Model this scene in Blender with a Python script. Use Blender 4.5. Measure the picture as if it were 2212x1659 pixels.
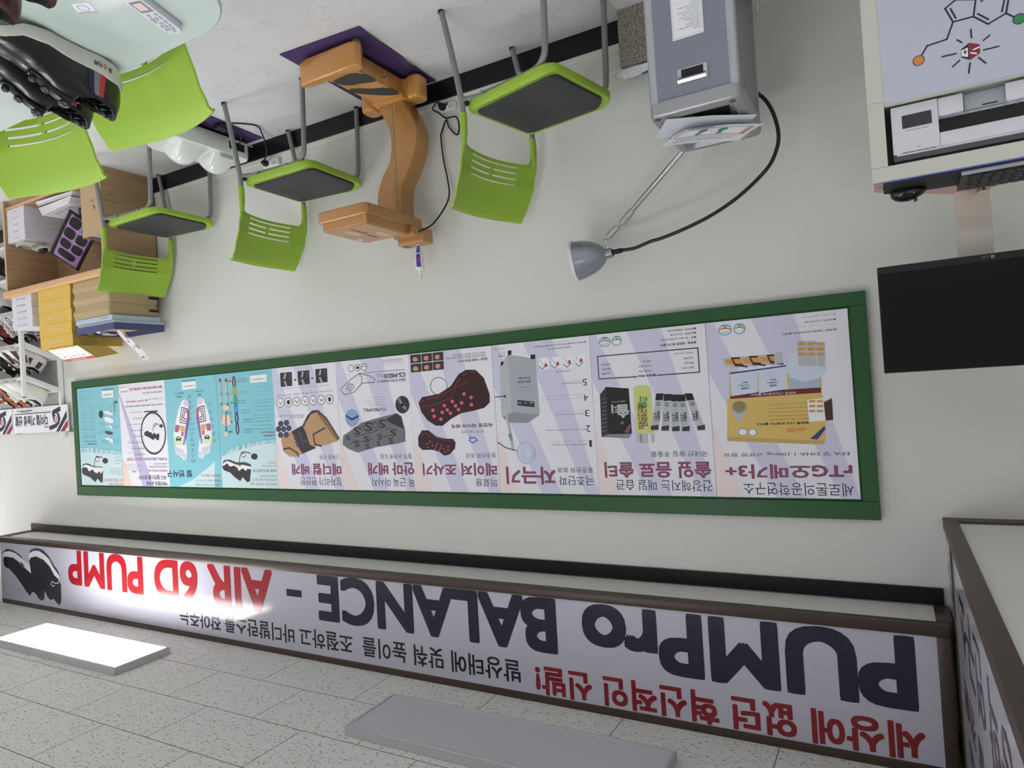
# -*- coding: utf-8 -*-
import bpy, bmesh, math, random
from mathutils import Vector, Matrix, Euler
random.seed(7)
PI = math.pi
for o in list(bpy.data.objects):
    bpy.data.objects.remove(o, do_unlink=True)
S = bpy.context.scene
COL = S.collection

# ------------------------------------------------------------------ camera, world, exposure
# the phone was held upside down: the camera is rolled by 180 degrees (plus a few)
FPX, YAW, PIT, ROL = 1464.5, math.radians(29.0924), math.radians(-.78038), math.radians(-3.64800)
CAM = Vector((0, -2.8571, 1.6))
fw = Vector((math.sin(YAW)*math.cos(PIT), math.cos(YAW)*math.cos(PIT), math.sin(PIT)))
rt = Vector((math.cos(YAW), -math.sin(YAW), 0))
upv = rt.cross(fw)
rt, upv = math.cos(ROL)*rt + math.sin(ROL)*upv, -math.sin(ROL)*rt + math.cos(ROL)*upv
cd = bpy.data.cameras.new('camera')
cd.sensor_width = 36; cd.sensor_fit = 'HORIZONTAL'; cd.lens = FPX*36/2212
cd.clip_start = .05
cam = bpy.data.objects.new('camera', cd); COL.objects.link(cam)
m3 = Matrix((-rt, -upv, -fw)).transposed()
cam.matrix_world = Matrix.Translation(CAM) @ m3.to_4x4()
S.camera = cam
w = bpy.data.worlds.new('world'); S.world = w; w.use_nodes = True
w.node_tree.nodes['Background'].inputs[0].default_value = (.9, .93, 1, 1)
w.node_tree.nodes['Background'].inputs[1].default_value = .02
S.view_settings.view_transform = 'Standard'; S.view_settings.look = 'None'
S.view_settings.gamma = 1; S.view_settings.use_curve_mapping = False
S.view_settings.exposure = 0.0
LAMP = 14            # emission of the lit ceiling panels

# ------------------------------------------------------------------ helpers
def lin(c):
    if isinstance(c, str):
        c = c.lstrip('#'); c = [int(c[i:i+2], 16)/255 for i in (0, 2, 4)]
    return tuple(((v/12.92) if v <= .04045 else ((v+.055)/1.055)**2.4) for v in c)
MATS = {}
def mat(name, col='#808080', rough=.5, metal=0, spec=.5, coat=0, emit=0, bump=None, noise=None, trans=0):
    if name in MATS: return MATS[name]
    m = bpy.data.materials.new(name); m.use_nodes = True
    nt = m.node_tree; b = nt.nodes['Principled BSDF']
    c = lin(col)
    b.inputs['Base Color'].default_value = (*c, 1)
    b.inputs['Roughness'].default_value = rough
    b.inputs['Metallic'].default_value = metal
    b.inputs['Specular IOR Level'].default_value = spec
    b.inputs['Coat Weight'].default_value = coat
    b.inputs['Coat Roughness'].default_value = .08
    if trans: b.inputs['Transmission Weight'].default_value = trans
    if emit:
        b.inputs['Emission Color'].default_value = (1, 1, 1, 1); b.inputs['Emission Strength'].default_value = emit
    if noise or bump:
        tc = nt.nodes.new('ShaderNodeTexCoord')
    if noise:                                   # (scale, amount): gentle mottling of the base colour
        n = nt.nodes.new('ShaderNodeTexNoise'); n.inputs['Scale'].default_value = noise[0]; n.inputs['Detail'].default_value = 5
        nt.links.new(tc.outputs['Object'], n.inputs['Vector'])
        mx = nt.nodes.new('ShaderNodeMix'); mx.data_type = 'RGBA'
        mx.inputs[6].default_value = (*[v*(1-noise[1]) for v in c], 1); mx.inputs[7].default_value = (*[min(1, v*(1+noise[1])) for v in c], 1)
        nt.links.new(n.outputs['Fac'], mx.inputs[0]); nt.links.new(mx.outputs[2], b.inputs['Base Color'])
    if bump:                                    # (scale, strength[, distance])
        n = nt.nodes.new('ShaderNodeTexNoise'); n.inputs['Scale'].default_value = bump[0]; n.inputs['Detail'].default_value = 4
        nt.links.new(tc.outputs['Object'], n.inputs['Vector'])
        bp = nt.nodes.new('ShaderNodeBump'); bp.inputs['Strength'].default_value = bump[1]; bp.inputs['Distance'].default_value = bump[2] if len(bump) > 2 else .002
        nt.links.new(n.outputs['Fac'], bp.inputs['Height']); nt.links.new(bp.outputs[0], b.inputs['Normal'])
    MATS[name] = m
    return m

class MB:
    """collects shapes into one mesh, with a material slot per material"""
    def __init__(s): s.bm = bmesh.new(); s.mats = []
    def mi(s, m):
        if m not in s.mats: s.mats.append(m)
        return s.mats.index(m)
    def add(s, o, m, M=None):
        i = s.mi(m)
        if M is not None: bmesh.ops.transform(o, matrix=M, verts=o.verts)
        for f in o.faces: f.material_index = i
        me = bpy.data.meshes.new('tmp'); o.to_mesh(me); o.free(); s.bm.from_mesh(me); bpy.data.meshes.remove(me)
    def box(s, x0, x1, y0, y1, z0, z1, m, bev=0, seg=2, M=None):
        o = bmesh.new(); bmesh.ops.create_cube(o, size=1)
        for v in o.verts: v.co = Vector((x0+(v.co.x+.5)*(x1-x0), y0+(v.co.y+.5)*(y1-y0), z0+(v.co.z+.5)*(z1-z0)))
        if bev: bmesh.ops.bevel(o, geom=o.edges[:], offset=bev, segments=seg, affect='EDGES', profile=.5)
        s.add(o, m, M); return s
    def prism(s, pts, a, b, m, axis='z', bev=0, seg=2, M=None):
        """pts polygon extruded from a to b along axis; for axis y pts are (x,z), for x (y,z)"""
        f = {'z': lambda p, t: (p[0], p[1], t), 'y': lambda p, t: (p[0], t, p[1]), 'x': lambda p, t: (t, p[0], p[1])}[axis]
        o = bmesh.new()
        v0 = [o.verts.new(f(p, a)) for p in pts]; v1 = [o.verts.new(f(p, b)) for p in pts]
        n = len(pts); f0 = o.faces.new(v0); f1 = o.faces.new(v1)
        for i in range(n): o.faces.new((v0[i], v0[(i+1) % n], v1[(i+1) % n], v1[i]))
        bmesh.ops.recalc_face_normals(o, faces=o.faces)
        if bev:
            es = list({e for fc in (f0, f1) for e in fc.edges})
            bmesh.ops.bevel(o, geom=es, offset=bev, segments=seg, affect='EDGES', profile=.5)
        s.add(o, m, M); return s
    def tube(s, pts, r, m, n=10, caps=True, M=None):
        pts = [Vector(p) for p in pts]; o = bmesh.new(); rings = []
        R = r if isinstance(r, (list, tuple)) else [r]*len(pts)
        t0 = (pts[1]-pts[0]).normalized()
        ref = Vector((0, 0, 1)) if abs(t0.z) < .9 else Vector((1, 0, 0))
        nx = t0.cross(ref).normalized()
        for i, p in enumerate(pts):
            t = ((pts[min(i+1, len(pts)-1)]-p).normalized() + (p-pts[max(i-1, 0)]).normalized()).normalized()
            nx = (nx - t*nx.dot(t)).normalized(); ny = t.cross(nx)
            rings.append([o.verts.new(p+R[i]*(math.cos(2*PI*k/n)*nx+math.sin(2*PI*k/n)*ny)) for k in range(n)])
        for a, b in zip(rings, rings[1:]):
            for k in range(n): o.faces.new((a[k], a[(k+1) % n], b[(k+1) % n], b[k]))
        if caps: o.faces.new(rings[0][::-1]); o.faces.new(rings[-1])
        bmesh.ops.recalc_face_normals(o, faces=o.faces)
        s.add(o, m, M); return s
    def lathe(s, prof, m, n=24, M=None, close=True):
        o = bmesh.new(); rings = [[o.verts.new((max(r, 1e-5)*math.cos(2*PI*k/n), max(r, 1e-5)*math.sin(2*PI*k/n), z)) for k in range(n)] for r, z in prof]
        for a, b in zip(rings, rings[1:]):
            for k in range(n): o.faces.new((a[k], a[(k+1) % n], b[(k+1) % n], b[k]))
        if close: o.faces.new(rings[0][::-1]); o.faces.new(rings[-1])
        bmesh.ops.recalc_face_normals(o, faces=o.faces)
        s.add(o, m, M); return s
    def grid(s, fn, nu, nv, m, M=None, skip=None, thick=0, closed_u=False):
        o = bmesh.new(); g = [[o.verts.new(fn(i, j)) for j in range(nv)] for i in range(nu)]
        for i in range(nu if closed_u else nu-1):
            for j in range(nv-1):
                if skip and skip(i, j): continue
                o.faces.new((g[i][j], g[(i+1) % nu][j], g[(i+1) % nu][j+1], g[i][j+1]))
        if thick:
            bmesh.ops.recalc_face_normals(o, faces=o.faces)
            bmesh.ops.solidify(o, geom=o.faces[:], thickness=thick)
        for v in [v for v in o.verts if not v.link_faces]: o.verts.remove(v)
        bmesh.ops.recalc_face_normals(o, faces=o.faces)
        s.add(o, m, M); return s
    def poly(s, pts, m):
        i = s.mi(m); f = s.bm.faces.new([s.bm.verts.new(p) for p in pts]); f.material_index = i
        return s
    def geo(s, verts, faces, m):
        i = s.mi(m); vs = [s.bm.verts.new(v) for v in verts]
        for f in faces:
            try: s.bm.faces.new([vs[k] for k in f]).material_index = i
            except ValueError: pass
        return s
    def build(s, name, parent=None, smooth=40):
        me = bpy.data.meshes.new(name)
        if parent is not None: s.bm.transform(MW[parent.name].inverted())
        if smooth:
            for f in s.bm.faces: f.smooth = True
        s.bm.to_mesh(me); s.bm.free()
        for m in s.mats: me.materials.append(m)
        if smooth: me.set_sharp_from_angle(angle=math.radians(smooth))
        o = bpy.data.objects.new(name, me); COL.objects.link(o)
        if parent is not None:
            o.parent = parent; MW[o.name] = MW[parent.name]
        else: MW[o.name] = Matrix()
        return o
MW = {}
def thing(name, label, cat, loc=(0, 0, 0), group=None):
    o = bpy.data.objects.new(name, None); COL.objects.link(o)
    o.location = loc; o.empty_display_size = .05; MW[o.name] = Matrix.Translation(loc)
    return tag(o, label, cat, group)
def tag(o, label, cat, group=None):
    o['label'] = label; o['category'] = cat
    if group: o['group'] = group
    return o
def struct(o): o['kind'] = 'structure'; return o
def dup(root, loc=None, rotz=None, label=None, group=None, M=None):
    r = root.copy(); COL.objects.link(r)
    if loc is not None: r.location = loc
    if rotz is not None: r.rotation_euler = (0, 0, rotz)
    if M is not None: r.matrix_world = M
    if label: r['label'] = label
    if group: r['group'] = group
    for ch in list(root.children):
        c = ch.copy(); COL.objects.link(c); c.parent = r
        for g in list(ch.children):
            d = g.copy(); COL.objects.link(d); d.parent = c
    return r
def rrect(x0, x1, y0, y1, r, n=5):
    """rounded rectangle, r a radius or four (x0y0, x1y0, x1y1, x0y1)"""
    R = r if isinstance(r, (list, tuple)) else [r]*4; P = []
    for (cx, cy, a, q) in ((x0, y0, PI, 0), (x1, y0, 1.5*PI, 1), (x1, y1, 0, 2), (x0, y1, .5*PI, 3)):
        k = R[q]; ox = cx+(k if cx == x0 else -k); oy = cy+(k if cy == y0 else -k)
        for i in range(n+1): P.append((ox+k*math.cos(a+.5*PI*i/n), oy+k*math.sin(a+.5*PI*i/n)))
    return P
def spline(pts, n=8):
    P = [Vector(p) for p in pts]; out = []
    for i in range(len(P)-1):
        a, b, c, d = P[max(i-1, 0)], P[i], P[i+1], P[min(i+2, len(P)-1)]
        for k in range(n):
            t = k/n; out.append(.5*((2*b)+(c-a)*t+(2*a-5*b+4*c-d)*t*t+(3*b-a-3*c+d)*t**3))
    return out+[P[-1]]
def lerp_tab(tab, x):
    if x <= tab[0][0]: return tab[0][1]
    for (a, u), (b, v) in zip(tab, tab[1:]):
        if x <= b: t = (x-a)/(b-a); t = t*t*(3-2*t); return u+(v-u)*t
    return tab[-1][1]
TXT = {}
try:        # the sans face that ships with Blender (Hangul and Latin)
    FONT = bpy.data.fonts.load(bpy.utils.system_resource('DATAFILES', path='fonts/Noto Sans CJK Regular.woff2'))
except Exception:
    FONT = None
def text_geo(s, bold=0, res=2):
    """glyph outlines of a string, filled: vertices scaled to the unit square, faces"""
    k = (s, bold, res)
    if k not in TXT:
        cu = bpy.data.curves.new('lettering', 'FONT'); cu.body = s; cu.size = 1; cu.resolution_u = res
        if FONT: cu.font = FONT
        cu.fill_mode = 'FRONT'
        ob = bpy.data.objects.new('lettering', cu); me = ob.to_mesh()
        V0 = [tuple(v.co) for v in me.vertices]; F0 = [tuple(p.vertices) for p in me.polygons]
        ob.to_mesh_clear(); bpy.data.objects.remove(ob); bpy.data.curves.remove(cu)
        # a heavier weight: the glyphs thickened by a small round brush
        r = .0095*bold; V, F = [(v[0], v[1], 0) for v in V0], list(F0)
        dirs = [] if not bold else [(1, 1), (-1, 1), (1, -1), (-1, -1)]+([(1.1, 0), (-1.1, 0), (0, 1.1), (0, -1.1)] if bold >= 2 else [])
        for q, (a, c) in enumerate(dirs):
            h = len(V); V += [(v[0]+r*a, v[1]+r*c, q+1) for v in V0]; F += [tuple(i+h for i in f) for f in F0]
        if not V: TXT[k] = ([], [], 1)
        else:
            xs = [v[0] for v in V]; ys = [v[1] for v in V]; x0, x1, y0, y1 = min(xs), max(xs), min(ys), max(ys)
            TXT[k] = ([((v[0]-x0)/max(x1-x0, 1e-6), (v[1]-y0)/max(y1-y0, 1e-6), v[2]) for v in V], F, (x1-x0)/max(y1-y0, 1e-6))
    return TXT[k]
def put_text(mb, s, fn, m, bold=0, res=2):
    """fn maps the unit square of the text onto a surface"""
    V, F, a = text_geo(s, bold, res)
    o = Vector(fn(0, 0)); n = (Vector(fn(1, 0))-o).cross(Vector(fn(0, 1))-o)
    n = n.normalized()*5e-6 if n.length > 0 else n
    mb.geo([Vector(fn(u, v))+n*k for u, v, k in V], F, m)
def ell(cx, cz, rx, rz, n=28): return [(cx+rx*math.cos(2*PI*k/n), cz+rz*math.sin(2*PI*k/n)) for k in range(n)]
def stroke(pts, wd):
    """2D polyline with a width -> list of quads"""
    Q = []
    for (a, b) in zip(pts, pts[1:]):
        d = Vector((b[0]-a[0], b[1]-a[1])); L = d.length
        if L < 1e-6: continue
        d /= L; n = Vector((-d.y, d.x))*wd/2; e = d*wd*.35
        A = Vector(a)-e; B = Vector(b)+e
        Q.append([A-n, B-n, B+n, A+n])
    return Q
PC = dict(navy='#2b2a45', mauve='#874a66', black='#1d1c20', dgrey='#4a4a52', grey='#85858d', charcoal='#34343a', white='#eceef2', gold='#d9b968', dgold='#c3a265',
  maroon='#6d2230', pblue='#cdd9ea', lblue='#aabbd8', dblue='#2c3c80', dbrown='#4d2b22', silver='#b9bcc0', amber='#d69a48', olive='#8d8560', cyan='#55a9bd', orange='#d98a3c',
  lime='#ccd083', green='#3f8a4e', red='#c03a44', silver2='#aab0ba', grey2='#8e949e', lav='#bcb9da', blue='#3a52a8', dmar='#36191f', wine='#6b2a35', mar2='#8a3b44', pink='#d5607c',
  skin='#c99b80', tan='#bb9670', grey3='#6f7378', sky='#8ca6d0', brown2='#8d6a4c', slate='#474c5a', slate2='#5c7396', lgrey='#a9abb0', pteal='#cbe4e8', teal='#84c8d5', teal2='#74b9c7',
  dmaroon='#7d1f2c', blue2='#2f7fd0', plum='#4d3a63', cream='#e8cdb4', pgreen='#d3e4c4', mauve2='#a76785', amber2='#e0a77c', red2='#e0645f', lav2='#d9cdE6', rose='#b04f86',
  violet='#6f60b4', peach='#f0d3c6', plum2='#4a4254', paper='#e6e6ef', paperlav='#cfcee6', paperpk='#ecdcdc', brick='#8b2f35', gdark='#5a5a5e')
def pm(c): return mat('print_'+c, PC[c], .42, spec=.35)
def draw(mb, items, P3, eps=.0005):
    """paint a list of print items (text, polygon, ellipse, line) in thin layers; P3(x,z,d) gives the 3D point d in front of the sheet"""
    d = 0
    for it in items:
        d += eps*.04; k = it[0]
        if k == 't':
            _, s, x0, z0, x1, z1, c, b = it
            put_text(mb, s, lambda u, v: P3(x0+u*(x1-x0), z0+v*(z1-z0), eps+d), pm(c), b)
        elif k == 'p': mb.poly([P3(x, z, eps+d) for x, z in it[1]], pm(it[2]))
        elif k == 'e':
            _, cx, cz, rx, rz, c, wd = it
            if not wd: mb.poly([P3(x, z, eps+d) for x, z in ell(cx, cz, rx, rz)], pm(c))
            else:
                A = ell(cx, cz, rx, rz); B = ell(cx, cz, max(rx-wd, .0004), max(rz-wd, .0004))
                for q in range(len(A)):
                    r = (q+1) % len(A); mb.poly([P3(*A[q], eps+d), P3(*A[r], eps+d), P3(*B[r], eps+d), P3(*B[q], eps+d)], pm(c))
        elif k == 'l':
            for Q in stroke(it[1], it[3]): mb.poly([P3(v[0], v[1], eps+d) for v in Q], pm(it[2]))
        elif k == 'tr':                          # text running down the sheet
            _, s, x, z, L, h, c = it
            put_text(mb, s, lambda u, v: P3(x+v*h, z-(u-.5)*L, eps+d), pm(c), 2)
        elif k == 'tr1':                         # one tilted character
            _, s, x, z, wd, h, c, an = it; ca, sa = math.cos(math.radians(an)), math.sin(math.radians(an))
            def f(u, v):
                a, b = (u-.5)*wd, (v-.5)*h
                return P3(x+a*ca-b*sa, z+a*sa+b*ca, eps+d)
            put_text(mb, s, f, pm(c), 0)
POSTERS=[
[('t','세로톤의공학연구소',.1429,2.0171,.5404,2.0676,'navy',0),
('t','rTG오메가3+',.1428,1.9447,.6077,2.0027,'mauve',3),
('t','EPA 및 DHA 1,100mg 고용량 함유',.1489,1.8965,.611,1.9145,'navy',0),
('p',[(.5809,1.6788),(.2173,1.7027),(.227,1.8542),(.2397,1.8694),(.5921,1.8488)],'gold'),
('p',[(.591,1.8323),(.2271,1.8568),(.2398,1.8704),(.5922,1.8499)],'dgold'),
('p',[(.5655,1.5671),(.2276,1.6068),(.2288,1.6996),(.5729,1.6792)],'gold'),
('p',[(.5633,1.655),(.2306,1.653),(.2318,1.6726),(.5703,1.6793)],'maroon'),
('p',[(.5634,1.5755),(.4562,1.5723),(.4608,1.6581),(.5642,1.6687)],'pblue'),
('p',[(.4535,1.5698),(.3501,1.564),(.3484,1.6513),(.4569,1.6621)],'pblue'),
('p',[(.5616,1.5729),(.3498,1.5588),(.3501,1.564),(.5621,1.5794)],'dblue'),
('p',[(.342,1.5145),(.2051,1.5106),(.208,1.5927),(.233,1.6167),(.2909,1.6285),(.3404,1.6043)],'pblue'),
('p',[(.3404,1.6043),(.2909,1.6285),(.233,1.6178),(.2376,1.6526),(.3411,1.6517)],'lblue'),
('p',[(.5912,1.5112),(.5434,1.5129),(.5252,1.5575),(.5776,1.5481)],'silver'),
('p',[(.5821,1.5197),(.5448,1.5194),(.5348,1.5431),(.5737,1.538)],'amber'),
('p',[(.556,1.5114),(.5087,1.513),(.4908,1.5573),(.5425,1.548)],'dbrown'),
('p',[(.547,1.5198),(.5101,1.5194),(.5002,1.543),(.5387,1.5379)],'amber'),
('p',[(.5211,1.5115),(.4744,1.5131),(.4567,1.5571),(.5078,1.5479)],'silver'),
('p',[(.5123,1.5198),(.4759,1.5195),(.4661,1.543),(.504,1.5379)],'amber'),
('p',[(.4867,1.5116),(.4406,1.5132),(.4231,1.557),(.4736,1.5478)],'dbrown'),
('p',[(.478,1.5199),(.442,1.5196),(.4323,1.5429),(.4699,1.5378)],'amber'),
('p',[(.4527,1.5117),(.4071,1.5133),(.3899,1.5568),(.4398,1.5477)],'silver'),
('p',[(.4441,1.5199),(.4086,1.5196),(.399,1.5428),(.4361,1.5378)],'amber'),
('p',[(.4192,1.5118),(.3741,1.5134),(.3571,1.5567),(.4063,1.5476)],'dbrown'),
('p',[(.4106,1.52),(.3755,1.5197),(.3661,1.5427),(.4027,1.5377)],'amber'),
('p',[(.3914,1.5104),(.3586,1.5036),(.3616,1.55),(.3915,1.5503)],'silver'),
('p',[(.3024,1.4681),(.2357,1.4743),(.2418,1.5696),(.3047,1.5648)],'silver'),
('p',[(.236,1.4795),(.207,1.4821),(.2127,1.5718),(.238,1.5699)],'silver'),
('p',[(.2754,1.4758),(.3021,1.4758),(.3021,1.4859),(.2754,1.4859)],'amber'),
('p',[(.2412,1.479),(.2676,1.479),(.2676,1.4891),(.2412,1.4891)],'amber'),
('p',[(.2075,1.4821),(.2335,1.4821),(.2335,1.4921),(.2075,1.4921)],'amber'),
('p',[(.2766,1.4955),(.3033,1.4955),(.3033,1.5057),(.2766,1.5057)],'amber'),
('p',[(.2424,1.4986),(.2688,1.4986),(.2688,1.5087),(.2424,1.5087)],'amber'),
('p',[(.2087,1.5016),(.2348,1.5016),(.2348,1.5117),(.2087,1.5117)],'amber'),
('p',[(.2779,1.5152),(.3046,1.5152),(.3046,1.5255),(.2779,1.5255)],'amber'),
('p',[(.2437,1.5181),(.2701,1.5181),(.2701,1.5284),(.2437,1.5284)],'amber'),
('p',[(.2099,1.521),(.236,1.521),(.236,1.5312),(.2099,1.5312)],'amber'),
('p',[(.2819,1.6979),(.2213,1.6922),(.2222,1.7797),(.2816,1.7828)],'white'),
('p',[(.2248,1.7101),(.1959,1.6961),(.1965,1.7781),(.2222,1.7797)],'dbrown'),
('p',[(.2534,1.6993),(.2759,1.6993),(.2759,1.7086),(.2534,1.7086)],'amber'),
('p',[(.2261,1.7007),(.2484,1.7007),(.2484,1.71),(.2261,1.71)],'amber'),
('p',[(.2546,1.7179),(.2771,1.7179),(.2771,1.7273),(.2546,1.7273)],'amber'),
('p',[(.2273,1.7192),(.2496,1.7192),(.2496,1.7285),(.2273,1.7285)],'amber'),
('p',[(.2558,1.7365),(.2783,1.7365),(.2783,1.7459),(.2558,1.7459)],'amber'),
('p',[(.2285,1.7377),(.2508,1.7377),(.2508,1.7471),(.2285,1.7471)],'amber'),
('p',[(.5632,1.6934),(.5056,1.6962),(.5107,1.734),(.5398,1.7791),(.5657,1.7316)],'silver'),
('e',.5355,1.7138,.029,.0245,'olive',0),
('l',[(.5636,1.6988),(.5398,1.7791),(.506,1.7016)],'silver',.002),
('l',[(.5605,1.7318),(.5122,1.7339)],'silver',.002),
('t','세로톤 rTG 오메가3 플러스',.2791,1.7802,.4756,1.7905,'black',2),
('t','EPA 및 DHA 함유 유지,비타민 E 제품',.2797,1.7672,.4184,1.771,'black',0),
('t','혈중 중성지질 개선 혈행 개선에 도움을 줄 수 있음',.2817,1.7099,.4271,1.7119,'dgrey',0),
('t','혈중 중성지질 개선 혈행 개선에 도움을 줄 수 있음',.2827,1.7244,.4281,1.7268,'dgrey',0),
('t','혈중 중성지질 개선 혈행 개선에 도움을 줄 수 있음',.2836,1.739,.4291,1.7417,'dgrey',0),
('t','혈중 중성지질 개선 혈행 개선에 도움을 줄 수 있음',.2845,1.7535,.4301,1.7567,'dgrey',0),
('e',.3465,1.8121,.0187,.0094,'amber',0),
('e',.3098,1.8095,.0184,.0073,'amber',0),
('e',.529,1.8148,.0189,.0152,'white',0),
('e',.4912,1.817,.0166,.0151,'white',0),
('e',.529,1.8148,.0189,.0152,'cyan',.003),
('e',.4912,1.817,.0166,.0151,'cyan',.003),
('p',[(.281,1.8478),(.2282,1.8001),(.2242,1.8105),(.255,1.851)],'dblue'),
('t','세로톤 rTG오메가3 플러스',.3198,1.6624,.4885,1.6727,'white',0),
('t','세로톤',.4938,1.6346,.523,1.6437,'black',1),
('t','rTG오메가3',.4879,1.6241,.5327,1.6306,'black',1),
('t','플러스',.4975,1.6126,.5214,1.6193,'black',1),
('t','혈행 개선 건강기능식품',.4778,1.5885,.53,1.5898,'grey',0),
('t','혈행 개선 건강기능식품',.4783,1.5961,.5305,1.5974,'grey',0),
('t','혈행 개선 건강기능식품',.4788,1.6036,.531,1.605,'grey',0),
('t','세로톤',.3867,1.6304,.4148,1.6393,'black',1),
('t','rTG오메가3',.381,1.6201,.4241,1.6265,'black',1),
('t','플러스',.3903,1.6089,.4133,1.6154,'black',1),
('t','혈행 개선 건강기능식품',.3713,1.5853,.4215,1.5865,'grey',0),
('t','혈행 개선 건강기능식품',.3718,1.5926,.422,1.594,'grey',0),
('t','혈행 개선 건강기능식품',.3723,1.6,.4225,1.6014,'grey',0),
('t','품목명 : 세로톤 rTG오메가3 플러스',.1631,1.4341,.356,1.4404,'black',1),
('t','●용    량 : 927mg X 180캡슐 (166.86g)',.1632,1.4147,.348,1.4163,'black',0),
('t','●사용목적 : 건강기능식품',.1629,1.3958,.2716,1.4022,'black',0),
('t','●주의사항 : 사용설명서 참조',.1618,1.378,.2832,1.3811,'black',0),
('e',.5715,1.399,.0266,.0219,'white',0),
('e',.5715,1.399,.0266,.0219,'cyan',.004),
('l',[(.5913,1.3948),(.5709,1.3903),(.5514,1.3977)],'orange',.006),
('p',[(.5919,1.3837),(.5493,1.387),(.5621,1.3785),(.5807,1.3766)],'cyan'),
('e',.5148,1.3998,.022,.0217,'white',0),
('e',.5148,1.3998,.022,.0217,'cyan',.004),
('l',[(.5311,1.396),(.5143,1.3912),(.4983,1.3982)],'orange',.006),
('p',[(.5315,1.385),(.4965,1.3876),(.5069,1.3794),(.5222,1.3778)],'cyan'),
('t','GMP',.5574,1.4043,.5874,1.4123,'cyan',1),
('t','건강기능식품',.5012,1.4066,.5287,1.4104,'cyan',0)],
[('t','건강해지는 매일 습관',.6638,2.0097,1.0826,2.0566,'navy',0),
('t','솔잎 음료 솔티',.6634,1.9318,1.1315,2.002,'mauve',3),
('t','국내산 솔잎 추출물',.6725,1.8879,.9146,1.9122,'navy',0),
('p',[(1.1006,1.5983),(.9947,1.6114),(.9938,1.8084),(1.1043,1.8107)],'black'),
('p',[(1.1309,1.6307),(1.0995,1.5983),(1.103,1.8081),(1.1357,1.8204)],'charcoal'),
('p',[(1.1357,1.8204),(1.1041,1.808),(.9938,1.8094),(1.0097,1.8286)],'grey'),
('t','솔',.9994,1.6793,1.0579,1.739,'silver',3),
('t','티',1.0372,1.6774,1.0811,1.7172,'silver',3),
('t','SEROTON',1.0145,1.663,1.0778,1.6692,'silver',0),
('e',1.0348,1.7606,.0065,.0062,'orange',.003),
('p',[(1.0295,1.8023),(1.0027,1.7669),(.9952,1.7749),(1.0081,1.8054)],'mauve'),
('l',[(1.1223,1.6523),(1.1007,1.6481)],'grey',.002),
('l',[(1.1235,1.6701),(1.102,1.6659)],'grey',.002),
('l',[(1.1247,1.688),(1.1032,1.6837)],'grey',.002),
('l',[(1.126,1.7058),(1.1045,1.7015)],'grey',.002),
('l',[(1.1272,1.7237),(1.1057,1.7193)],'grey',.002),
('l',[(1.1285,1.7416),(1.1069,1.7371)],'grey',.002),
('l',[(1.1297,1.7594),(1.1082,1.7549)],'grey',.002),
('l',[(1.131,1.7773),(1.1094,1.7727)],'grey',.002),
('l',[(1.1322,1.7952),(1.1107,1.7905)],'grey',.002),
('p',[(.9748,1.611),(.9591,1.6001),(.9091,1.6022),(.897,1.6156),(.8935,1.8086),(.9751,1.8089)],'lime'),
('p',[(.9737,1.8115),(.8937,1.8111),(.894,1.8466),(.9132,1.8523),(.9605,1.8513),(.9742,1.8423)],'silver'),
('p',[(.9578,1.8119),(.9498,1.8122),(.9509,1.8505),(.9577,1.8503)],'grey'),
('p',[(.9209,1.8129),(.9105,1.8132),(.911,1.8513),(.9214,1.8511)],'white'),
('t','티',.9149,1.6477,.9481,1.6715,'green',3),
('t','솔',.914,1.6732,.9608,1.7016,'green',3),
('tr','SEROTON',.9395,1.7384,.105,.022,'maroon'),
('tr','ENERGY',.9197,1.734,.088,.022,'maroon'),
('p',[(.8737,1.6398),(.8409,1.6416),(.8748,1.799),(.9079,1.798)],'silver'),
('p',[(.8737,1.6398),(.8409,1.6416),(.8469,1.669),(.88,1.6698)],'black'),
('p',[(.9065,1.7778),(.873,1.7738),(.8745,1.795),(.9077,1.7955)],'charcoal'),
('e',.8677,1.6846,.0082,.0081,'black',.003),
('t','솔티',.8638,1.7161,.8894,1.758,'black',2),
('p',[(.8406,1.6442),(.8082,1.646),(.8289,1.8028),(.8616,1.8019)],'silver'),
('p',[(.8406,1.6442),(.8082,1.646),(.8118,1.6733),(.8445,1.6741)],'black'),
('p',[(.8602,1.7818),(.8272,1.7778),(.8287,1.7988),(.8614,1.7994)],'charcoal'),
('e',.8306,1.6889,.0081,.008,'black',.003),
('t','솔티',.8239,1.7203,.8491,1.762,'black',2),
('p',[(.8104,1.6483),(.7783,1.6501),(.7838,1.8066),(.816,1.8057)],'silver'),
('p',[(.8104,1.6483),(.7783,1.6501),(.7792,1.6774),(.8115,1.6783)],'black'),
('p',[(.8146,1.7857),(.7821,1.7818),(.7835,1.8027),(.8158,1.8032)],'charcoal'),
('e',.7956,1.6931,.0081,.0079,'black',.003),
('t','솔티',.7855,1.7244,.8105,1.7659,'black',2),
('p',[(.7827,1.6498),(.7509,1.6516),(.7417,1.8078),(.7733,1.8069)],'silver'),
('p',[(.7827,1.6498),(.7509,1.6516),(.7492,1.6789),(.7812,1.6798)],'black'),
('p',[(.772,1.7871),(.74,1.7832),(.7414,1.8039),(.7732,1.8044)],'charcoal'),
('e',.7634,1.6946,.0079,.0079,'black',.003),
('t','솔티',.75,1.7259,.7747,1.7671,'black',2),
('p',[(.7526,1.6465),(.7211,1.6483),(.678,1.8047),(.709,1.8038)],'silver'),
('p',[(.7526,1.6465),(.7211,1.6483),(.7132,1.6758),(.7448,1.6767)],'black'),
('p',[(.7077,1.7842),(.6764,1.7804),(.6778,1.8008),(.7089,1.8014)],'charcoal'),
('e',.7224,1.6916,.0079,.0079,'black',.003),
('t','솔티',.7014,1.7231,.7257,1.7639,'black',2),
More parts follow.
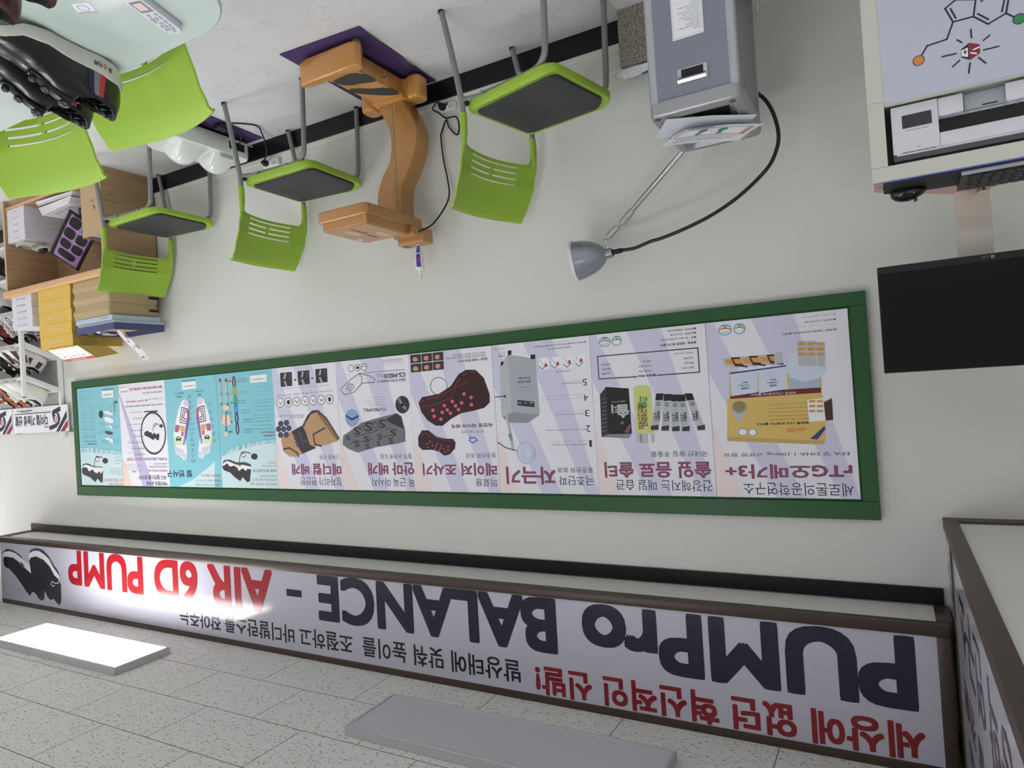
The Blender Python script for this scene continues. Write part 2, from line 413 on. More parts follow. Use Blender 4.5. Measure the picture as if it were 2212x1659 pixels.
('l',[(.8649,1.563),(.6846,1.5621),(.6851,1.4615),(1.1302,1.4603),(1.1299,1.5612),(.9539,1.563)],'black',.004),
('t','솔잎의 효능',.8696,1.5566,.9473,1.5665,'black',2),
('t','혈관 관리',.7057,1.536,.7557,1.5447,'dgrey',0),
('t','해독효과',.7058,1.5158,.7459,1.5251,'dgrey',0),
('t','피로회복',.706,1.4956,.746,1.5047,'dgrey',0),
('t','강력한 항암효과',.7061,1.4754,.7859,1.4811,'dgrey',0),
('t','면역력 강화',.889,1.5365,.9431,1.5448,'dgrey',0),
('t','심기능 향상',.8886,1.5157,.9427,1.5238,'dgrey',0),
('t','피부건강',.8882,1.4949,.9245,1.5042,'dgrey',0),
('t','당뇨예방',1.0724,1.5362,1.1136,1.5449,'dgrey',0),
('t','혈압예방',1.0721,1.5158,1.1133,1.5243,'dgrey',0),
('t','위장건강',1.0718,1.4954,1.113,1.5038,'dgrey',0),
('t','품목명 : 세로톤 에너지 솔티',.689,1.4317,.8397,1.4428,'black',1),
('t','●용    량 : 20ml X 30포 (600ml)',.689,1.411,.8381,1.4193,'black',0),
('t','●사용목적 : 건강기능식품',.6888,1.3934,.7962,1.4017,'black',0),
('t','●주의사항 : 사용설명서 참조',.6881,1.3753,.8092,1.3839,'black',0),
('e',1.0912,1.3999,.0273,.022,'white',0),
('e',1.0912,1.3999,.0273,.022,'cyan',.004),
('l',[(1.1115,1.396),(1.0907,1.3916),(1.0707,1.3976)],'orange',.006),
('p',[(1.1121,1.3854),(1.0686,1.3874),(1.0816,1.3793),(1.1006,1.3775)],'cyan'),
('e',1.036,1.3998,.0224,.0218,'white',0),
('e',1.036,1.3998,.0224,.0218,'cyan',.004),
('l',[(1.0526,1.3962),(1.0354,1.3916),(1.019,1.3973)],'orange',.006),
('p',[(1.053,1.3857),(1.0172,1.387),(1.0278,1.3793),(1.0435,1.3778)],'cyan'),
('t','GMP',1.0771,1.4044,1.1072,1.4132,'cyan',1)],
[('t','극초단파',1.1874,1.9943,1.3601,2.0385,'navy',0),
('t','통증완화 효과',1.1875,1.9545,1.3637,1.9796,'navy',0),
('t','자극기',1.375,1.9512,1.6386,2.0356,'mauve',3),
('t','1',1.1846,1.8325,1.1971,1.863,'charcoal',0),
('t','편리하게 사용할 수 있습니다(편리성)',1.2096,1.8452,1.3827,1.8554,'dgrey',0),
('t','몸을 감싸는 듯한 편안한 열감이 느껴집니다',1.2087,1.833,1.376,1.8369,'grey',0),
('t','2',1.1868,1.766,1.2084,1.7962,'charcoal',0),
('t','짧은 시간에 강한 열이 발생합니다(속효성)',1.2118,1.7785,1.4117,1.7861,'dgrey',0),
('t','몸을 감싸는 듯한 편안한 열감이 느껴집니다',1.2109,1.7662,1.4042,1.7676,'grey',0),
('t','3',1.1876,1.6957,1.2092,1.7258,'charcoal',0),
('t','열감이 오래 지속됩니다(지속성)',1.2126,1.708,1.3595,1.7155,'dgrey',0),
('t','몸을 감싸는 듯한 편안한 열감이 느껴집니다',1.2117,1.6958,1.3537,1.6972,'grey',0),
('t','4',1.1885,1.6265,1.2101,1.6563,'charcoal',0),
('t','몸속 깊이 침투하는 힘이 우수합니다(심달력)',1.2134,1.6385,1.4226,1.6412,'dgrey',0),
('t','몸을 감싸는 듯한 편안한 열감이 느껴집니다',1.2126,1.6263,1.4148,1.6229,'grey',0),
('t','5',1.1881,1.5557,1.2097,1.5853,'charcoal',0),
('t','안전하고 실용적입니다.',1.2131,1.5674,1.3164,1.5744,'dgrey',0),
('t','몸을 감싸는 듯한 편안한 열감이 느껴집니다',1.2122,1.5552,1.312,1.5562,'grey',0),
('t','인체 부위별 사용법',1.2692,1.5115,1.341,1.5167,'black',1),
('p',[(1.4242,1.4444),(1.3703,1.4444),(1.3699,1.4982),(1.4232,1.4998)],'white'),
('e',1.3887,1.4803,.0073,.0087,'red',0),
('l',[(1.421,1.4519),(1.402,1.4782),(1.3781,1.4855)],'grey',.002),
('l',[(1.4238,1.4821),(1.4095,1.4969),(1.3888,1.4819)],'black',.003),
('p',[(1.3606,1.4452),(1.3077,1.4452),(1.3073,1.4984),(1.3597,1.5)],'white'),
('e',1.3279,1.4773,.0072,.0086,'red',0),
('l',[(1.3575,1.4526),(1.3388,1.4786),(1.3154,1.4859)],'grey',.002),
('l',[(1.3602,1.4825),(1.3462,1.4972),(1.3259,1.4823)],'black',.003),
('p',[(1.2982,1.4459),(1.2463,1.4459),(1.246,1.4986),(1.2973,1.5002)],'white'),
('e',1.2683,1.4743,.007,.0086,'red',0),
('l',[(1.2952,1.4532),(1.2769,1.479),(1.2539,1.4862)],'grey',.002),
('l',[(1.2979,1.4828),(1.2841,1.4974),(1.2642,1.4827)],'black',.003),
('p',[(1.237,1.4467),(1.1861,1.4466),(1.1858,1.4989),(1.2362,1.5004)],'white'),
('e',1.2098,1.4714,.0069,.0085,'red',0),
('l',[(1.2341,1.4539),(1.2161,1.4795),(1.1935,1.4866)],'grey',.002),
('l',[(1.2367,1.4832),(1.2232,1.4977),(1.2037,1.4831)],'black',.003),
('t','제품명 극초단파 자극기',1.2556,1.4031,1.3727,1.4102,'dgrey',0),
('t','●모델명 JD-1000D ●정격전압 AC 220V/60Hz ●소비전력 550VA',1.1807,1.3858,1.4454,1.3944,'dgrey',0),
('t','※ 본 제품은 의료기기입니다',1.2614,1.3767,1.3674,1.3794,'grey',0),
('t','JD-1000D',1.6048,1.4128,1.6396,1.4213,'black',1),
('t','색상 실버',1.6041,1.402,1.6353,1.4079,'grey',0),
('t','4.5W/500x300x280mm',1.6038,1.3805,1.6667,1.3847,'grey',0),
('p',[(1.5901,1.4157),(1.4426,1.4418),(1.4382,1.7079),(1.502,1.7444),(1.6067,1.7323),(1.6411,1.7111),(1.6363,1.4661)],'silver2'),
('p',[(1.6363,1.4661),(1.5902,1.4174),(1.5842,1.6907),(1.6378,1.7112)],'silver'),
('p',[(1.6378,1.7112),(1.5822,1.6897),(1.4383,1.709),(1.502,1.7444),(1.6105,1.7395)],'grey2'),
('p',[(1.5867,1.3961),(1.5659,1.3951),(1.5674,1.4159),(1.587,1.4177)],'black'),
('p',[(1.4664,1.426),(1.4414,1.4253),(1.4417,1.4463),(1.4666,1.4455)],'black'),
('p',[(1.5662,1.399),(1.4653,1.4277),(1.4662,1.4399),(1.5673,1.4136)],'white'),
('p',[(1.6281,1.4439),(1.6137,1.445),(1.6148,1.4592),(1.6297,1.4666)],'black'),
('t','Energy',1.4749,1.5256,1.5391,1.5381,'maroon',2),
('t','Seroton',1.4718,1.5441,1.5437,1.5586,'dgrey',2),
('t','DIATHERMY',1.4656,1.5707,1.5376,1.5792,'grey',0),
('t','MICRO WAVE',1.4667,1.5856,1.545,1.594,'grey',0),
('p',[(1.5511,1.633),(1.4604,1.646),(1.4611,1.6726),(1.5517,1.6594)],'charcoal'),
('e',1.5425,1.6475,.0026,.0028,'white',0),
('e',1.533,1.648,.0025,.0028,'white',0),
('e',1.5065,1.6493,.0025,.0028,'white',0),
('e',1.4814,1.6505,.0025,.0028,'white',0),
('e',1.4714,1.651,.0025,.0028,'white',0),
('p',[(1.6448,1.6539),(1.6031,1.6559),(1.6055,1.6898),(1.6429,1.6911)],'silver'),
('l',[(1.6196,1.6864),(1.6004,1.7976),(1.5929,1.8713)],'silver',.012),
('l',[(1.605,1.7975),(1.5971,1.8232)],'grey',.014),
('l',[(1.6749,1.6135),(1.6174,1.6109)],'black',.004),
('e',1.6175,1.6126,.0052,.0068,'black',0),
('l',[(1.6731,1.8329),(1.6323,1.8594),(1.5718,1.8745)],'black',.004),
('e',1.5217,1.8864,.051,.0531,'pblue',0),
('e',1.5217,1.8864,.051,.0531,'lav',.006),
('e',1.5135,1.8865,.0368,.0391,'lav',.004),
('e',1.511,1.8866,.0266,.0278,'lav',.004)],
[('t','의료용',1.6893,2.0091,1.8159,2.0488,'navy',0),
('t','레이저 조사기',1.687,1.9318,2.1335,1.9949,'mauve',3),
('t','통증완화 효과',1.69,1.883,1.8636,1.9072,'dgrey',0),
('t','숙면용 레이저 베개',1.6959,1.7366,1.9357,1.7567,'wine',2),
('t','반도체 기술로 만든',1.7489,1.7706,1.881,1.7844,'dgrey',0),
('l',[(1.8263,1.7993),(1.8382,1.8195),(1.8184,1.8328),(1.79,1.8206),(1.8061,1.8057),(1.8272,1.811)],'blue',.005),
('p',[(2.1348,1.6173),(2.1101,1.591),(2.0017,1.5787),(1.9269,1.5442),(1.8765,1.4882),(1.8295,1.4692),(1.7745,1.4732),(1.73,1.5158),(1.7024,1.5982),(1.7054,1.6384),(1.7375,1.6628),(1.8032,1.6744),(1.8735,1.6832),(1.9394,1.7102),(1.9923,1.743),(2.0359,1.7398),(2.0856,1.7108),(2.1197,1.6669)],'dmar'),
('l',[(2.1235,1.6178),(2.0924,1.6041),(1.9881,1.5915),(1.9136,1.5569),(1.8634,1.5009),(1.8165,1.4807),(1.7753,1.4836)],'wine',.008),
('l',[(2.1176,1.6395),(2.0353,1.6342),(1.9313,1.6035),(1.899,1.5519),(1.8199,1.5273)],'mar2',.003),
('e',1.8503,1.5883,.0104,.0088,'pink',0),
('e',1.8107,1.6075,.0103,.0087,'pink',0),
('e',1.9241,1.6217,.0107,.0089,'pink',0),
('e',1.9737,1.6402,.0108,.0089,'pink',0),
('e',1.9059,1.6445,.0106,.0089,'pink',0),
('e',1.8683,1.6321,.0105,.0089,'pink',0),
('e',1.8113,1.6437,.0103,.0087,'pink',0),
('e',2.0462,1.6615,.0111,.0091,'pink',0),
('e',1.9574,1.663,.0107,.0089,'pink',0),
('e',1.8897,1.6648,.0106,.0088,'pink',0),
('e',1.9893,1.6742,.0109,.009,'pink',0),
('e',1.9393,1.6805,.0107,.0089,'pink',0),
('e',2.0397,1.6926,.011,.009,'pink',0),
('e',1.9999,1.708,.0109,.0089,'pink',0),
('p',[(2.1521,1.8432),(2.1506,1.7942),(2.1232,1.7614),(2.0821,1.7626),(2.0329,1.7971),(1.9827,1.8074),(1.9326,1.8103),(1.9184,1.8296),(1.9256,1.8591),(1.9599,1.8884),(1.9928,1.894),(2.024,1.8726),(2.0674,1.8629),(2.1272,1.8632)],'dmar'),
('l',[(2.137,1.7946),(2.1054,1.7741),(2.0476,1.7968),(1.9834,1.8163),(1.9368,1.8185)],'wine',.005),
('e',2.076,1.8191,.0044,.0037,'pink',0),
('e',2.0956,1.8321,.0044,.0036,'pink',0),
('e',2.0925,1.8504,.0045,.0036,'pink',0),
('e',2.0614,1.8418,.0044,.0036,'pink',0),
('e',2.032,1.8333,.0044,.0036,'pink',0),
('e',2.0403,1.8464,.0045,.0036,'pink',0),
('e',2.0487,1.8589,.0044,.0037,'pink',0),
('e',2.0219,1.8636,.0043,.0036,'pink',0),
('e',2.0124,1.8547,.0044,.0036,'pink',0),
('e',2.0056,1.841,.0043,.0036,'pink',0),
('e',1.9938,1.858,.0043,.0036,'pink',0),
('e',1.9656,1.8483,.0043,.0036,'pink',0),
('e',1.9668,1.8644,.0043,.0036,'pink',0),
('e',1.9863,1.8749,.0044,.0036,'pink',0),
('e',2.001,1.5397,.0527,.0455,'dgrey',.003),
('p',[(2.169,1.3682),(2.1006,1.3684),(2.1024,1.4115),(2.17,1.4112)],'charcoal'),
('e',2.1388,1.3928,.0167,.0122,'skin',0),
('e',2.1254,1.3963,.0068,.0055,'tan',0),
('p',[(2.0969,1.3681),(2.0298,1.3683),(2.0316,1.411),(2.0979,1.4107)],'charcoal'),
('e',2.0673,1.3924,.0163,.0121,'skin',0),
('e',2.0541,1.3959,.0067,.0054,'red',0),
('p',[(2.0261,1.368),(1.9604,1.3682),(1.9621,1.4105),(2.0271,1.4102)],'charcoal'),
('e',1.9971,1.3921,.016,.0119,'skin',0),
('e',1.9842,1.3955,.0065,.0054,'red',0),
('p',[(2.1696,1.4162),(2.1013,1.4159),(2.1031,1.4591),(2.1707,1.4592)],'charcoal'),
('e',2.1395,1.4406,.0166,.0122,'skin',0),
('e',2.1261,1.444,.0067,.0055,'tan',0),
('p',[(2.0975,1.4156),(2.0304,1.4153),(2.0322,1.4581),(2.0985,1.4582)],'charcoal'),
('e',2.0679,1.4397,.0163,.0121,'skin',0),
('e',2.0548,1.4431,.0066,.0055,'red',0),
('p',[(2.0267,1.415),(1.961,1.4148),(1.9627,1.4571),(2.0277,1.4572)],'charcoal'),
('e',1.9977,1.4389,.0161,.012,'skin',0),
('e',1.9849,1.4423,.0065,.0054,'red',0),
('t','품목명 : 의료용 레이저 조사기',1.7025,1.4167,1.8757,1.4304,'dgrey',1),
('t','· 모델명 : RCM-500 · 전원전압 : AC 200V / 60Hz / 14VA',1.7046,1.3993,1.942,1.4121,'grey',0),
('t','· 사용목적 : 통증완화 · 중점사항 : 사용설명서 참조',1.705,1.3877,1.9015,1.3963,'grey',0)],
[('t','목 근육 마사지',2.1914,2.0086,2.477,2.0547,'navy',0),
('t','안마 베개',2.1889,1.9256,2.5012,1.9941,'mauve',3),
('t','혈액 순환에 도움',2.1993,1.8812,2.4107,1.9083,'dgrey',0),
('p',[(2.6736,1.8076),(2.6666,1.7749),(2.5995,1.7441),(2.5287,1.7076),(2.4112,1.6863),(2.2814,1.6662),(2.2553,1.6829),(2.2336,1.755),(2.2345,1.8169),(2.294,1.8282),(2.4399,1.8444),(2.567,1.8713),(2.6337,1.8509),(2.6734,1.8273)],'grey3'),
('p',[(2.3595,1.6977),(2.2814,1.6662),(2.2516,1.6861),(2.2372,1.7518),(2.3327,1.7144)],'charcoal'),
('t','S',2.5406,1.7297,2.5916,1.7736,'charcoal',2),
('t','S',2.4521,1.707,2.5091,1.7565,'charcoal',2),
('t','S',2.3593,1.6961,2.4115,1.7418,'charcoal',2),
('t','S',2.2927,1.7501,2.3336,1.7866,'charcoal',2),
('t','S',2.3895,1.7725,2.4244,1.8034,'charcoal',2),
('t','S',2.4786,1.7813,2.518,1.8157,'charcoal',2),
('t','S',2.5515,1.804,2.5916,1.8389,'charcoal',2),
('t','S',2.3151,1.7946,2.3494,1.8252,'charcoal',2),
('t','S',2.4811,1.8229,2.5133,1.8512,'charcoal',2),
('t','S',2.4038,1.8102,2.4318,1.835,'charcoal',2),
('t','S',2.6183,1.7762,2.6479,1.8016,'charcoal',2),
('l',[(2.4534,1.7229),(2.4291,1.7059),(2.4077,1.7245),(2.4319,1.7415),(2.4534,1.7229)],'charcoal',.004),
('l',[(2.5412,1.7381),(2.5235,1.7258),(2.5078,1.7391),(2.5255,1.7515),(2.5412,1.7381)],'charcoal',.004),
('l',[(2.5855,1.7835),(2.5171,1.7723)],'charcoal',.004),
('l',[(2.5171,1.7723),(2.4498,1.7613)],'charcoal',.004),
('l',[(2.4498,1.7613),(2.4078,1.7467)],'charcoal',.004),
('l',[(2.5455,1.8135),(2.4526,1.7963)],'charcoal',.004),
('l',[(2.3867,1.7884),(2.3381,1.7833)],'charcoal',.004),
('l',[(2.3676,1.751),(2.3267,1.7397)],'charcoal',.004),
('l',[(2.6228,1.8217),(2.5876,1.8094)],'charcoal',.004),
('e',2.5312,1.7494,.005,.0038,'red',0),
('e',2.2399,1.7765,.0046,.005,'red',0),
('e',2.5943,1.6793,.0489,.0467,'sky',0),
('e',2.5943,1.6793,.0489,.0467,'grey',.003),
('l',[(2.6361,1.6646),(2.6034,1.6854),(2.5863,1.6861),(2.5495,1.6713)],'dblue',.01),
('e',2.2405,1.6233,.0469,.0464,'charcoal',0),
('l',[(2.26,1.5924),(2.2429,1.6244),(2.2211,1.644)],'grey',.016),
('e',2.2405,1.6233,.0469,.0464,'mar2',.003),
('t','CS-MEDIPILL',2.3504,1.6331,2.5116,1.6502,'black',1),
('t','인체공학적 C형 구조로',2.3545,1.614,2.4676,1.6201,'grey',0),
('t','목과 어깨를 감싸 편안한 수면을 돕습니다',2.356,1.6014,2.4997,1.6051,'grey',0),
('t','목과 어깨를 감싸 편안한 수면을 돕습니다',2.3549,1.5875,2.4919,1.5914,'grey',0),
('t','목과 어깨를 감싸 편안한 수면을 돕습니다',2.3538,1.5737,2.4842,1.5777,'grey',0),
('t','SEROTON ENERGY',2.2081,1.485,2.4047,1.4992,'black',0),
('t','CS-MEDI',2.208,1.4541,2.3463,1.4777,'charcoal',2),
('t','PILL',2.3442,1.4507,2.4066,1.4718,'grey',0),
('l',[(2.6705,1.5186),(2.6356,1.5501),(2.566,1.5377),(2.5075,1.4928),(2.4207,1.495),(2.4151,1.4763),(2.4587,1.4542),(2.5244,1.4401),(2.5948,1.471),(2.6633,1.5158)],'black',.003),
('l',[(2.5244,1.4401),(2.5052,1.4639),(2.5117,1.4925)],'black',.003),
('l',[(2.6224,1.5149),(2.6007,1.4901),(2.5714,1.4985),(2.5684,1.5149),(2.5953,1.5308),(2.6224,1.5149)],'black',.003),
('e',2.5911,1.5103,.0085,.009,'red',.003),
('l',[(2.5242,1.4381),(2.2108,1.4403)],'grey',.003),
('e',2.5795,1.4069,.0204,.0194,'white',0),
('e',2.5795,1.4069,.0204,.0194,'black',.003),
('e',2.5318,1.4066,.0202,.0192,'white',0),
('e',2.5318,1.4066,.0202,.0192,'black',.003),
('e',2.4857,1.4074,.02,.0192,'white',0),
('e',2.4857,1.4074,.02,.0192,'black',.003),
('e',2.5318,1.4066,.0118,.0077,'charcoal',0),
('l',[(2.5004,1.4031),(2.4714,1.4053)],'black',.003),
('t','●정격전압 DC12V ●소비전력 8.5W',2.2115,1.4185,2.3658,1.4176,'grey',0),
('t','●정격전압 DC12V ●소비전력 8.5W',2.2151,1.4059,2.365,1.4076,'grey',0),
('t','●정격전압 DC12V ●소비전력 8.5W',2.2188,1.3932,2.3642,1.3975,'grey',0),
('t','●정격전압 DC12V ●소비전력 8.5W',2.2225,1.3805,2.3634,1.3874,'grey',0)],
[('t','잠자리가 편안한',2.6984,2.0077,3.016,2.0549,'navy',0),
('t','메디컬 베개',2.6964,1.9288,3.0808,1.9956,'mauve',3),
('t','근육통 완화',2.7056,1.8794,2.8553,1.9064,'dgrey',0),
('p',[(3.1567,1.7973),(3.1495,1.7696),(3.0664,1.7406),(2.9732,1.7057),(2.9314,1.6528),(2.8921,1.626),(2.8415,1.6242),(2.7866,1.6719),(2.7219,1.7537),(2.6982,1.7873),(2.7083,1.8035),(2.7989,1.8249),(2.872,1.8303),(2.9869,1.8726),(3.0453,1.8904),(3.093,1.8871),(3.1394,1.8602)],'tan'),
('p',[(2.9732,1.7057),(2.9314,1.6528),(2.8921,1.626),(2.8415,1.6242),(2.8561,1.6356),(2.9031,1.6472),(2.9539,1.6996),(2.9602,1.7198)],'charcoal'),
('p',[(2.8415,1.6242),(2.7866,1.6719),(2.6999,1.7859),(2.7036,1.8003),(2.7251,1.7933),(2.8567,1.6423)],'brown2'),
('l',[(2.8556,1.6289),(2.7866,1.6719),(2.6985,1.7906)],'charcoal',.008),
('p',[(3.0664,1.7406),(2.9735,1.7091),(2.949,1.7541),(2.9264,1.8191),(2.8774,1.8403),(2.9869,1.8726),(3.021,1.8276),(3.0456,1.779)],'charcoal'),
('l',[(2.8001,1.7281),(2.894,1.7624),(2.8849,1.8199),(2.8356,1.8309)],'charcoal',.009),
('l',[(3.1428,1.8428),(3.0889,1.8367),(3.0292,1.8686),(3.0214,1.8893)],'charcoal',.009),
('e',3.0394,1.762,.0144,.0089,'dgrey',0),
('e',3.0004,1.7493,.0141,.0089,'dgrey',0),
('e',3.0364,1.7827,.0143,.0089,'dgrey',0),
('e',2.9973,1.7699,.0142,.0089,'dgrey',0),
('e',3.0286,1.8034,.0142,.0089,'dgrey',0),
('e',2.9877,1.7906,.0141,.0089,'dgrey',0),
('e',3.0207,1.8242,.0143,.0089,'dgrey',0),
('e',2.9772,1.8113,.0141,.0089,'dgrey',0),
('e',2.9573,1.7981,.014,.0088,'dgrey',0),
('p',[(3.1536,1.7241),(3.1404,1.7078),(3.1151,1.7087),(3.1048,1.7256),(3.1179,1.7419),(3.1432,1.7412)],'slate'),
('p',[(3.1755,1.692),(3.1623,1.6757),(3.1369,1.6766),(3.1265,1.6937),(3.1396,1.71),(3.1651,1.7091)],'slate'),
('p',[(3.127,1.6881),(3.114,1.6719),(3.0888,1.6728),(3.0786,1.6898),(3.0916,1.706),(3.1167,1.7051)],'slate'),
('p',[(3.1959,1.7229),(3.1827,1.7065),(3.1571,1.7073),(3.1467,1.7244),(3.1599,1.7407),(3.1855,1.74)],'slate'),
('p',[(3.1102,1.7206),(3.0972,1.7044),(3.0722,1.7052),(3.062,1.7221),(3.0749,1.7383),(3.1,1.7375)],'slate'),
('p',[(3.182,1.7583),(3.1688,1.7418),(3.1433,1.7426),(3.133,1.7595),(3.1461,1.7759),(3.1716,1.7753)],'slate'),
('p',[(3.1348,1.7574),(3.1217,1.7411),(3.0965,1.7418),(3.0863,1.7587),(3.0992,1.775),(3.1245,1.7743)],'slate'),
('t','모델명 SCM-MM-600',2.955,1.6553,3.0698,1.6646,'grey',0),
('t','●사용목적 근육통 완화 ●크기 W510x280mm ●무게 1.7kg',2.9566,1.6416,3.1861,1.6532,'grey',0),
('e',3.1446,1.569,.0304,.0278,'white',0),
('e',3.1446,1.569,.0304,.0278,'black',.003),
('t','발열',3.1133,1.5233,3.169,1.5315,'grey',0),
('l',[(3.1576,1.56),(3.1434,1.5789),(3.1303,1.5628)],'black',.004),
('e',3.0763,1.5689,.03,.0276,'white',0),
('e',3.0763,1.5689,.03,.0276,'black',.003),
('t','지압',3.0455,1.5222,3.1003,1.5303,'grey',0),
('e',3.0763,1.5689,.0135,.0138,'charcoal',0),
('e',3.0092,1.5688,.0295,.0273,'white',0),
('e',3.0092,1.5688,.0295,.0273,'black',.003),
('t','경추',2.9787,1.5211,3.0326,1.5291,'grey',0),
('l',[(3.0218,1.5599),(3.0081,1.5785),(2.9954,1.5627)],'black',.004),
('e',2.9432,1.5687,.029,.0271,'white',0),
('e',2.9432,1.5687,.029,.0271,'black',.003),
('t','통풍',2.9131,1.5201,2.9661,1.528,'grey',0),
('l',[(2.9556,1.5599),(2.9421,1.5783),(2.9296,1.5626)],'black',.004),
('e',2.8782,1.5686,.0285,.0269,'white',0),
('e',2.8782,1.5686,.0285,.0269,'black',.003),
('t','안정',2.8485,1.519,2.9006,1.5269,'grey',0),
('l',[(2.8904,1.5599),(2.8771,1.5781),(2.8648,1.5625)],'black',.004),
('e',2.8143,1.5685,.028,.0267,'white',0),
('e',2.8143,1.5685,.028,.0267,'black',.003),
('t','3단',2.7849,1.518,2.8362,1.5257,'grey',0),
('l',[(2.8263,1.5598),(2.8132,1.5779),(2.8011,1.5625)],'black',.004),
('e',2.7513,1.5684,.0277,.0264,'white',0),
('e',2.7513,1.5684,.0277,.0264,'black',.003),
('t','자석',2.7223,1.5169,2.7728,1.5247,'grey',0),
('e',2.7513,1.5684,.0125,.0132,'charcoal',0),
('t','기존 베개와는 다른 메디컬 베개의 과학적인 구조로 편안함을 드립니다',2.7536,1.4859,3.1331,1.4902,'grey',0),
('p',[(3.1319,1.3942),(3.0368,1.3946),(3.0378,1.4752),(3.131,1.4764)],'charcoal'),
('l',[(3.0888,1.4041),(3.1014,1.438),(3.0848,1.4723)],'lgrey',.014),
('e',3.0563,1.4202,.0096,.0206,'dgrey',0),
('t','경추를 지지하는 자세',3.0381,1.3746,3.1306,1.3775,'grey',0),
('p',[(2.9881,1.394),(2.8963,1.3945),(2.8972,1.4736),(2.9872,1.4748)],'charcoal'),
('l',[(2.9465,1.4038),(2.9586,1.437),(2.9426,1.4708)],'lgrey',.014),
('e',2.9151,1.4196,.0092,.0202,'dgrey',0),
('t','경추를 지지하는 자세',2.8975,1.3747,2.9868,1.3776,'grey',0),
('p',[(2.8473,1.3926),(2.7586,1.3931),(2.7595,1.4709),(2.8465,1.472)],'charcoal'),
('l',[(2.8071,1.4022),(2.8188,1.4349),(2.8034,1.4681)],'lgrey',.014),
('e',2.7768,1.4178,.0089,.0199,'dgrey',0),
('t','경추를 지지하는 자세',2.7597,1.3737,2.846,1.3766,'grey',0),
('e',3.0102,1.4425,.0076,.0055,'black',0),
('e',2.8752,1.4412,.0073,.0054,'black',0)],
[('p',[(3.7777,2.0919),(3.7618,1.91),(3.6872,1.8685),(3.5961,1.8329),(3.4937,1.8104),(3.3526,1.7917),(3.197,1.7847),(3.1923,2.0842)],'pteal'),
('t','세상에 없던 혁신적인 신발',3.2118,2.0415,3.4425,2.0597,'red',1),
('t','발상태에 맞춰 높이를 조절하고',3.2111,2.0167,3.4227,2.0322,'dgrey',0),
('t','바디발란스를 잡아주는',3.2112,1.9948,3.3641,2.0094,'dgrey',0),
('t','세로톤 펌프로 발란스화',3.2104,1.9607,3.4134,1.9795,'dblue',1),
('t','발이 달라지면 몸도',3.2096,1.9359,3.3384,1.9486,'red',0),
('t','달라집니다',3.2093,1.9163,3.2859,1.929,'red',0),
('p',[(3.6924,1.9278),(3.6757,1.9057),(3.631,1.8996),(3.5602,1.9187),(3.4816,1.9168),(3.4302,1.9315),(3.4271,1.9531),(3.4392,1.9963),(3.446,2.0347),(3.4711,2.0421),(3.5109,2.011),(3.5343,2.0354),(3.5825,2.0113),(3.6236,1.9821),(3.681,1.9673),(3.6941,1.9475)],'charcoal'),
('p',[(3.6924,1.9278),(3.6464,1.9074),(3.5614,1.9333),(3.5043,1.9336),(3.4279,1.9459),(3.4307,1.9627),(3.464,1.9579),(3.4757,1.9723),(3.5061,1.9554),(3.5432,1.9723),(3.5557,1.9504),(3.5835,1.9381),(3.6204,1.9453),(3.6477,1.9231),(3.6863,1.9426)],'white'),
('p',[(3.688,1.9204),(3.668,1.9023),(3.6166,1.9012),(3.5532,1.9212),(3.4887,1.9168),(3.4303,1.933),(3.4343,1.9387),(3.5036,1.9263),(3.561,1.9285),(3.6318,1.9084),(3.6765,1.9155)],'slate'),
('l',[(3.5355,1.9237),(3.525,1.885),(3.5085,1.8585),(3.4762,1.8541),(3.428,1.8644)],'charcoal',.006),
('e',3.4907,1.8747,.0178,.0145,'white',0),
('e',3.4907,1.8747,.0178,.0145,'charcoal',.005),
('e',3.3949,1.8839,.0291,.0191,'charcoal',0),
('e',3.5315,1.9359,.0143,.0058,'brown2',0),
('tr1','P',3.2175,1.7922,.016,.028,'teal2',-.0),
('tr1','U',3.2333,1.7923,.016,.028,'teal2',-.9),
('tr1','M',3.2492,1.7927,.016,.028,'teal2',-1.8),
('tr1','P',3.2651,1.7935,.016,.028,'teal2',-2.7),
('tr1','r',3.2812,1.7945,.016,.028,'teal2',-3.6),
('tr1','o',3.2973,1.7957,.016,.028,'teal2',-4.4),
('tr1','B',3.3298,1.7988,.016,.028,'teal2',-6.2),
('tr1','A',3.3462,1.8006,.016,.028,'teal2',-7.1),
('tr1','L',3.3627,1.8026,.016,.028,'teal2',-8.0),
('tr1','A',3.3792,1.8048,.016,.028,'teal2',-8.8),
('tr1','N',3.3958,1.8071,.016,.028,'teal2',-9.7),
('tr1','C',3.4125,1.8096,.016,.028,'teal2',-1.6),
('tr1','E',3.4292,1.8122,.016,.028,'teal2',-11.4),
('tr1','-',3.463,1.8179,.016,.028,'teal2',-13.1),
('tr1','A',3.497,1.8242,.016,.028,'teal2',-14.8),
('tr1','I',3.5142,1.8276,.016,.028,'teal2',-15.6),
('tr1','R',3.5314,1.8311,.016,.028,'teal2',-16.5),
('tr1','6',3.5661,1.8384,.016,.028,'teal2',-18.1),
('tr1','D',3.5835,1.8423,.016,.028,'teal2',-18.9),
('tr1','P',3.6187,1.8505,.016,.028,'teal2',-2.5),
('tr1','U',3.6364,1.8548,.016,.028,'teal2',-21.3),
('tr1','M',3.6542,1.8592,.016,.028,'teal2',-22.0),
('tr1','P',3.672,1.8637,.016,.028,'teal2',-22.8),
('t','인체운동역학',3.2111,1.7549,3.3059,1.7652,'dblue',1),
('t','Kinetic Chain',3.2094,1.7353,3.3283,1.7471,'red',1),
('t','인체의 관절은 안정성과 가동성이 번갈아',3.2177,1.715,3.4017,1.7198,'dgrey',0),
('t','인체의 관절은 안정성과 가동성이 번갈아',3.2279,1.6935,3.3874,1.6987,'dgrey',0),
('t','인체의 관절은 안정성과 가동성이 번갈아',3.2379,1.6697,3.373,1.6753,'dgrey',0),
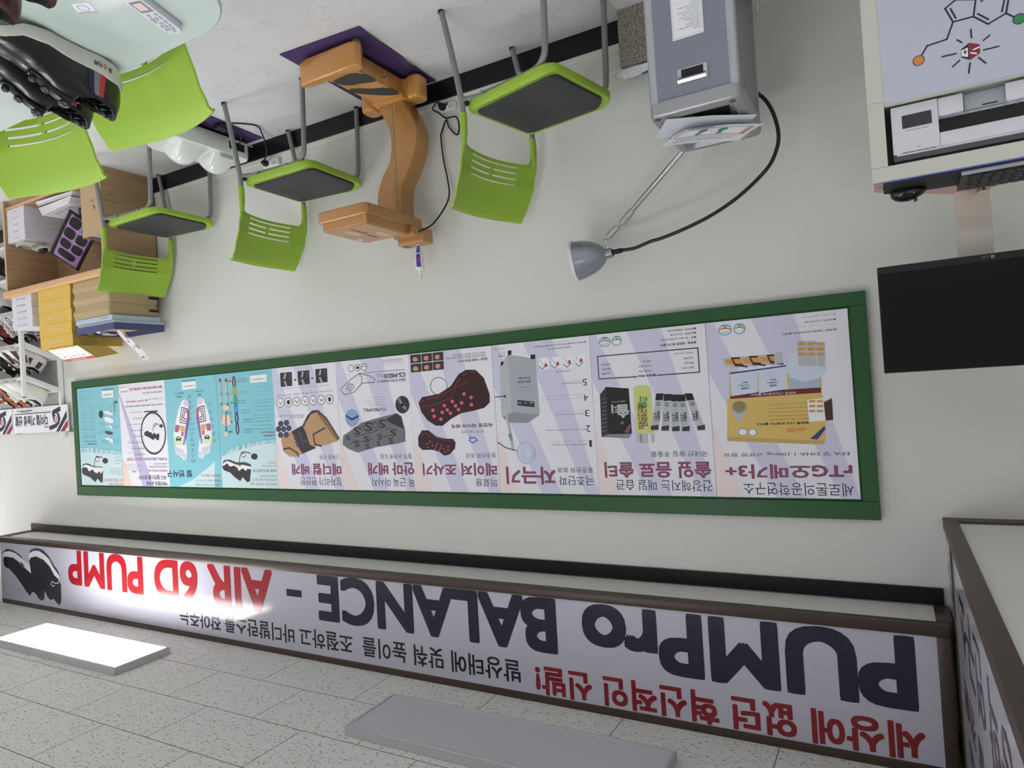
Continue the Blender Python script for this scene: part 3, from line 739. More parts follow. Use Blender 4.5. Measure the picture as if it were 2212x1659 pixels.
('t','인체의 관절은 안정성과 가동성이 번갈아',3.2482,1.6491,3.3961,1.6539,'dgrey',0),
('t','인체의 관절은 안정성과 가동성이 번갈아',3.2107,1.6318,3.3821,1.6353,'dgrey',0),
('t','인체의 관절은 안정성과 가동성이 번갈아',3.2202,1.6024,3.3672,1.6063,'dgrey',0),
('t','인체의 관절은 안정성과 가동성이 번갈아',3.2304,1.5808,3.3902,1.5838,'dgrey',0),
('t','인체의 관절은 안정성과 가동성이 번갈아',3.2407,1.5592,3.3759,1.563,'dgrey',0),
('t','인체의 관절은 안정성과 가동성이 번갈아',3.2032,1.5423,3.3619,1.5446,'dgrey',0),
('t','인체의 관절은 안정성과 가동성이 번갈아',3.2125,1.5099,3.384,1.5109,'dgrey',0),
('t','인체의 관절은 안정성과 가동성이 번갈아',3.2227,1.4887,3.3698,1.4907,'dgrey',0),
('t','인체의 관절은 안정성과 가동성이 번갈아',3.233,1.4679,3.3557,1.471,'dgrey',0),
('p',[(3.3914,1.3937),(3.2474,1.3917),(3.2478,1.4364),(3.393,1.4367)],'white'),
('t','031)8028-2677',3.266,1.4126,3.3763,1.421,'charcoal',2),
('t','www.SEROTONGROUP.com',3.2518,1.3796,3.3938,1.3815,'dblue',2),
('t','세로톤 공식 판매처',3.2649,1.3985,3.3606,1.3991,'grey',0),
('t','상담 문의 전화',3.2676,1.4304,3.3564,1.4313,'grey',0),
('e',3.5391,1.4226,.0158,.0378,'dmaroon',.009),
('e',3.5369,1.4812,.0158,.0378,'amber',.009),
('e',3.5362,1.5396,.0158,.0379,'green',.009),
('e',3.5354,1.5884,.0157,.0378,'blue2',.009),
('e',3.5332,1.6468,.0158,.0378,'navy',.009),
('e',3.5329,1.71,.0158,.0379,'plum',.009),
('t','Foot &',3.4215,1.419,3.5071,1.4261,'red',0),
('t','Ankle joints',3.4307,1.403,3.4986,1.4106,'red',0),
('l',[(3.5529,1.4154),(3.5926,1.4128)],'red',.004),
('p',[(3.5962,1.4126),(3.5775,1.4069),(3.5787,1.4206)],'red'),
('t','Knee joint',3.4211,1.4959,3.5066,1.5038,'amber',0),
('t','(Mobility)',3.4302,1.48,3.4981,1.4882,'amber',0),
('l',[(3.5488,1.4937),(3.5885,1.4915)],'amber',.004),
('p',[(3.5921,1.4913),(3.5734,1.4855),(3.5746,1.4991)],'amber'),
('t','Hip joints',3.4362,1.5504,3.5221,1.5588,'green',0),
('t','(Mobility)',3.4454,1.5346,3.5136,1.5432,'green',0),
('l',[(3.5428,1.55),(3.5825,1.5481)],'green',.004),
('p',[(3.5861,1.5479),(3.5674,1.542),(3.5686,1.5556)],'green'),
('t','Lumbar spine',3.4065,1.6118,3.4917,1.6208,'blue2',0),
('t','(Stability)',3.4156,1.5961,3.4833,1.6052,'blue2',0),
('l',[(3.5733,1.6096),(3.6131,1.608)],'blue2',.004),
('p',[(3.6168,1.6078),(3.598,1.6017),(3.5992,1.6154)],'blue2'),
('t','Thoracic spine',3.3938,1.6674,3.4788,1.6769,'navy',0),
('t','(Mobility)',3.4029,1.6517,3.4703,1.6613,'navy',0),
('l',[(3.5709,1.6659),(3.6107,1.6645)],'navy',.004),
('p',[(3.6144,1.6644),(3.5956,1.6582),(3.5968,1.6718)],'navy'),
('t','Cervical spine',3.3956,1.7295,3.4806,1.7396,'plum',0),
('t','(Stability)',3.4047,1.7139,3.4722,1.7239,'plum',0),
('l',[(3.5727,1.7293),(3.6126,1.7282)],'plum',.004),
('p',[(3.6162,1.7281),(3.5975,1.7218),(3.5986,1.7354)],'plum'),
('e',3.6371,1.7413,.0184,.0172,'cream',0),
('l',[(3.6262,1.5892),(3.6376,1.7216)],'slate2',.013),
('p',[(3.6705,1.6762),(3.6278,1.6924),(3.5901,1.6789),(3.5964,1.6248),(3.6287,1.6186),(3.6622,1.6222)],'cream'),
('l',[(3.6291,1.6235),(3.6351,1.6922)],'slate2',.012),
('p',[(3.6583,1.5779),(3.627,1.599),(3.5924,1.5785),(3.6054,1.5607),(3.6421,1.5614)],'cream'),
('l',[(3.6643,1.553),(3.6676,1.4886),(3.6681,1.4094)],'cream',.008),
('e',3.6654,1.4887,.0081,.0098,'orange',0),
('e',3.6658,1.5529,.0088,.0089,'green',0),
('e',3.6689,1.402,.0104,.0123,'red',0),
('l',[(3.6072,1.5557),(3.6104,1.4917),(3.6109,1.4131)],'cream',.008),
('e',3.6082,1.4918,.008,.0098,'orange',0),
('e',3.6086,1.5556,.0088,.0088,'green',0),
('e',3.6117,1.4057,.0102,.0122,'red',0),
('l',[(3.6705,1.6762),(3.681,1.6264),(3.6782,1.577)],'cream',.006),
('l',[(3.5916,1.6789),(3.5932,1.6299),(3.5943,1.6004)],'cream',.006)],
[('p',[(3.7777,2.0919),(3.7618,1.91),(3.862,1.9672),(3.976,2.0232),(4.1339,2.0837)],'pteal'),
('t','발 반사구',3.9948,1.9671,4.2516,2.0142,'navy',2),
('t','발 건강의 기술입니다.',3.7188,1.9921,3.906,2.0102,'red',2),
('t','체중교정은 몸을 단순 신발이 아닌',3.7195,2.0258,3.9579,2.0409,'dgrey',0),
('t','임상적 근거에 기반한 발명 인체공학',3.7196,2.0525,3.9683,2.069,'dgrey',0),
('p',[(4.046,1.3929),(3.9028,1.3918),(3.9022,1.4376),(4.0455,1.4419)],'white'),
('t','031)8028-2677',3.9181,1.4137,4.0302,1.4233,'charcoal',2),
('t','www.SEROTONGROUP.com',3.9049,1.38,4.0486,1.386,'dblue',2),
('t','오른발',4.0535,1.4766,4.1051,1.4904,'dblue',1),
('t','Right foot',4.033,1.4555,4.1235,1.4676,'dblue',0),
('t','왼발',3.8558,1.4757,3.8911,1.4889,'dblue',1),
('t','Left foot',3.8338,1.4542,3.9109,1.465,'dblue',0),
('p',[(3.9024,1.5466),(3.8978,1.5114),(3.875,1.4999),(3.8371,1.5094),(3.8139,1.5508),(3.7925,1.612),(3.7735,1.6977),(3.773,1.7527),(3.786,1.7973),(3.7933,1.8372),(3.814,1.857),(3.8455,1.8666),(3.8697,1.8789),(3.8864,1.8939),(3.9134,1.8911),(3.9228,1.8657),(3.9049,1.795),(3.8788,1.7197),(3.8988,1.6381),(3.9021,1.5872)],'white'),
('p',[(3.8699,1.7502),(3.8035,1.7369),(3.7726,1.7477),(3.782,1.7949),(3.8316,1.7964),(3.8776,1.793)],'pgreen'),
('p',[(3.8283,1.6709),(3.7822,1.6674),(3.7786,1.7125),(3.817,1.7164)],'mauve2'),
('p',[(3.8787,1.6742),(3.8283,1.6709),(3.8298,1.706),(3.8779,1.7096)],'amber2'),
('p',[(3.8702,1.7098),(3.8433,1.7106),(3.8457,1.7383),(3.8713,1.7401)],'red2'),
('e',3.8733,1.5253,.0248,.0211,'lav2',0),
('l',[(3.896,1.5622),(3.8334,1.5549),(3.8265,1.6508),(3.9045,1.6581)],'black',.006),
('l',[(3.897,1.5733),(3.8516,1.5682),(3.8421,1.6361),(3.9034,1.6455)],'black',.006),
('l',[(3.898,1.5844),(3.8697,1.5815),(3.8578,1.6214),(3.9023,1.6329)],'black',.006),
('p',[(3.912,1.5665),(3.8924,1.5649),(3.8854,1.5738),(3.9091,1.5778)],'rose'),
('p',[(3.913,1.5776),(3.8933,1.576),(3.8863,1.5849),(3.9101,1.5889)],'rose'),
('p',[(3.914,1.5888),(3.8943,1.5871),(3.8873,1.596),(3.9111,1.6)],'rose'),
('p',[(3.915,1.5999),(3.8953,1.5982),(3.8883,1.6071),(3.9121,1.6112)],'rose'),
('p',[(3.916,1.611),(3.8963,1.6093),(3.8893,1.6182),(3.913,1.6223)],'rose'),
('p',[(3.9169,1.6222),(3.8973,1.6204),(3.8903,1.6293),(3.914,1.6334)],'rose'),
('p',[(3.9179,1.6333),(3.8982,1.6315),(3.8912,1.6404),(3.915,1.6446)],'rose'),
('p',[(3.9146,1.64),(3.8911,1.6384),(3.8864,1.6466),(3.9131,1.6497)],'violet'),
('p',[(3.9125,1.6513),(3.8897,1.6495),(3.885,1.6578),(3.911,1.661)],'violet'),
('p',[(3.9104,1.6625),(3.8884,1.6607),(3.8837,1.669),(3.9089,1.6722)],'violet'),
('p',[(3.9082,1.6737),(3.887,1.6719),(3.8823,1.6802),(3.9067,1.6834)],'violet'),
('p',[(3.9061,1.685),(3.8857,1.6831),(3.881,1.6913),(3.9046,1.6946)],'violet'),
('p',[(3.904,1.6962),(3.8843,1.6943),(3.8796,1.7025),(3.9025,1.7059)],'violet'),
('p',[(3.9018,1.7074),(3.883,1.7054),(3.8783,1.7136),(3.9004,1.7171)],'violet'),
('p',[(3.8997,1.7186),(3.8817,1.7166),(3.877,1.7248),(3.8982,1.7283)],'violet'),
('p',[(3.8976,1.7298),(3.8803,1.7277),(3.8756,1.736),(3.8961,1.7395)],'violet'),
('p',[(3.8955,1.741),(3.879,1.7389),(3.8743,1.7471),(3.894,1.7507)],'violet'),
('p',[(3.8933,1.7522),(3.8776,1.75),(3.8729,1.7582),(3.8919,1.7618)],'violet'),
('p',[(3.8912,1.7634),(3.8763,1.7612),(3.8716,1.7694),(3.8897,1.773)],'violet'),
('p',[(3.8891,1.7746),(3.875,1.7723),(3.8703,1.7805),(3.8876,1.7842)],'violet'),
('p',[(3.887,1.7857),(3.8736,1.7835),(3.8689,1.7917),(3.8855,1.7954)],'violet'),
('l',[(3.8617,1.5688),(3.8507,1.6197),(3.8517,1.6751)],'cream',.004),
('p',[(3.8462,1.7433),(3.8245,1.7589),(3.7968,1.7471),(3.8028,1.772),(3.825,1.7639),(3.8448,1.771)],'charcoal'),
('e',3.8203,1.754,.0137,.014,'charcoal',.004),
('e',3.9038,1.871,.0187,.0227,'pblue',0),
('e',3.9038,1.871,.0187,.0227,'grey',.0015),
('e',3.8668,1.8462,.0139,.0252,'pblue',0),
('e',3.8668,1.8462,.0139,.0252,'grey',.0015),
('e',3.8433,1.8415,.0123,.0226,'pblue',0),
('e',3.8433,1.8415,.0123,.0226,'grey',.0015),
('e',3.8195,1.8318,.0106,.02,'pblue',0),
('e',3.8195,1.8318,.0106,.02,'grey',.0015),
('e',3.7968,1.8171,.0099,.018,'pblue',0),
('e',3.7968,1.8171,.0099,.018,'grey',.0015),
('p',[(3.9881,1.5528),(3.9865,1.5171),(4.0076,1.5032),(4.0483,1.5088),(4.0802,1.5486),(4.1141,1.6093),(4.1507,1.6964),(4.1616,1.7534),(4.1559,1.8004),(4.1555,1.8421),(4.1369,1.8631),(4.1053,1.8738),(4.0821,1.887),(4.0674,1.9026),(4.039,1.9003),(4.0248,1.8747),(4.0303,1.8028),(4.0435,1.7253),(4.0082,1.6442),(3.9957,1.5935)],'white'),
('p',[(4.0583,1.7559),(4.1258,1.7387),(4.1611,1.7482),(4.1598,1.7977),(4.1069,1.8013),(4.0582,1.7997)],'pgreen'),
('p',[(4.0872,1.6724),(4.1356,1.6657),(4.148,1.7121),(4.1076,1.7184)],'mauve2'),
('p',[(4.0354,1.6793),(4.0872,1.6724),(4.0921,1.7085),(4.0426,1.7151)],'amber2'),
('p',[(4.0506,1.7148),(4.0788,1.714),(4.0813,1.7424),(4.055,1.7456)],'red2'),
('e',4.0139,1.5285,.0256,.0215,'lav2',0),
('l',[(3.9974,1.5678),(4.0605,1.5546),(4.0854,1.6518),(4.0061,1.6648)],'black',.006),
('l',[(3.9984,1.579),(4.0441,1.5698),(4.0663,1.638),(4.0049,1.6521)],'black',.006),
('l',[(3.9994,1.5902),(4.0277,1.5849),(4.0473,1.6243),(4.0038,1.6393)],'black',.006),
('p',[(3.982,1.5736),(4.0016,1.5702),(4.0103,1.5785),(3.987,1.5846)],'rose'),
('p',[(3.983,1.5848),(4.0026,1.5814),(4.0114,1.5897),(3.988,1.5958)],'rose'),
('p',[(3.984,1.596),(4.0036,1.5926),(4.0124,1.601),(3.989,1.6071)],'rose'),
('p',[(3.985,1.6072),(4.0046,1.6039),(4.0134,1.6122),(3.99,1.6183)],'rose'),
('p',[(3.986,1.6184),(4.0056,1.6151),(4.0144,1.6235),(3.991,1.6295)],'rose'),
('p',[(3.987,1.6297),(4.0066,1.6264),(4.0154,1.6348),(3.992,1.6407)],'rose'),
('p',[(3.988,1.6409),(4.0076,1.6376),(4.0164,1.646),(3.993,1.652)],'rose'),
('p',[(3.9926,1.6474),(4.0162,1.644),(4.0225,1.652),(3.9958,1.657)],'violet'),
('p',[(3.9967,1.6585),(4.0196,1.6551),(4.0259,1.6631),(4.0,1.6681)],'violet'),
('p',[(4.0009,1.6696),(4.023,1.6663),(4.0293,1.6743),(4.0042,1.6793)],'violet'),
('p',[(4.0051,1.6808),(4.0264,1.6775),(4.0327,1.6855),(4.0083,1.6904)],'violet'),
('p',[(4.0093,1.6919),(4.0298,1.6887),(4.0361,1.6967),(4.0125,1.7016)],'violet'),
('p',[(4.0135,1.7031),(4.0332,1.6999),(4.0395,1.708),(4.0167,1.7127)],'violet'),
('p',[(4.0177,1.7142),(4.0366,1.7111),(4.0429,1.7192),(4.0209,1.7239)],'violet'),
('p',[(4.0218,1.7254),(4.04,1.7223),(4.0464,1.7304),(4.0251,1.7351)],'violet'),
('p',[(4.026,1.7366),(4.0434,1.7336),(4.0498,1.7416),(4.0293,1.7463)],'violet'),
('p',[(4.0302,1.7478),(4.0468,1.7448),(4.0532,1.7529),(4.0335,1.7575)],'violet'),
('p',[(4.0345,1.759),(4.0502,1.7561),(4.0566,1.7641),(4.0377,1.7687)],'violet'),
('p',[(4.0387,1.7702),(4.0537,1.7673),(4.06,1.7754),(4.0419,1.7799)],'violet'),
('p',[(4.0429,1.7814),(4.0571,1.7786),(4.0635,1.7867),(4.0461,1.7911)],'violet'),
('p',[(4.0471,1.7927),(4.0605,1.7898),(4.0669,1.798),(4.0504,1.8024)],'violet'),
('l',[(4.0337,1.5713),(4.0544,1.622),(4.0635,1.6784)],'cream',.004),
('p',[(4.0818,1.7476),(4.1075,1.7625),(4.1349,1.7488),(4.1331,1.7749),(4.1079,1.7676),(4.0884,1.7758)],'charcoal'),
('e',4.1111,1.7572,.0147,.0145,'charcoal',.004),
('e',4.0452,1.8796,.0193,.0232,'pblue',0),
('e',4.0452,1.8796,.0193,.0232,'grey',.0015),
('e',4.0791,1.8535,.0146,.0258,'pblue',0),
('e',4.0791,1.8535,.0146,.0258,'grey',.0015),
('e',4.1029,1.848,.0131,.0233,'pblue',0),
('e',4.1029,1.848,.0131,.0233,'grey',.0015),
('e',4.1264,1.8373,.0115,.0207,'pblue',0),
('e',4.1264,1.8373,.0115,.0207,'grey',.0015),
('e',4.1479,1.8214,.0107,.0187,'pblue',0),
('e',4.1479,1.8214,.0107,.0187,'grey',.0015),
('t','대장',3.9581,1.4919,3.9873,1.4986,'charcoal',0),
('t','Gall',3.9556,1.4819,3.9879,1.4878,'dgrey',0),
('t','직장',3.958,1.5267,3.9872,1.5334,'charcoal',0),
('t','Anus',3.9556,1.5166,3.9878,1.5226,'dgrey',0),
('t','방광',3.958,1.5614,3.9871,1.5682,'charcoal',0),
('t','Bladder',3.9437,1.5518,3.9996,1.5569,'dgrey',0),
('t','소장',3.9579,1.5961,3.987,1.603,'charcoal',0),
('t','Small intestine',3.9123,1.5878,4.0314,1.5904,'dgrey',0),
('t','신장',3.9578,1.6308,3.9869,1.6379,'charcoal',0),
('t','Kidney',3.9475,1.621,3.9955,1.6268,'dgrey',0),
('t','십이지장',3.9436,1.6659,4.0011,1.6722,'charcoal',0),
('t','Duodenum',3.9395,1.6559,4.0034,1.6613,'dgrey',0),
('t','췌장',3.9576,1.7001,3.9868,1.7074,'charcoal',0),
('t','Pancreas',3.9395,1.6905,4.0033,1.6962,'dgrey',0),
('t','위',3.9647,1.7346,3.9796,1.7424,'charcoal',0),
('t','Stomach',3.9433,1.725,3.9992,1.7311,'dgrey',0),
('t','기관지',3.9504,1.7696,3.9937,1.7768,'charcoal',0),
('t','Tube',3.955,1.7593,3.9872,1.7662,'dgrey',0),
('t','갑상선',3.9503,1.8043,3.9937,1.8116,'charcoal',0),
('t','Thyroid',3.9432,1.7942,3.9991,1.8008,'dgrey',0),
('t','목',3.9644,1.8387,3.9793,1.8466,'charcoal',0),
('t','Neck',3.9549,1.8286,3.9871,1.8358,'dgrey',0),
('t','코',3.9643,1.8733,3.9793,1.8813,'charcoal',0),
('t','Nose',3.9548,1.8633,3.987,1.8705,'dgrey',0),
('t','대뇌',3.9572,1.908,3.9863,1.916,'charcoal',0),
('t','Cerebrum',3.939,1.898,4.0028,1.9052,'dgrey',0),
('t','직장',3.7674,1.55,3.7924,1.5579,'charcoal',0),
('t','Rectum',3.7575,1.5405,3.8005,1.5465,'dgrey',0),
('t','소장',3.7616,1.5967,3.7866,1.6047,'charcoal',0),
('t','Spleen',3.7517,1.5872,3.7947,1.5933,'dgrey',0),
('t','대장',3.7559,1.6434,3.7808,1.6515,'charcoal',0),
('t','Large',3.746,1.6338,3.7889,1.6402,'dgrey',0),
('t','심장',3.7501,1.6899,3.775,1.6981,'charcoal',0),
('t','Heart',3.7403,1.6803,3.7831,1.6869,'dgrey',0),
('t','폐',3.7444,1.7364,3.7693,1.7448,'charcoal',0),
('t','Lung',3.7346,1.7268,3.7774,1.7336,'dgrey',0),
('t','어깨',3.7387,1.7829,3.7635,1.7913,'charcoal',0),
('t','Shoulder',3.7289,1.7731,3.7716,1.7801,'dgrey',0)],
[('p',[(4.7572,1.4331),(4.7418,1.4284),(4.4057,2.0861),(4.5329,2.0876)],'lav'),
('p',[(4.7511,1.8937),(4.7274,1.8884),(4.6543,2.089),(4.7463,2.0901)],'peach'),
('t','“에어펌프 6개로',4.2487,2.0423,4.4871,2.0709,'navy',2),
('t','바디 발란스를 잡아라”',4.2658,2.0003,4.5785,2.0311,'navy',2),
('t','세상에 없던 혁신적인 신발',4.2498,1.9619,4.4584,1.9777,'red',1),
('t','발상태에 맞춰 높이를 조절하고',4.2492,1.9372,4.4453,1.9498,'dgrey',0),
('t','바디발란스를 잡아주는',4.2491,1.9178,4.3914,1.9297,'dgrey',0),
('t','PUMPro BALANCE - ',4.2491,1.881,4.5155,1.8999,'dblue',1),
('t','AIR 6D PUMP',4.5163,1.8794,4.6962,1.9008,'red',1),
('e',4.5585,1.9506,.0287,.0228,'olive',.003),
('t','특허등록',4.598,1.9702,4.6425,1.9822,'black',1),
('t','한국 특허 등록 제 10호',4.597,1.9593,4.7115,1.9657,'grey',0),
('t','한국 특허 등록 제 10호',4.5959,1.9473,4.7178,1.9536,'grey',0),
('t','한국 특허 등록 제 10호',4.5948,1.9353,4.724,1.9414,'grey',0),
('t','한국 특허 등록 제 10호',4.5936,1.9233,4.7303,1.9292,'grey',0),
('t','발이 편안한 에어 쿠션',4.4909,1.8538,4.6062,1.8643,'navy',1),
('t','펌프로 공기를 주입하여 높이를 조절',4.497,1.8429,4.6821,1.8481,'grey',0),
('t','발이 편안한 에어 쿠션',4.4906,1.8122,4.6385,1.8218,'charcoal',1),
('t','펌프로 공기를 주입하여 높이를 조절',4.4967,1.8013,4.6892,1.8056,'grey',0),
('t','발이 편안한 에어 쿠션',4.4903,1.7707,4.6711,1.779,'charcoal',1),
('t','펌프로 공기를 주입하여 높이를 조절',4.4964,1.7598,4.6962,1.763,'grey',0),
('t','발이 편안한 에어 쿠션',4.49,1.7291,4.5945,1.7385,'charcoal',1),
('t','펌프로 공기를 주입하여 높이를 조절',4.4961,1.7182,4.7033,1.7204,'grey',0),
('t','발이 편안한 에어 쿠션',4.4897,1.6876,4.6268,1.6956,'charcoal',1),
('t','펌프로 공기를 주입하여 높이를 조절',4.4958,1.6766,4.7104,1.6777,'grey',0),
('t','발이 편안한 에어 쿠션',4.4894,1.646,4.6592,1.6523,'charcoal',1),
('t','펌프로 공기를 주입하여 높이를 조절',4.4955,1.635,4.7175,1.6349,'grey',0),
('t','발이 편안한 에어 쿠션',4.4891,1.6045,4.6008,1.6122,'charcoal',1),
('t','펌프로 공기를 주입하여 높이를 조절',4.4952,1.5934,4.7246,1.5921,'grey',0),
('t','발이 편안한 에어 쿠션',4.4888,1.5629,4.6331,1.5688,'charcoal',1),
('t','펌프로 공기를 주입하여 높이를 조절',4.4949,1.5518,4.7317,1.5492,'grey',0),
('e',4.3804,1.7154,.1399,.1465,'charcoal',.012),
('e',4.3804,1.7154,.1293,.1332,'grey',.002),
('p',[(4.4711,1.562),(4.3151,1.5645),(4.3159,1.573),(4.463,1.5705)],'charcoal'),
('p',[(4.4811,1.7181),(4.4734,1.7021),(4.4307,1.6953),(4.3799,1.7101),(4.3205,1.717),(4.3134,1.7331),(4.3231,1.7647),(4.3436,1.7642),(4.3618,1.7479),(4.3805,1.7634),(4.4349,1.7407),(4.4759,1.729)],'charcoal'),
('p',[(4.4786,1.6912),(4.4424,1.6804),(4.387,1.6928),(4.3188,1.6985),(4.3186,1.7144),(4.3513,1.7268),(4.3627,1.7106),(4.3898,1.7232),(4.4013,1.7068),(4.4232,1.7089),(4.435,1.6951),(4.4754,1.7047)],'white'),
('l',[(4.3809,1.702),(4.3743,1.6676),(4.353,1.6512),(4.3152,1.6589)],'charcoal',.005),
('e',4.354,1.6618,.0129,.0117,'grey',.004),
('e',4.2889,1.6693,.0204,.0116,'charcoal',0),
('t','인체의 근거에 기반한 발명 인체공학 체중교정의',4.2557,1.5175,4.6816,1.5282,'charcoal',1),
('t','단지 신발이 아닌,',4.2549,1.4807,4.4221,1.488,'charcoal',0),
('t','발 건강의 기술입니다.',4.4244,1.4846,4.6739,1.4955,'red',2),
('t','세로톤 펌프로 발란스화',4.2565,1.4331,4.4735,1.4443,'charcoal',0),
('t','발이 달라지면 몸도 달라집니다.',4.2574,1.3972,4.6233,1.4142,'red',2),
('p',[(4.7437,1.3895),(4.634,1.3823),(4.6342,1.4333),(4.7386,1.4341)],'white'),
('t','031)8028-2677',4.6411,1.4093,4.7299,1.4208,'charcoal',2),
('t','www.SEROTONGROUP.com',4.6341,1.3839,4.7436,1.3884,'dblue',1)],
[('p',[(5.2684,1.8021),(5.1542,1.8028),(4.9961,1.8122),(4.8434,1.827),(4.7489,1.8411),(4.7463,2.0901),(5.272,2.0934)],'pteal'),
('t','에어펌프 6개로',4.7634,2.0543,4.9215,2.077,'red',1),
('t','바디 발란스를 잡아라',4.7607,2.0255,4.9825,2.0476,'red',1),
('t','한국 특허 등록 제 10호 보유',4.7657,1.9501,4.9083,1.9577,'dgrey',0),
('t','한국 특허 등록 제 10호 보유',4.7668,1.9623,4.9095,1.97,'dgrey',0),
('t','한국 특허 등록 제 10호 보유',4.768,1.9745,4.9106,1.9824,'dgrey',0),
('t','한국 특허 등록 제 10호 보유',4.7691,1.9867,4.9118,1.9948,'dgrey',0),
('t','한국 특허 등록 제 10호 보유',4.7703,1.9989,4.8179,2.0069,'dgrey',0),
('e',4.8027,1.8961,.0321,.0278,'olive',.003),
('t','특허',4.7816,1.8907,4.8222,1.9032,'dgrey',0),
('p',[(5.2633,1.9827),(5.2625,1.9536),(5.2175,1.9334),(5.1285,1.9539),(4.9999,1.9541),(4.9929,1.9825),(5.0045,2.0534),(5.0245,2.0576),(5.066,2.0282),(5.0983,2.0542),(5.1648,2.0172),(5.2445,2.0001)],'charcoal'),
('p',[(5.262,1.9478),(5.2161,1.9189),(5.1171,1.9395),(4.9945,1.9485),(4.9964,1.9683),(5.0184,1.9939),(5.0361,1.974),(5.0671,1.9883),(5.0963,1.9826),(5.1241,1.9596),(5.171,1.9769),(5.1935,1.9479),(5.2391,1.9449)],'white'),
('p',[(5.2642,1.939),(5.2366,1.9188),(5.1753,1.9162),(5.1069,1.9367),(4.9969,1.9428),(4.9975,1.9496),(5.1075,1.9436),(5.2065,1.9247)],'slate'),
('l',[(5.103,1.9482),(5.0911,1.8967),(5.0652,1.8654),(4.9923,1.8747)],'charcoal',.007),
('e',5.0575,1.8884,.0218,.0182,'white',0),
('e',5.0575,1.8884,.0218,.0182,'charcoal',.005),
('e',4.9577,1.8988,.035,.0203,'charcoal',0),
('tr1','P',4.7743,1.8435,.018,.034,'teal2',4),
('tr1','U',4.7911,1.8423,.018,.034,'teal2',4),
('tr1','M',4.8078,1.8411,.018,.034,'teal2',4),
('tr1','P',4.8247,1.8399,.018,.034,'teal2',4),
('tr1','r',4.8415,1.8387,.018,.034,'teal2',4),
('tr1','o',4.8585,1.8375,.018,.034,'teal2',4),
('tr1','B',4.8926,1.8352,.018,.034,'teal2',4),
('tr1','A',4.9097,1.834,.018,.034,'teal2',4),
('tr1','L',4.9269,1.8329,.018,.034,'teal2',4),
('tr1','A',4.9441,1.8318,.018,.034,'teal2',4),
('tr1','N',4.9614,1.8307,.018,.034,'teal2',4),
('tr1','C',4.9788,1.8296,.018,.034,'teal2',4),
('tr1','E',4.9962,1.8285,.018,.034,'teal2',4),
('tr1','-',5.0313,1.8264,.018,.034,'teal2',4),
('tr1','A',5.0666,1.8244,.018,.034,'teal2',4),
('tr1','I',5.0844,1.8234,.018,.034,'teal2',4),
('tr1','R',5.1022,1.8224,.018,.034,'teal2',4),
('tr1','6',5.138,1.8205,.018,.034,'teal2',4),
('tr1','D',5.156,1.8196,.018,.034,'teal2',4),
('tr1','P',5.1922,1.8178,.018,.034,'teal2',4),
('tr1','U',5.2104,1.8169,.018,.034,'teal2',4),
('tr1','M',5.2287,1.8161,.018,.034,'teal2',4),
('tr1','P',5.247,1.8152,.018,.034,'teal2',4),
('t','발 상태에 따른',5.0529,1.7685,5.1672,1.7806,'dblue',1),
('t','에어 주입 부위 안내도',5.0541,1.7496,5.219,1.7593,'dblue',0),
('t','앞쪽 아치 보강',5.0567,1.725,5.132,1.7301,'charcoal',1),
('t','앞쪽 아치 보강',5.0567,1.7139,5.1321,1.7188,'red',0),
('t','앞쪽 아치 보강',5.0567,1.7027,5.1321,1.7076,'grey',0),
('t','앞쪽 아치 보강',5.0568,1.6916,5.1321,1.6964,'grey',0),
('t','앞쪽 아치 보강',5.0568,1.6693,5.1322,1.6739,'charcoal',1),
('t','앞쪽 아치 보강',5.0568,1.6581,5.1322,1.6627,'grey',0),
('t','앞쪽 아치 보강',5.0568,1.647,5.1322,1.6515,'grey',0),
('t','앞쪽 아치 보강',5.0568,1.6358,5.1322,1.6402,'grey',0),
('t','앞쪽 아치 보강',5.0569,1.6135,5.1323,1.6178,'charcoal',1),
('t','앞쪽 아치 보강',5.0569,1.6024,5.1323,1.6065,'grey',0),
('t','앞쪽 아치 보강',5.0569,1.5912,5.1323,1.5953,'grey',0),
('t','앞쪽 아치 보강',5.0569,1.5801,5.1323,1.5841,'red',0),
('t','앞쪽 아치 보강',5.057,1.5578,5.1324,1.5616,'charcoal',1),
('t','앞쪽 아치 보강',5.057,1.5466,5.1324,1.5504,'grey',0),
('t','앞쪽 아치 보강',5.057,1.5355,5.1324,1.5391,'red',0),
('t','앞쪽 아치 보강',5.057,1.5243,5.1324,1.5279,'grey',0),
('t','앞쪽 아치 보강',5.0571,1.502,5.1325,1.5054,'charcoal',1),
('t','앞쪽 아치 보강',5.0571,1.4908,5.1325,1.4942,'red',0),
('t','앞쪽 아치 보강',5.0571,1.4797,5.1325,1.4829,'grey',0),
('t','앞쪽 아치 보강',5.0571,1.4685,5.1326,1.4717,'grey',0),
('t','앞쪽 아치 보강',5.0572,1.4462,5.1326,1.4492,'charcoal',1),
('t','앞쪽 아치 보강',5.0572,1.435,5.1326,1.438,'grey',0),
('t','앞쪽 아치 보강',5.0572,1.4239,5.1326,1.4267,'grey',0),
('t','앞쪽 아치 보강',5.0572,1.4127,5.1327,1.4155,'grey',0),
('t','앞쪽 아치 보강',5.0573,1.3904,5.1327,1.393,'charcoal',1),
('t','앞쪽 아치 보강',5.1565,1.7226,5.2334,1.7277,'charcoal',1),
('t','앞쪽 아치 보강',5.1567,1.7113,5.2336,1.7163,'grey',0),
('t','앞쪽 아치 보강',5.157,1.7,5.2338,1.705,'grey',0),
('t','앞쪽 아치 보강',5.1572,1.6888,5.234,1.6936,'grey',0),
('t','앞쪽 아치 보강',5.1576,1.6663,5.2345,1.6709,'charcoal',1),
('t','앞쪽 아치 보강',5.1579,1.655,5.2347,1.6596,'grey',0),
('t','앞쪽 아치 보강',5.1581,1.6437,5.235,1.6482,'grey',0),
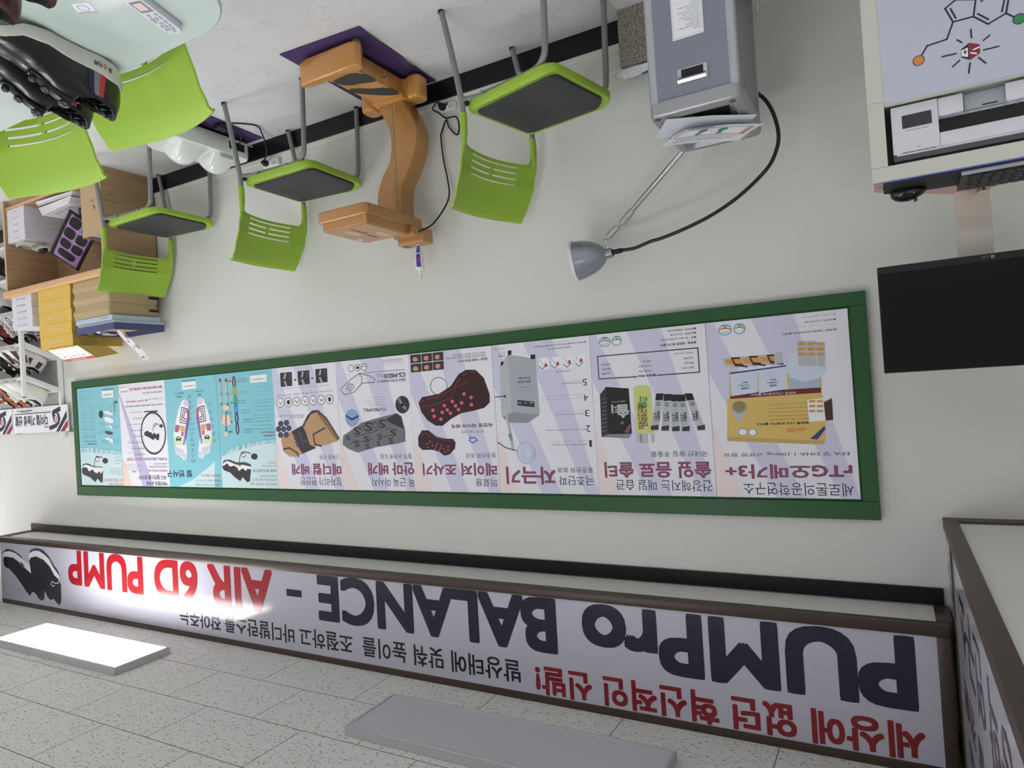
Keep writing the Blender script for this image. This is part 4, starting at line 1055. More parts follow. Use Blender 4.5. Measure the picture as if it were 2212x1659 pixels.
('t','앞쪽 아치 보강',5.1583,1.6325,5.2352,1.6369,'red',0),
('t','앞쪽 아치 보강',5.1588,1.6099,5.2357,1.6142,'charcoal',1),
('t','앞쪽 아치 보강',5.159,1.5987,5.2359,1.6028,'grey',0),
('t','앞쪽 아치 보강',5.1592,1.5874,5.2361,1.5915,'red',0),
('t','앞쪽 아치 보강',5.1594,1.5761,5.2364,1.5801,'grey',0),
('t','앞쪽 아치 보강',5.1599,1.5536,5.2368,1.5574,'charcoal',1),
('t','앞쪽 아치 보강',5.1601,1.5423,5.237,1.546,'red',0),
('t','앞쪽 아치 보강',5.1603,1.531,5.2373,1.5347,'grey',0),
('t','앞쪽 아치 보강',5.1606,1.5197,5.2375,1.5233,'grey',0),
('t','앞쪽 아치 보강',5.161,1.4972,5.238,1.5006,'charcoal',1),
('t','앞쪽 아치 보강',5.1612,1.4859,5.2382,1.4892,'grey',0),
('t','앞쪽 아치 보강',5.1615,1.4746,5.2384,1.4779,'grey',0),
('t','앞쪽 아치 보강',5.1617,1.4633,5.2387,1.4665,'grey',0),
('t','앞쪽 아치 보강',5.1621,1.4407,5.2391,1.4437,'charcoal',1),
('t','앞쪽 아치 보강',5.1624,1.4295,5.2394,1.4324,'grey',0),
('t','앞쪽 아치 보강',5.1626,1.4182,5.2396,1.421,'grey',0),
('t','앞쪽 아치 보강',5.1628,1.4069,5.2398,1.4096,'red',0),
('t','앞쪽 아치 보강',5.1633,1.3843,5.2403,1.3869,'charcoal',1),
('p',[(4.9449,1.734),(4.8917,1.7324),(4.8454,1.7475),(4.8456,1.7699),(4.8622,1.774),(4.8936,1.752),(4.9411,1.7453)],'white'),
('p',[(4.9411,1.5419),(4.8831,1.5415),(4.8654,1.5563),(4.8272,1.5551),(4.827,1.5736),(4.8576,1.5746),(4.8951,1.5664),(4.9373,1.5533)],'white'),
('p',[(4.9406,1.5871),(4.8872,1.5847),(4.8272,1.6055),(4.8293,1.6277),(4.8629,1.6305),(4.929,1.6186)],'white'),
('p',[(4.9403,1.686),(4.897,1.6873),(4.8456,1.6999),(4.8516,1.7127),(4.8993,1.7114),(4.9365,1.6974)],'plum2'),
('e',4.9098,1.6503,.0096,.0056,'white',0),
('e',4.8789,1.6485,.0096,.0056,'white',0),
('e',4.8797,1.6569,.0096,.0056,'white',0),
('e',4.8558,1.6565,.0095,.0056,'white',0),
('e',4.8548,1.6661,.0095,.0056,'white',0),
('e',4.9782,1.563,.0254,.0271,'charcoal',0),
('l',[(4.8099,1.5531),(4.7992,1.5089),(4.8164,1.4914),(4.801,1.4782)],'charcoal',.004),
('e',4.7846,1.4845,.0113,.0089,'charcoal',0),
('t','부품 명칭 설명',4.9312,1.5197,5.0016,1.5211,'dgrey',0),
('t','부품 명칭 설명',4.9306,1.5129,5.001,1.5143,'dgrey',0),
('t','부품 명칭 설명',4.9299,1.5062,5.0003,1.5075,'dgrey',0),
('t','부품 명칭 설명',4.9293,1.4994,4.9996,1.5007,'dgrey',0),
('t','부품 명칭 설명',4.8162,1.5193,4.885,1.5207,'dgrey',0),
('t','부품 명칭 설명',4.8156,1.5126,4.8844,1.5139,'dgrey',0),
('t','부품 명칭 설명',4.815,1.506,4.8837,1.5072,'dgrey',0),
('t','부품 명칭 설명',4.8143,1.4993,4.8831,1.5005,'dgrey',0),
('t','부품 명칭 설명',4.943,1.6436,5.0136,1.6458,'dgrey',0),
('t','부품 명칭 설명',4.9424,1.6368,5.0129,1.639,'dgrey',0),
('t','부품 명칭 설명',4.9417,1.63,5.0123,1.6322,'dgrey',0),
('t','부품 명칭 설명',4.9411,1.6233,5.0116,1.6254,'dgrey',0),
('t','부품 명칭 설명',4.7644,1.6689,4.8325,1.6712,'dgrey',0),
('t','부품 명칭 설명',4.7638,1.6622,4.8319,1.6645,'dgrey',0),
('t','부품 명칭 설명',4.7632,1.6556,4.8312,1.6579,'dgrey',0),
('t','부품 명칭 설명',4.7626,1.6489,4.8306,1.6512,'dgrey',0),
('t','부품 명칭 설명',4.9489,1.7056,5.0195,1.7083,'dgrey',0),
('t','부품 명칭 설명',4.9483,1.6988,5.0189,1.7014,'dgrey',0),
('t','부품 명칭 설명',4.9476,1.6921,5.0182,1.6946,'dgrey',0),
('t','부품 명칭 설명',4.947,1.6853,5.0176,1.6878,'dgrey',0),
('t','부품 명칭 설명',4.9165,1.7713,4.9867,1.7744,'dgrey',0),
('t','부품 명칭 설명',4.9159,1.7645,4.986,1.7676,'dgrey',0),
('t','부품 명칭 설명',4.9152,1.7578,4.9854,1.7608,'dgrey',0),
('t','부품 명칭 설명',4.9146,1.751,4.9847,1.754,'dgrey',0),
('t','부품 명칭 설명',4.7648,1.7715,4.8328,1.7746,'dgrey',0),
('t','부품 명칭 설명',4.7641,1.7649,4.8322,1.7679,'dgrey',0),
('t','부품 명칭 설명',4.7635,1.7583,4.8315,1.7612,'dgrey',0),
('t','부품 명칭 설명',4.7629,1.7516,4.8309,1.7545,'dgrey',0),
('p',[(4.9514,1.3953),(4.8056,1.397),(4.8047,1.4473),(4.9495,1.4464)],'white'),
('t','031)8028-2677',4.8237,1.4183,4.9354,1.4319,'charcoal',2),
('t','www.SEROTONGROUP.com',4.8091,1.3845,4.953,1.3918,'dblue',1)]]
# ------------------------------------------------------------------ the room
CEIL = 2.951
def floor_mat():
    m = mat('vinyl_marble', '#cdced3', .34, spec=.4); nt = m.node_tree; b = nt.nodes['Principled BSDF']
    g = nt.nodes.new('ShaderNodeNewGeometry')
    n1 = nt.nodes.new('ShaderNodeTexNoise'); n1.inputs['Scale'].default_value = 3.0; n1.inputs['Detail'].default_value = 8; n1.inputs['Distortion'].default_value = 1.2
    mp = nt.nodes.new('ShaderNodeMapping'); mp.inputs['Scale'].default_value = (2.2, 5, 1); mp.inputs['Rotation'].default_value = (0, 0, .45)
    n2 = nt.nodes.new('ShaderNodeTexNoise'); n2.inputs['Scale'].default_value = 3.2; n2.inputs['Detail'].default_value = 9; n2.inputs['Roughness'].default_value = .68; n2.inputs['Distortion'].default_value = .7
    n3 = nt.nodes.new('ShaderNodeTexNoise'); n3.inputs['Scale'].default_value = 9; n3.inputs['Detail'].default_value = 3
    nt.links.new(g.outputs['Position'], mp.inputs['Vector']); nt.links.new(mp.outputs[0], n2.inputs['Vector'])
    nt.links.new(g.outputs['Position'], n1.inputs['Vector']); nt.links.new(g.outputs['Position'], n3.inputs['Vector'])
    # veins: a thin band of the stretched noise around its middle, broken up by a second noise
    s = nt.nodes.new('ShaderNodeMath'); s.operation = 'SUBTRACT'; s.inputs[1].default_value = .5
    a = nt.nodes.new('ShaderNodeMath'); a.operation = 'ABSOLUTE'
    r = nt.nodes.new('ShaderNodeMapRange'); r.inputs[1].default_value = 0; r.inputs[2].default_value = .012; r.inputs[3].default_value = 1; r.inputs[4].default_value = 0
    r3 = nt.nodes.new('ShaderNodeMapRange'); r3.inputs[1].default_value = .45; r3.inputs[2].default_value = .62
    mu = nt.nodes.new('ShaderNodeMath'); mu.operation = 'MULTIPLY'
    mu2 = nt.nodes.new('ShaderNodeMath'); mu2.operation = 'MULTIPLY'; mu2.inputs[1].default_value = .42
    nt.links.new(n2.outputs['Fac'], s.inputs[0]); nt.links.new(s.outputs[0], a.inputs[0]); nt.links.new(a.outputs[0], r.inputs[0])
    nt.links.new(n3.outputs['Fac'], r3.inputs[0]); nt.links.new(r.outputs[0], mu.inputs[0]); nt.links.new(r3.outputs[0], mu.inputs[1]); nt.links.new(mu.outputs[0], mu2.inputs[0])
    mx = nt.nodes.new('ShaderNodeMix'); mx.data_type = 'RGBA'; mx.inputs[6].default_value = (*lin('#d3d4d8'), 1); mx.inputs[7].default_value = (*lin('#e2e3e6'), 1)
    mx2 = nt.nodes.new('ShaderNodeMix'); mx2.data_type = 'RGBA'; mx2.inputs[7].default_value = (*lin('#6f7076'), 1)
    nt.links.new(n1.outputs['Fac'], mx.inputs[0]); nt.links.new(mx.outputs[2], mx2.inputs[6]); nt.links.new(mu2.outputs[0], mx2.inputs[0])
    nt.links.new(mx2.outputs[2], b.inputs['Base Color'])
    return m
def ceil_mat():
    m = mat('mineral_tile', '#c9cac6', .9, spec=.2); nt = m.node_tree; b = nt.nodes['Principled BSDF']
    g = nt.nodes.new('ShaderNodeNewGeometry')
    mp = nt.nodes.new('ShaderNodeMapping'); mp.inputs['Location'].default_value = (-.434, .836, 0)
    br = nt.nodes.new('ShaderNodeTexBrick'); br.offset = .5; br.inputs['Scale'].default_value = 1
    br.inputs['Brick Width'].default_value = .6; br.inputs['Row Height'].default_value = .3; br.inputs['Mortar Size'].default_value = .0022; br.inputs['Mortar Smooth'].default_value = .1
    nt.links.new(g.outputs['Position'], mp.inputs['Vector']); nt.links.new(mp.outputs[0], br.inputs['Vector'])
    # pin holes
    v = nt.nodes.new('ShaderNodeTexVoronoi'); v.inputs['Scale'].default_value = 62; v.inputs['Randomness'].default_value = 1
    nt.links.new(g.outputs['Position'], v.inputs['Vector'])
    d1 = nt.nodes.new('ShaderNodeMath'); d1.operation = 'LESS_THAN'; d1.inputs[1].default_value = .19
    nt.links.new(v.outputs['Distance'], d1.inputs[0])
    # wormy fissures along the long side of a tile
    mp2 = nt.nodes.new('ShaderNodeMapping'); mp2.inputs['Scale'].default_value = (26, 88, 1)
    nw = nt.nodes.new('ShaderNodeTexNoise'); nw.inputs['Scale'].default_value = 14
    ad = nt.nodes.new('ShaderNodeVectorMath'); ad.operation = 'MULTIPLY_ADD'; ad.inputs[1].default_value = (.012, .012, 0)
    nt.links.new(g.outputs['Position'], nw.inputs['Vector']); nt.links.new(nw.outputs['Color'], ad.inputs[0]); nt.links.new(g.outputs['Position'], ad.inputs[2])
    v2 = nt.nodes.new('ShaderNodeTexVoronoi'); v2.inputs['Scale'].default_value = 1
    nt.links.new(ad.outputs[0], mp2.inputs['Vector']); nt.links.new(mp2.outputs[0], v2.inputs['Vector'])
    d2 = nt.nodes.new('ShaderNodeMath'); d2.operation = 'LESS_THAN'; d2.inputs[1].default_value = .2
    nt.links.new(v2.outputs['Distance'], d2.inputs[0])
    sx = nt.nodes.new('ShaderNodeMath'); sx.operation = 'MAXIMUM'; nt.links.new(d1.outputs[0], sx.inputs[0]); nt.links.new(d2.outputs[0], sx.inputs[1])
    k = nt.nodes.new('ShaderNodeMath'); k.operation = 'MULTIPLY'; k.inputs[1].default_value = .8; nt.links.new(sx.outputs[0], k.inputs[0])
    m1 = nt.nodes.new('ShaderNodeMix'); m1.data_type = 'RGBA'; m1.inputs[6].default_value = (*lin('#e0e1dc'), 1); m1.inputs[7].default_value = (*lin('#77776f'), 1)
    nt.links.new(k.outputs[0], m1.inputs[0])
    m2 = nt.nodes.new('ShaderNodeMix'); m2.data_type = 'RGBA'; m2.inputs[7].default_value = (*lin('#77776f'), 1)
    nt.links.new(br.outputs['Fac'], m2.inputs[0]); nt.links.new(m1.outputs[2], m2.inputs[6]); nt.links.new(m2.outputs[2], b.inputs['Base Color'])
    return m
wallm = mat('wall_paint', '#d7d8d3', .62, spec=.3, bump=(60, .12, .001))
blackm = mat('black_skirting', '#131218', .35, spec=.3)
struct(MB().box(-3, 8, -9, 0, -.05, 0, floor_mat()).build('floor', smooth=0))
struct(MB().box(-3, 8, -9, 0, CEIL, CEIL+.05, ceil_mat()).build('ceiling', smooth=0))
struct(MB().box(-3.05, 8.05, 0, .06, -.05, CEIL+.05, wallm).build('wall_back', smooth=0))
struct(MB().box(-3.06, -3, -9, 0, -.05, CEIL+.05, wallm).build('wall_left', smooth=0))
struct(MB().box(8, 8.06, -9, 0, -.05, CEIL+.05, mat('wall_paint_rose', '#e3d6d3', .7, spec=.3)).build('wall_right', smooth=0))
struct(MB().box(-3.05, 8.05, -9.06, -9, -.05, CEIL+.05, wallm).build('wall_front', smooth=0))
struct(MB().box(-3, 8, -.012, 0, 0, .097, blackm, .0015, 1).build('baseboard_back'))
struct(MB().box(-3, 8, -.005, 0, .097, .128, mat('wall_strip', '#dfdfd9', .5), .0015, 1).build('trim_1'))

# ------------------------------------------------------------------ ceiling light panels
alum = mat('light_frame_aluminium', '#c4c6c8', .4, .25)
offm = mat('diffuser_unlit', '#c6c7cb', .35, spec=.4)
onm = mat('diffuser_lit', '#ffffff', .5, emit=LAMP)
screwm = mat('screw_metal', '#c9c9c9', .3, .8)
def ceiling_light(x0, y0, on, label, group=None):
    t = thing('ceiling_light', label, 'ceiling light', (x0+.64, y0+.16, CEIL), group)
    x1, y1, z = x0+1.285, y0+.32, CEIL-.042
    f = MB(); b = .014
    for a in ((x0, x1, y0, y0+b), (x0, x1, y1-b, y1), (x0, x0+b, y0+b, y1-b), (x1-b, x1, y0+b, y1-b)): f.box(*a, z, CEIL-.0005, alum, .002, 1)
    f.build('light_frame', t)
    MB().box(x0+b, x1-b, y0+b, y1-b, z+.004, z+.01, onm if on else offm).build('diffuser', t, 0)
    for sx in (x0+.05, x1-.05):
        for sy in (y0+.007, y1-.007):
            MB().lathe([(.001, z-.002), (.006, z-.001), (.007, z)], screwm, 10, Matrix.Translation((sx, sy, 0))).build('screw', t)
    return t
ceiling_light(3.648, -.79, True, 'lit white rectangular light panel hanging under the tiled ceiling')
ceiling_light(.745, -.80, False, 'unlit grey rectangular light panel on the ceiling beside the lit one')
for x, y in [(6.55, -.79)]+[(x, y) for y in (-2.3, -3.7, -5.1, -6.5) for x in (-2.155, .745, 3.648, 6.55)]:  # unseen rows of panels, extra ones added to brighten the room
    ceiling_light(x, y, True, 'lit ceiling light panel added out of the picture behind or beside the camera', 'light panels added outside the picture')

# ------------------------------------------------------------------ overhead signs
brown = mat('brown_sign_frame', '#4a3c35', .38, .2, bump=(9, .05, .001))
brown2 = mat('brown_sign_frame_face', '#4b3d37', .45, .1)
signw = mat('sign_film', '#c6c4d2', .13, spec=.5)
signink = mat('sign_ink_navy', '#262037', .13); signred = mat('sign_ink_red', '#a9232b', .13); signblk = mat('sign_ink_black', '#26242a', .13)
signdred = mat('sign_ink_dark_red', '#8c1f27', .13)
under = mat('white_soffit_board', '#dcdcd6', .6)
ys = -.249
t = thing('overhead_sign', 'long white overhead sign with navy and red lettering above the notice board', 'sign', (3, ys, 2.45))
MB().box(-.121, 6.03, ys, ys+.05, 2.452, 2.489, brown, .003).build('bottom_rail', t)
MB().box(-.121, 6.03, ys, ys+.05, 2.918, CEIL, brown, .003).build('top_rail', t)
MB().box(-.121, -.081, ys, ys+.05, 2.489, 2.918, brown, .003).build('end_post', t)
MB().box(6.03, 6.06, ys, -.012, 2.452, 2.49, brown, .003).build('end_return', t)
MB().box(-.133, -.085, ys+.05, -.012, 2.452, 2.52, brown, .003).build('end_return', t)
MB().box(-.085, 6.03, ys+.05, -.012, 2.458, 2.47, under, 0).build('soffit_board', t)
MB().box(-.12, 6.06, -.012, 0, 2.394, 2.454, blackm, .001, 1).build('wall_batten', t)
TA = math.radians(.7)
def SP(x, s, d=0):      # a point on the slightly leaning sign face; s runs down from its top edge, d lies in front
    z0 = 2.935
    return Vector((x, ys+.004+math.sin(TA)*(-s), z0+math.cos(TA)*s)) + d*Vector((0, -math.cos(TA), -math.sin(TA)))
p = MB()
p.poly([SP(-.1, -.475), SP(6.04, -.475), SP(6.04, 0), SP(-.1, 0)], signw)
def st(s, x0, x1, z0, z1, m, b): put_text(p, s, lambda u, v: SP(x0+u*(x1-x0), z0+v*(z1-z0), .0008), m, b, 5)
st('PUMPro', -.017, 1.194, -.440, -.187, signink, 3.6)
st('BALANCE', 1.312, 2.714, -.445, -.2, signink, 3.6)
p.poly([SP(2.83, -.348, .0008), SP(2.945, -.348, .0008), SP(2.945, -.31, .0008), SP(2.83, -.31, .0008)], signink)
st('AIR 6D PUMP', 3.053, 5.105, -.443, -.196, signred, 3)
st('세상에 없던 혁신적인 신발!', -.03, 1.43, -.146, -.02, signdred, 3)
st('발상태에 맞춰 높이를  조절하고 바디발란스를 잡아주는', 1.504, 3.882, -.152, -.052, signblk, 1.5)
draw(p, [('p', [(6.011,-.348),(5.997,-.375),(5.933,-.401),(5.841,-.392),(5.749,-.364),(5.689,-.326),(5.6,-.3),(5.54,-.225),(5.6,-.26),(5.75,-.33),(5.85,-.352),(5.94,-.352)], 'slate'),
 ('p', [(6.011,-.348),(5.98,-.373),(5.897,-.382),(5.814,-.372),(5.739,-.344),(5.673,-.323),(5.6,-.296),(5.523,-.225),(5.6,-.22),(5.7,-.25),(5.78,-.29),(5.86,-.318),(5.95,-.32)], 'white'),
 ('p', [(5.627,-.379),(5.588,-.412),(5.512,-.43),(5.427,-.421),(5.349,-.379),(5.284,-.317),(5.237,-.285),(5.208,-.24),(5.3,-.27),(5.45,-.37),(5.55,-.39)], 'slate'),
 ('p', [(5.624,-.33),(5.624,-.381),(5.548,-.406),(5.479,-.408),(5.401,-.384),(5.346,-.356),(5.297,-.304),(5.22,-.247),(5.24,-.22),(5.35,-.25),(5.5,-.33)], 'white'),
 ('p', [(5.619,-.331),(5.597,-.352),(5.521,-.367),(5.421,-.347),(5.342,-.305),(5.285,-.246),(5.232,-.223),(5.203,-.186),(5.207,-.101),(5.211,-.062),(5.237,-.037),(5.275,-.056),(5.307,-.077),(5.35,-.063),(5.389,-.085),(5.422,-.125),(5.432,-.069),(5.461,-.049),(5.507,-.059),(5.549,-.095),(5.596,-.103),(5.628,-.068),(5.69,-.103),(5.717,-.129),(5.838,-.21),(5.942,-.261),(6.0,-.30),(5.985,-.335),(5.942,-.338),(5.852,-.337),(5.767,-.309),(5.683,-.27),(5.601,-.235)], 'charcoal'),
 ('p', [(5.99,-.27),(5.998,-.316),(5.96,-.334),(5.92,-.33),(5.92,-.25),(5.95,-.25)], 'black'),
 ('p', [(5.77,-.302),(5.735,-.312),(5.69,-.29),(5.70,-.268),(5.74,-.285)], 'olive'), ('e', 5.725, -.29, .012, .008, 'charcoal', 0),
 ('l', [(5.26,-.24),(5.225,-.22),(5.235,-.195),(5.28,-.19),(5.32,-.2),(5.335,-.18),(5.31,-.165),(5.285,-.175)], 'white', .006)], SP)
p.build('sign_panel', t, 0)

t = thing('overhead_sign', 'brown framed overhead sign with wide white underside at the left end', 'sign', (-.45, -1.3, 2.141))
xs = -.133; Y1 = -2.7
MB().prism([(xs, 0), (xs, Y1), (xs-.043, Y1), (xs-.043, -.06), (-1.0, -.06), (-1.0, 0)], 2.141, 2.18, brown2, 'z').build('bottom_frame', t)
MB().box(-1.0, xs-.043, Y1, -.06, 2.15, 2.158, under).build('soffit_board', t, 0)
MB().box(xs-.04, xs, Y1, 0, 2.9, CEIL, brown).build('top_rail', t)
MB().box(xs-.03, xs, -.30, -.255, 2.18, 2.9, brown).build('corner_post', t)
p = MB()
p.poly([(xs-.004, 0, 2.18), (xs-.004, Y1, 2.18), (xs-.004, Y1, 2.9), (xs-.004, 0, 2.9)], signw)
# seen at a grazing angle only: rows of dark lettering, one large word below
for s, y0, y1, z0, z1 in (('인체공학 연구소', -1.9, -.5, 2.24, 2.44), ('체중교정 신발 전문', -1.8, -.45, 2.52, 2.62), ('발이 달라지면 몸도', -1.75, -.5, 2.68, 2.78), ('세로톤', -.25, -.05, 2.24, 2.4)):
    put_text(p, s, lambda u, v: (xs-.003, y0+u*(y1-y0), z0+v*(z1-z0)), signblk, 1)
p.build('sign_panel', t, 0)
t = thing('overhead_sign', 'dark end of an overhead sign at the far right corner', 'sign', (6.2, -.6, 2.453))
MB().box(6.062, 6.10, -2.2, -.012, 2.45, 2.475, brown).build('bottom_rail', t)
g = MB().box(6.075, 6.10, -2.2, -.255, 2.475, CEIL, mat('dark_sign_side', '#3b3b40', .3))
g.box(6.068, 6.075, -2.2, -.255, 2.6, 2.603, alum).box(6.068, 6.075, -2.2, -.255, 2.85, 2.853, alum)
g.build('side_panel', t, 0)

# ------------------------------------------------------------------ notice board and its posters
green = mat('green_painted_wood', '#27552f', .4, spec=.35, bump=(40, .15, .0015))
t = thing('notice_board', 'long green painted board frame holding ten posters on the white wall', 'notice board', (2.7, 0, 1.3))
f = MB(); bx0, bx1, bz0, bz1 = .06, 5.338, 1.304, 2.153
MB().box(bx0, bx1, -.022, -.001, bz0, bz1, green, .002).build('backing_board', t)
for nm, a in (('frame_rail', (bx0, bx1, bz1-.068, bz1)), ('frame_rail', (bx0, bx1, bz0, bz0+.052)), ('frame_stile', (bx0, bx0+.055, bz0+.052, bz1-.068)), ('frame_stile', (bx1-.058, bx1, bz0+.052, bz1-.068))):
    MB().box(a[0], a[1], -.03, -.022, a[2], a[3], green, .0015, 1).build(nm, t)
XB = [.1215, .6485, 1.165, 1.677, 2.182, 2.690, 3.199, 3.705, 4.230, 4.753, 5.275]; ZB, ZT = 1.363, 2.077
PL = [('white poster with a gold box of capsules and mauve heading, nearest the monitor', 'supplement box'), ('white poster with a black carton and yellow bottle, second from the monitor', 0),
 ('white poster showing a silver machine with lamp arm and a numbered list', 0), ('white poster showing two dark maroon pillows with pink dots', 0), ('white poster showing a grey patterned massage pillow and line drawing', 0),
 ('white poster showing a tan and black pillow over three x-ray pictures', 0), ('teal poster with a skeleton and a coloured chain', 0), ('teal poster with two foot reflexology maps', 0),
 ('white poster with a black shoe inside a large ring', 0), ('teal poster with exploded shoe parts at the right end of the board', 0)]
cream = mat('poster_edge', '#dcdce4', .5)
for i, (lab, _) in enumerate(PL):
    p = MB(); x0, x1 = XB[i]+.0008, XB[i+1]-.0008; W = x1-x0; HH = ZT-ZB; yf = -.026-(i % 2)*.0006
    base = 'teal' if i in (6, 7, 9) else 'paper'
    p.box(x0, x1, yf, -.0222, ZB, ZT, pm(base))
    P3 = lambda x, z, d: (x, yf-d, z)
    L = []
    if base == 'paper' and i < 6:
        Q = lambda pts: [(x0+W*a, ZT-HH*b) for a, b in pts]
        L += [('p', Q([(0, 0), (.12, 0), (.66, 1), (.36, 1)]), 'paperlav'), ('p', Q([(.36, 0), (.56, 0), (1, .72), (1, 1), (.94, 1)]), 'paperlav'), ('p', Q([(.8, 0), (1, 0), (1, .42)]), 'paperpk')]
    its = []
    for it in POSTERS[i]:            # keep every printed shape on its own sheet
        if it[0] in 'pl': it = (it[0], [(min(max(x, x0+.001), x1-.001), min(max(z, ZB+.001), ZT-.001)) for x, z in it[1]]) + tuple(it[2:])
        its.append(it)
    draw(p, L+its, P3)
    tag(p.build('poster', None, 0), lab, 'poster', 'posters on the green board')
# ------------------------------------------------------------------ green chairs
grn = mat('green_plastic', '#97ba3e', .42, spec=.4, bump=(300, .12, .0006))
padm = mat('charcoal_vinyl', '#3c3c40', .5, spec=.35, bump=(220, .15, .0005))
tubem = mat('grey_powder_coat', '#86868a', .42, .15)
capm = mat('black_rubber', '#141416', .6)
def make_chair(label, cat='chair'):
    t = thing('chair', label, cat)
    # seat shell: rounded trapezoid with a turned-down rim
    sh = rrect(-.214, .214, -.205, .236, [.05, .05, .03, .03], 6)
    sh = [(x*(1-.07*max(0, (y+.05))/.28), y-.018*(y < -.1)*(1-(x/.212)**2)) for x, y in sh]
    m = MB()
    def seat(i, j):
        x, y = sh[i]; k = [(1.0, .402), (1.014, .416), (1.008, .432), (.985, .439), (.93, .436), (0, .432)][j]
        dz = -.012*max(0, (-y-.13)/.075)**2 + .006*abs(x/.212)**2
        return (x*k[0], (y-.01)*k[0]+.01, k[1]+(dz if j else dz*.3))
    m.grid(seat, len(sh), 6, grn, closed_u=True)
    m.poly([(x*1.0, y, .403-.004*(y < -.16)) for x, y in sh][::-1], grn)
    m.build('seat_shell', t)
    pd = rrect(-.187, .187, -.182, .212, [.05, .05, .025, .025], 6); pd = [(x*(1-.09*max(0, (y+.05))/.28), y-.018*(y < -.1)*(1-(x/.187)**2)) for x, y in pd]
    def pad(i, j):
        x, y = pd[i]; k = [(1, .434), (1, .442), (.985, .448), (.93, .4505), (.6, .447), (.3, .443), (0, .442)][j]
        return (x*k[0], (y-.015)*k[0]+.015, k[1]-.012*max(0, (-y-.11)/.075)**2*(k[0] > .9) + .004*abs(x/.19)**2*k[0])
    MB().grid(pad, len(pd), 7, padm, closed_u=True).build('seat_pad', t)
    # backrest: curved plate with six slots and two sleeves on the tubes
    S_ = [-1, -.965, -.93, -.9, -.86, -.8, -.72, -.62, -.5, -.38, -.26, -.14, -.035, .035, .14, .26, .38, .5, .62, .72, .8, .86, .9, .93, .965, 1]
    rows = ['a', 'b', 'c', .590, .597, .615, .622, .640, .647, .665, .672, .70, .735, .765, .79, .804, 'r1', 'r2']
    def yback(z): return lerp_tab([(.45, .236), (.58, .232), (.67, .252), (.74, .285), (.82, .325)], z)
    def plate(i, j):
        s = S_[i]; a = abs(s); r = rows[j]
        zl = .576 if a < .84 else (.569, .556, .53, .5, .492)[min(4, [.86, .9, .93, .965, 1].index(a))]
        if r == 'a': z = zl
        elif r == 'b': z = zl+(.59-zl)*.35
        elif r == 'c': z = zl+(.59-zl)*.7
        elif r in ('r1', 'r2'): z = .811
        else: z = r
        if z > .7: z += .008*(z-.7)/.1*a**3
        hw = lerp_tab([(.46, .2225), (.53, .2225), (.585, .234), (.68, .232), (.82, .222)], z)
        y = yback(z)+.055*(1-s*s)*min(1, max(0, (z-.5)/.07))
        if r == 'r1': y += .014
        if r == 'r2': y += .024; z -= .008
        return (s*hw, y, z)
    slot = lambda i, j: j in (3, 5, 7, 9) and ((7 <= i < 18) if j in (3, 9) else (7 <= i < 12 or 13 <= i < 18))
    b = MB().grid(plate, len(S_), len(rows), grn, skip=slot, thick=.0065)
    for sx in (-1, 1):
        P = [(sx*.222, .237, .455), (sx*.222, .236, .49), (sx*.222, .236, .53), (sx*.224, .237, .57), (sx*.228, .245, .62)]
        b.tube(P, [.0155, .0155, .0145, .011, .004], grn, 12)
    b.build('backrest', t, 50)
    for sx in (-1, 1):
        r = MB().tube(spline([(sx*.224, .322, .004), (sx*.223, .278, .2), (sx*.222, .24, .40), (sx*.222, .237, .44), (sx*.222, .237, .475)], 5), .0125, tubem, 12).build('leg', t)
        MB().lathe([(.0128, 0), (.0138, .001), (.0138, .012), (.0128, .013)], capm, 12, Matrix.Translation((sx*.2243, .323, 0))).build('foot_cap', r)
        f = MB().tube(spline([(sx*.203, -.195, .004), (sx*.203, -.188, .2), (sx*.203, -.182, .34), (sx*.200, -.168, .375), (sx*.19, -.135, .392), (sx*.182, -.07, .394), (sx*.182, .1, .394), (sx*.19, .19, .396), (sx*.221, .235, .401)], 5), .0125, tubem, 12).build('leg', t)
        MB().lathe([(.0128, 0), (.0138, .001), (.0138, .012), (.0128, .013)], capm, 12, Matrix.Translation((sx*.2032, -.1952, 0))).build('foot_cap', f)
    for y in (-.06, .14): MB().tube([(-.21, y, .398), (.21, y, .398)], .009, tubem, 10).build('cross_bar', t)
    for sx in (-1, 1): MB().box(sx*.205-.012, sx*.205+.014, .215, .24, .405, .42, capm, .003).build('seat_clip', t)
    return t
ch = make_chair('green slotted chair beside the silver machine, nearest the camera along the wall')
ch['group'] = 'green chairs'
spots = [(1.163, -.365, -78, None), (2.612, -.243, -92.5, 'green slotted chair by the wall behind the orange standing machine'), (3.825, -.246, -92, 'green slotted chair in front of the wooden shelf unit side'),
         (1.715, -2.02, 0, 'green chair pushed under the glass table behind the pair of black shoes'), (2.331, -1.936, -10, 'green chair at the glass table with three slots showing, at the corner of the picture')]
for i, (x, y, a, lab) in enumerate(spots):
    if i == 0: ch.location = (x, y, 0); ch.rotation_euler = (0, 0, math.radians(a))
    else: dup(ch, (x, y, 0), math.radians(a), lab)

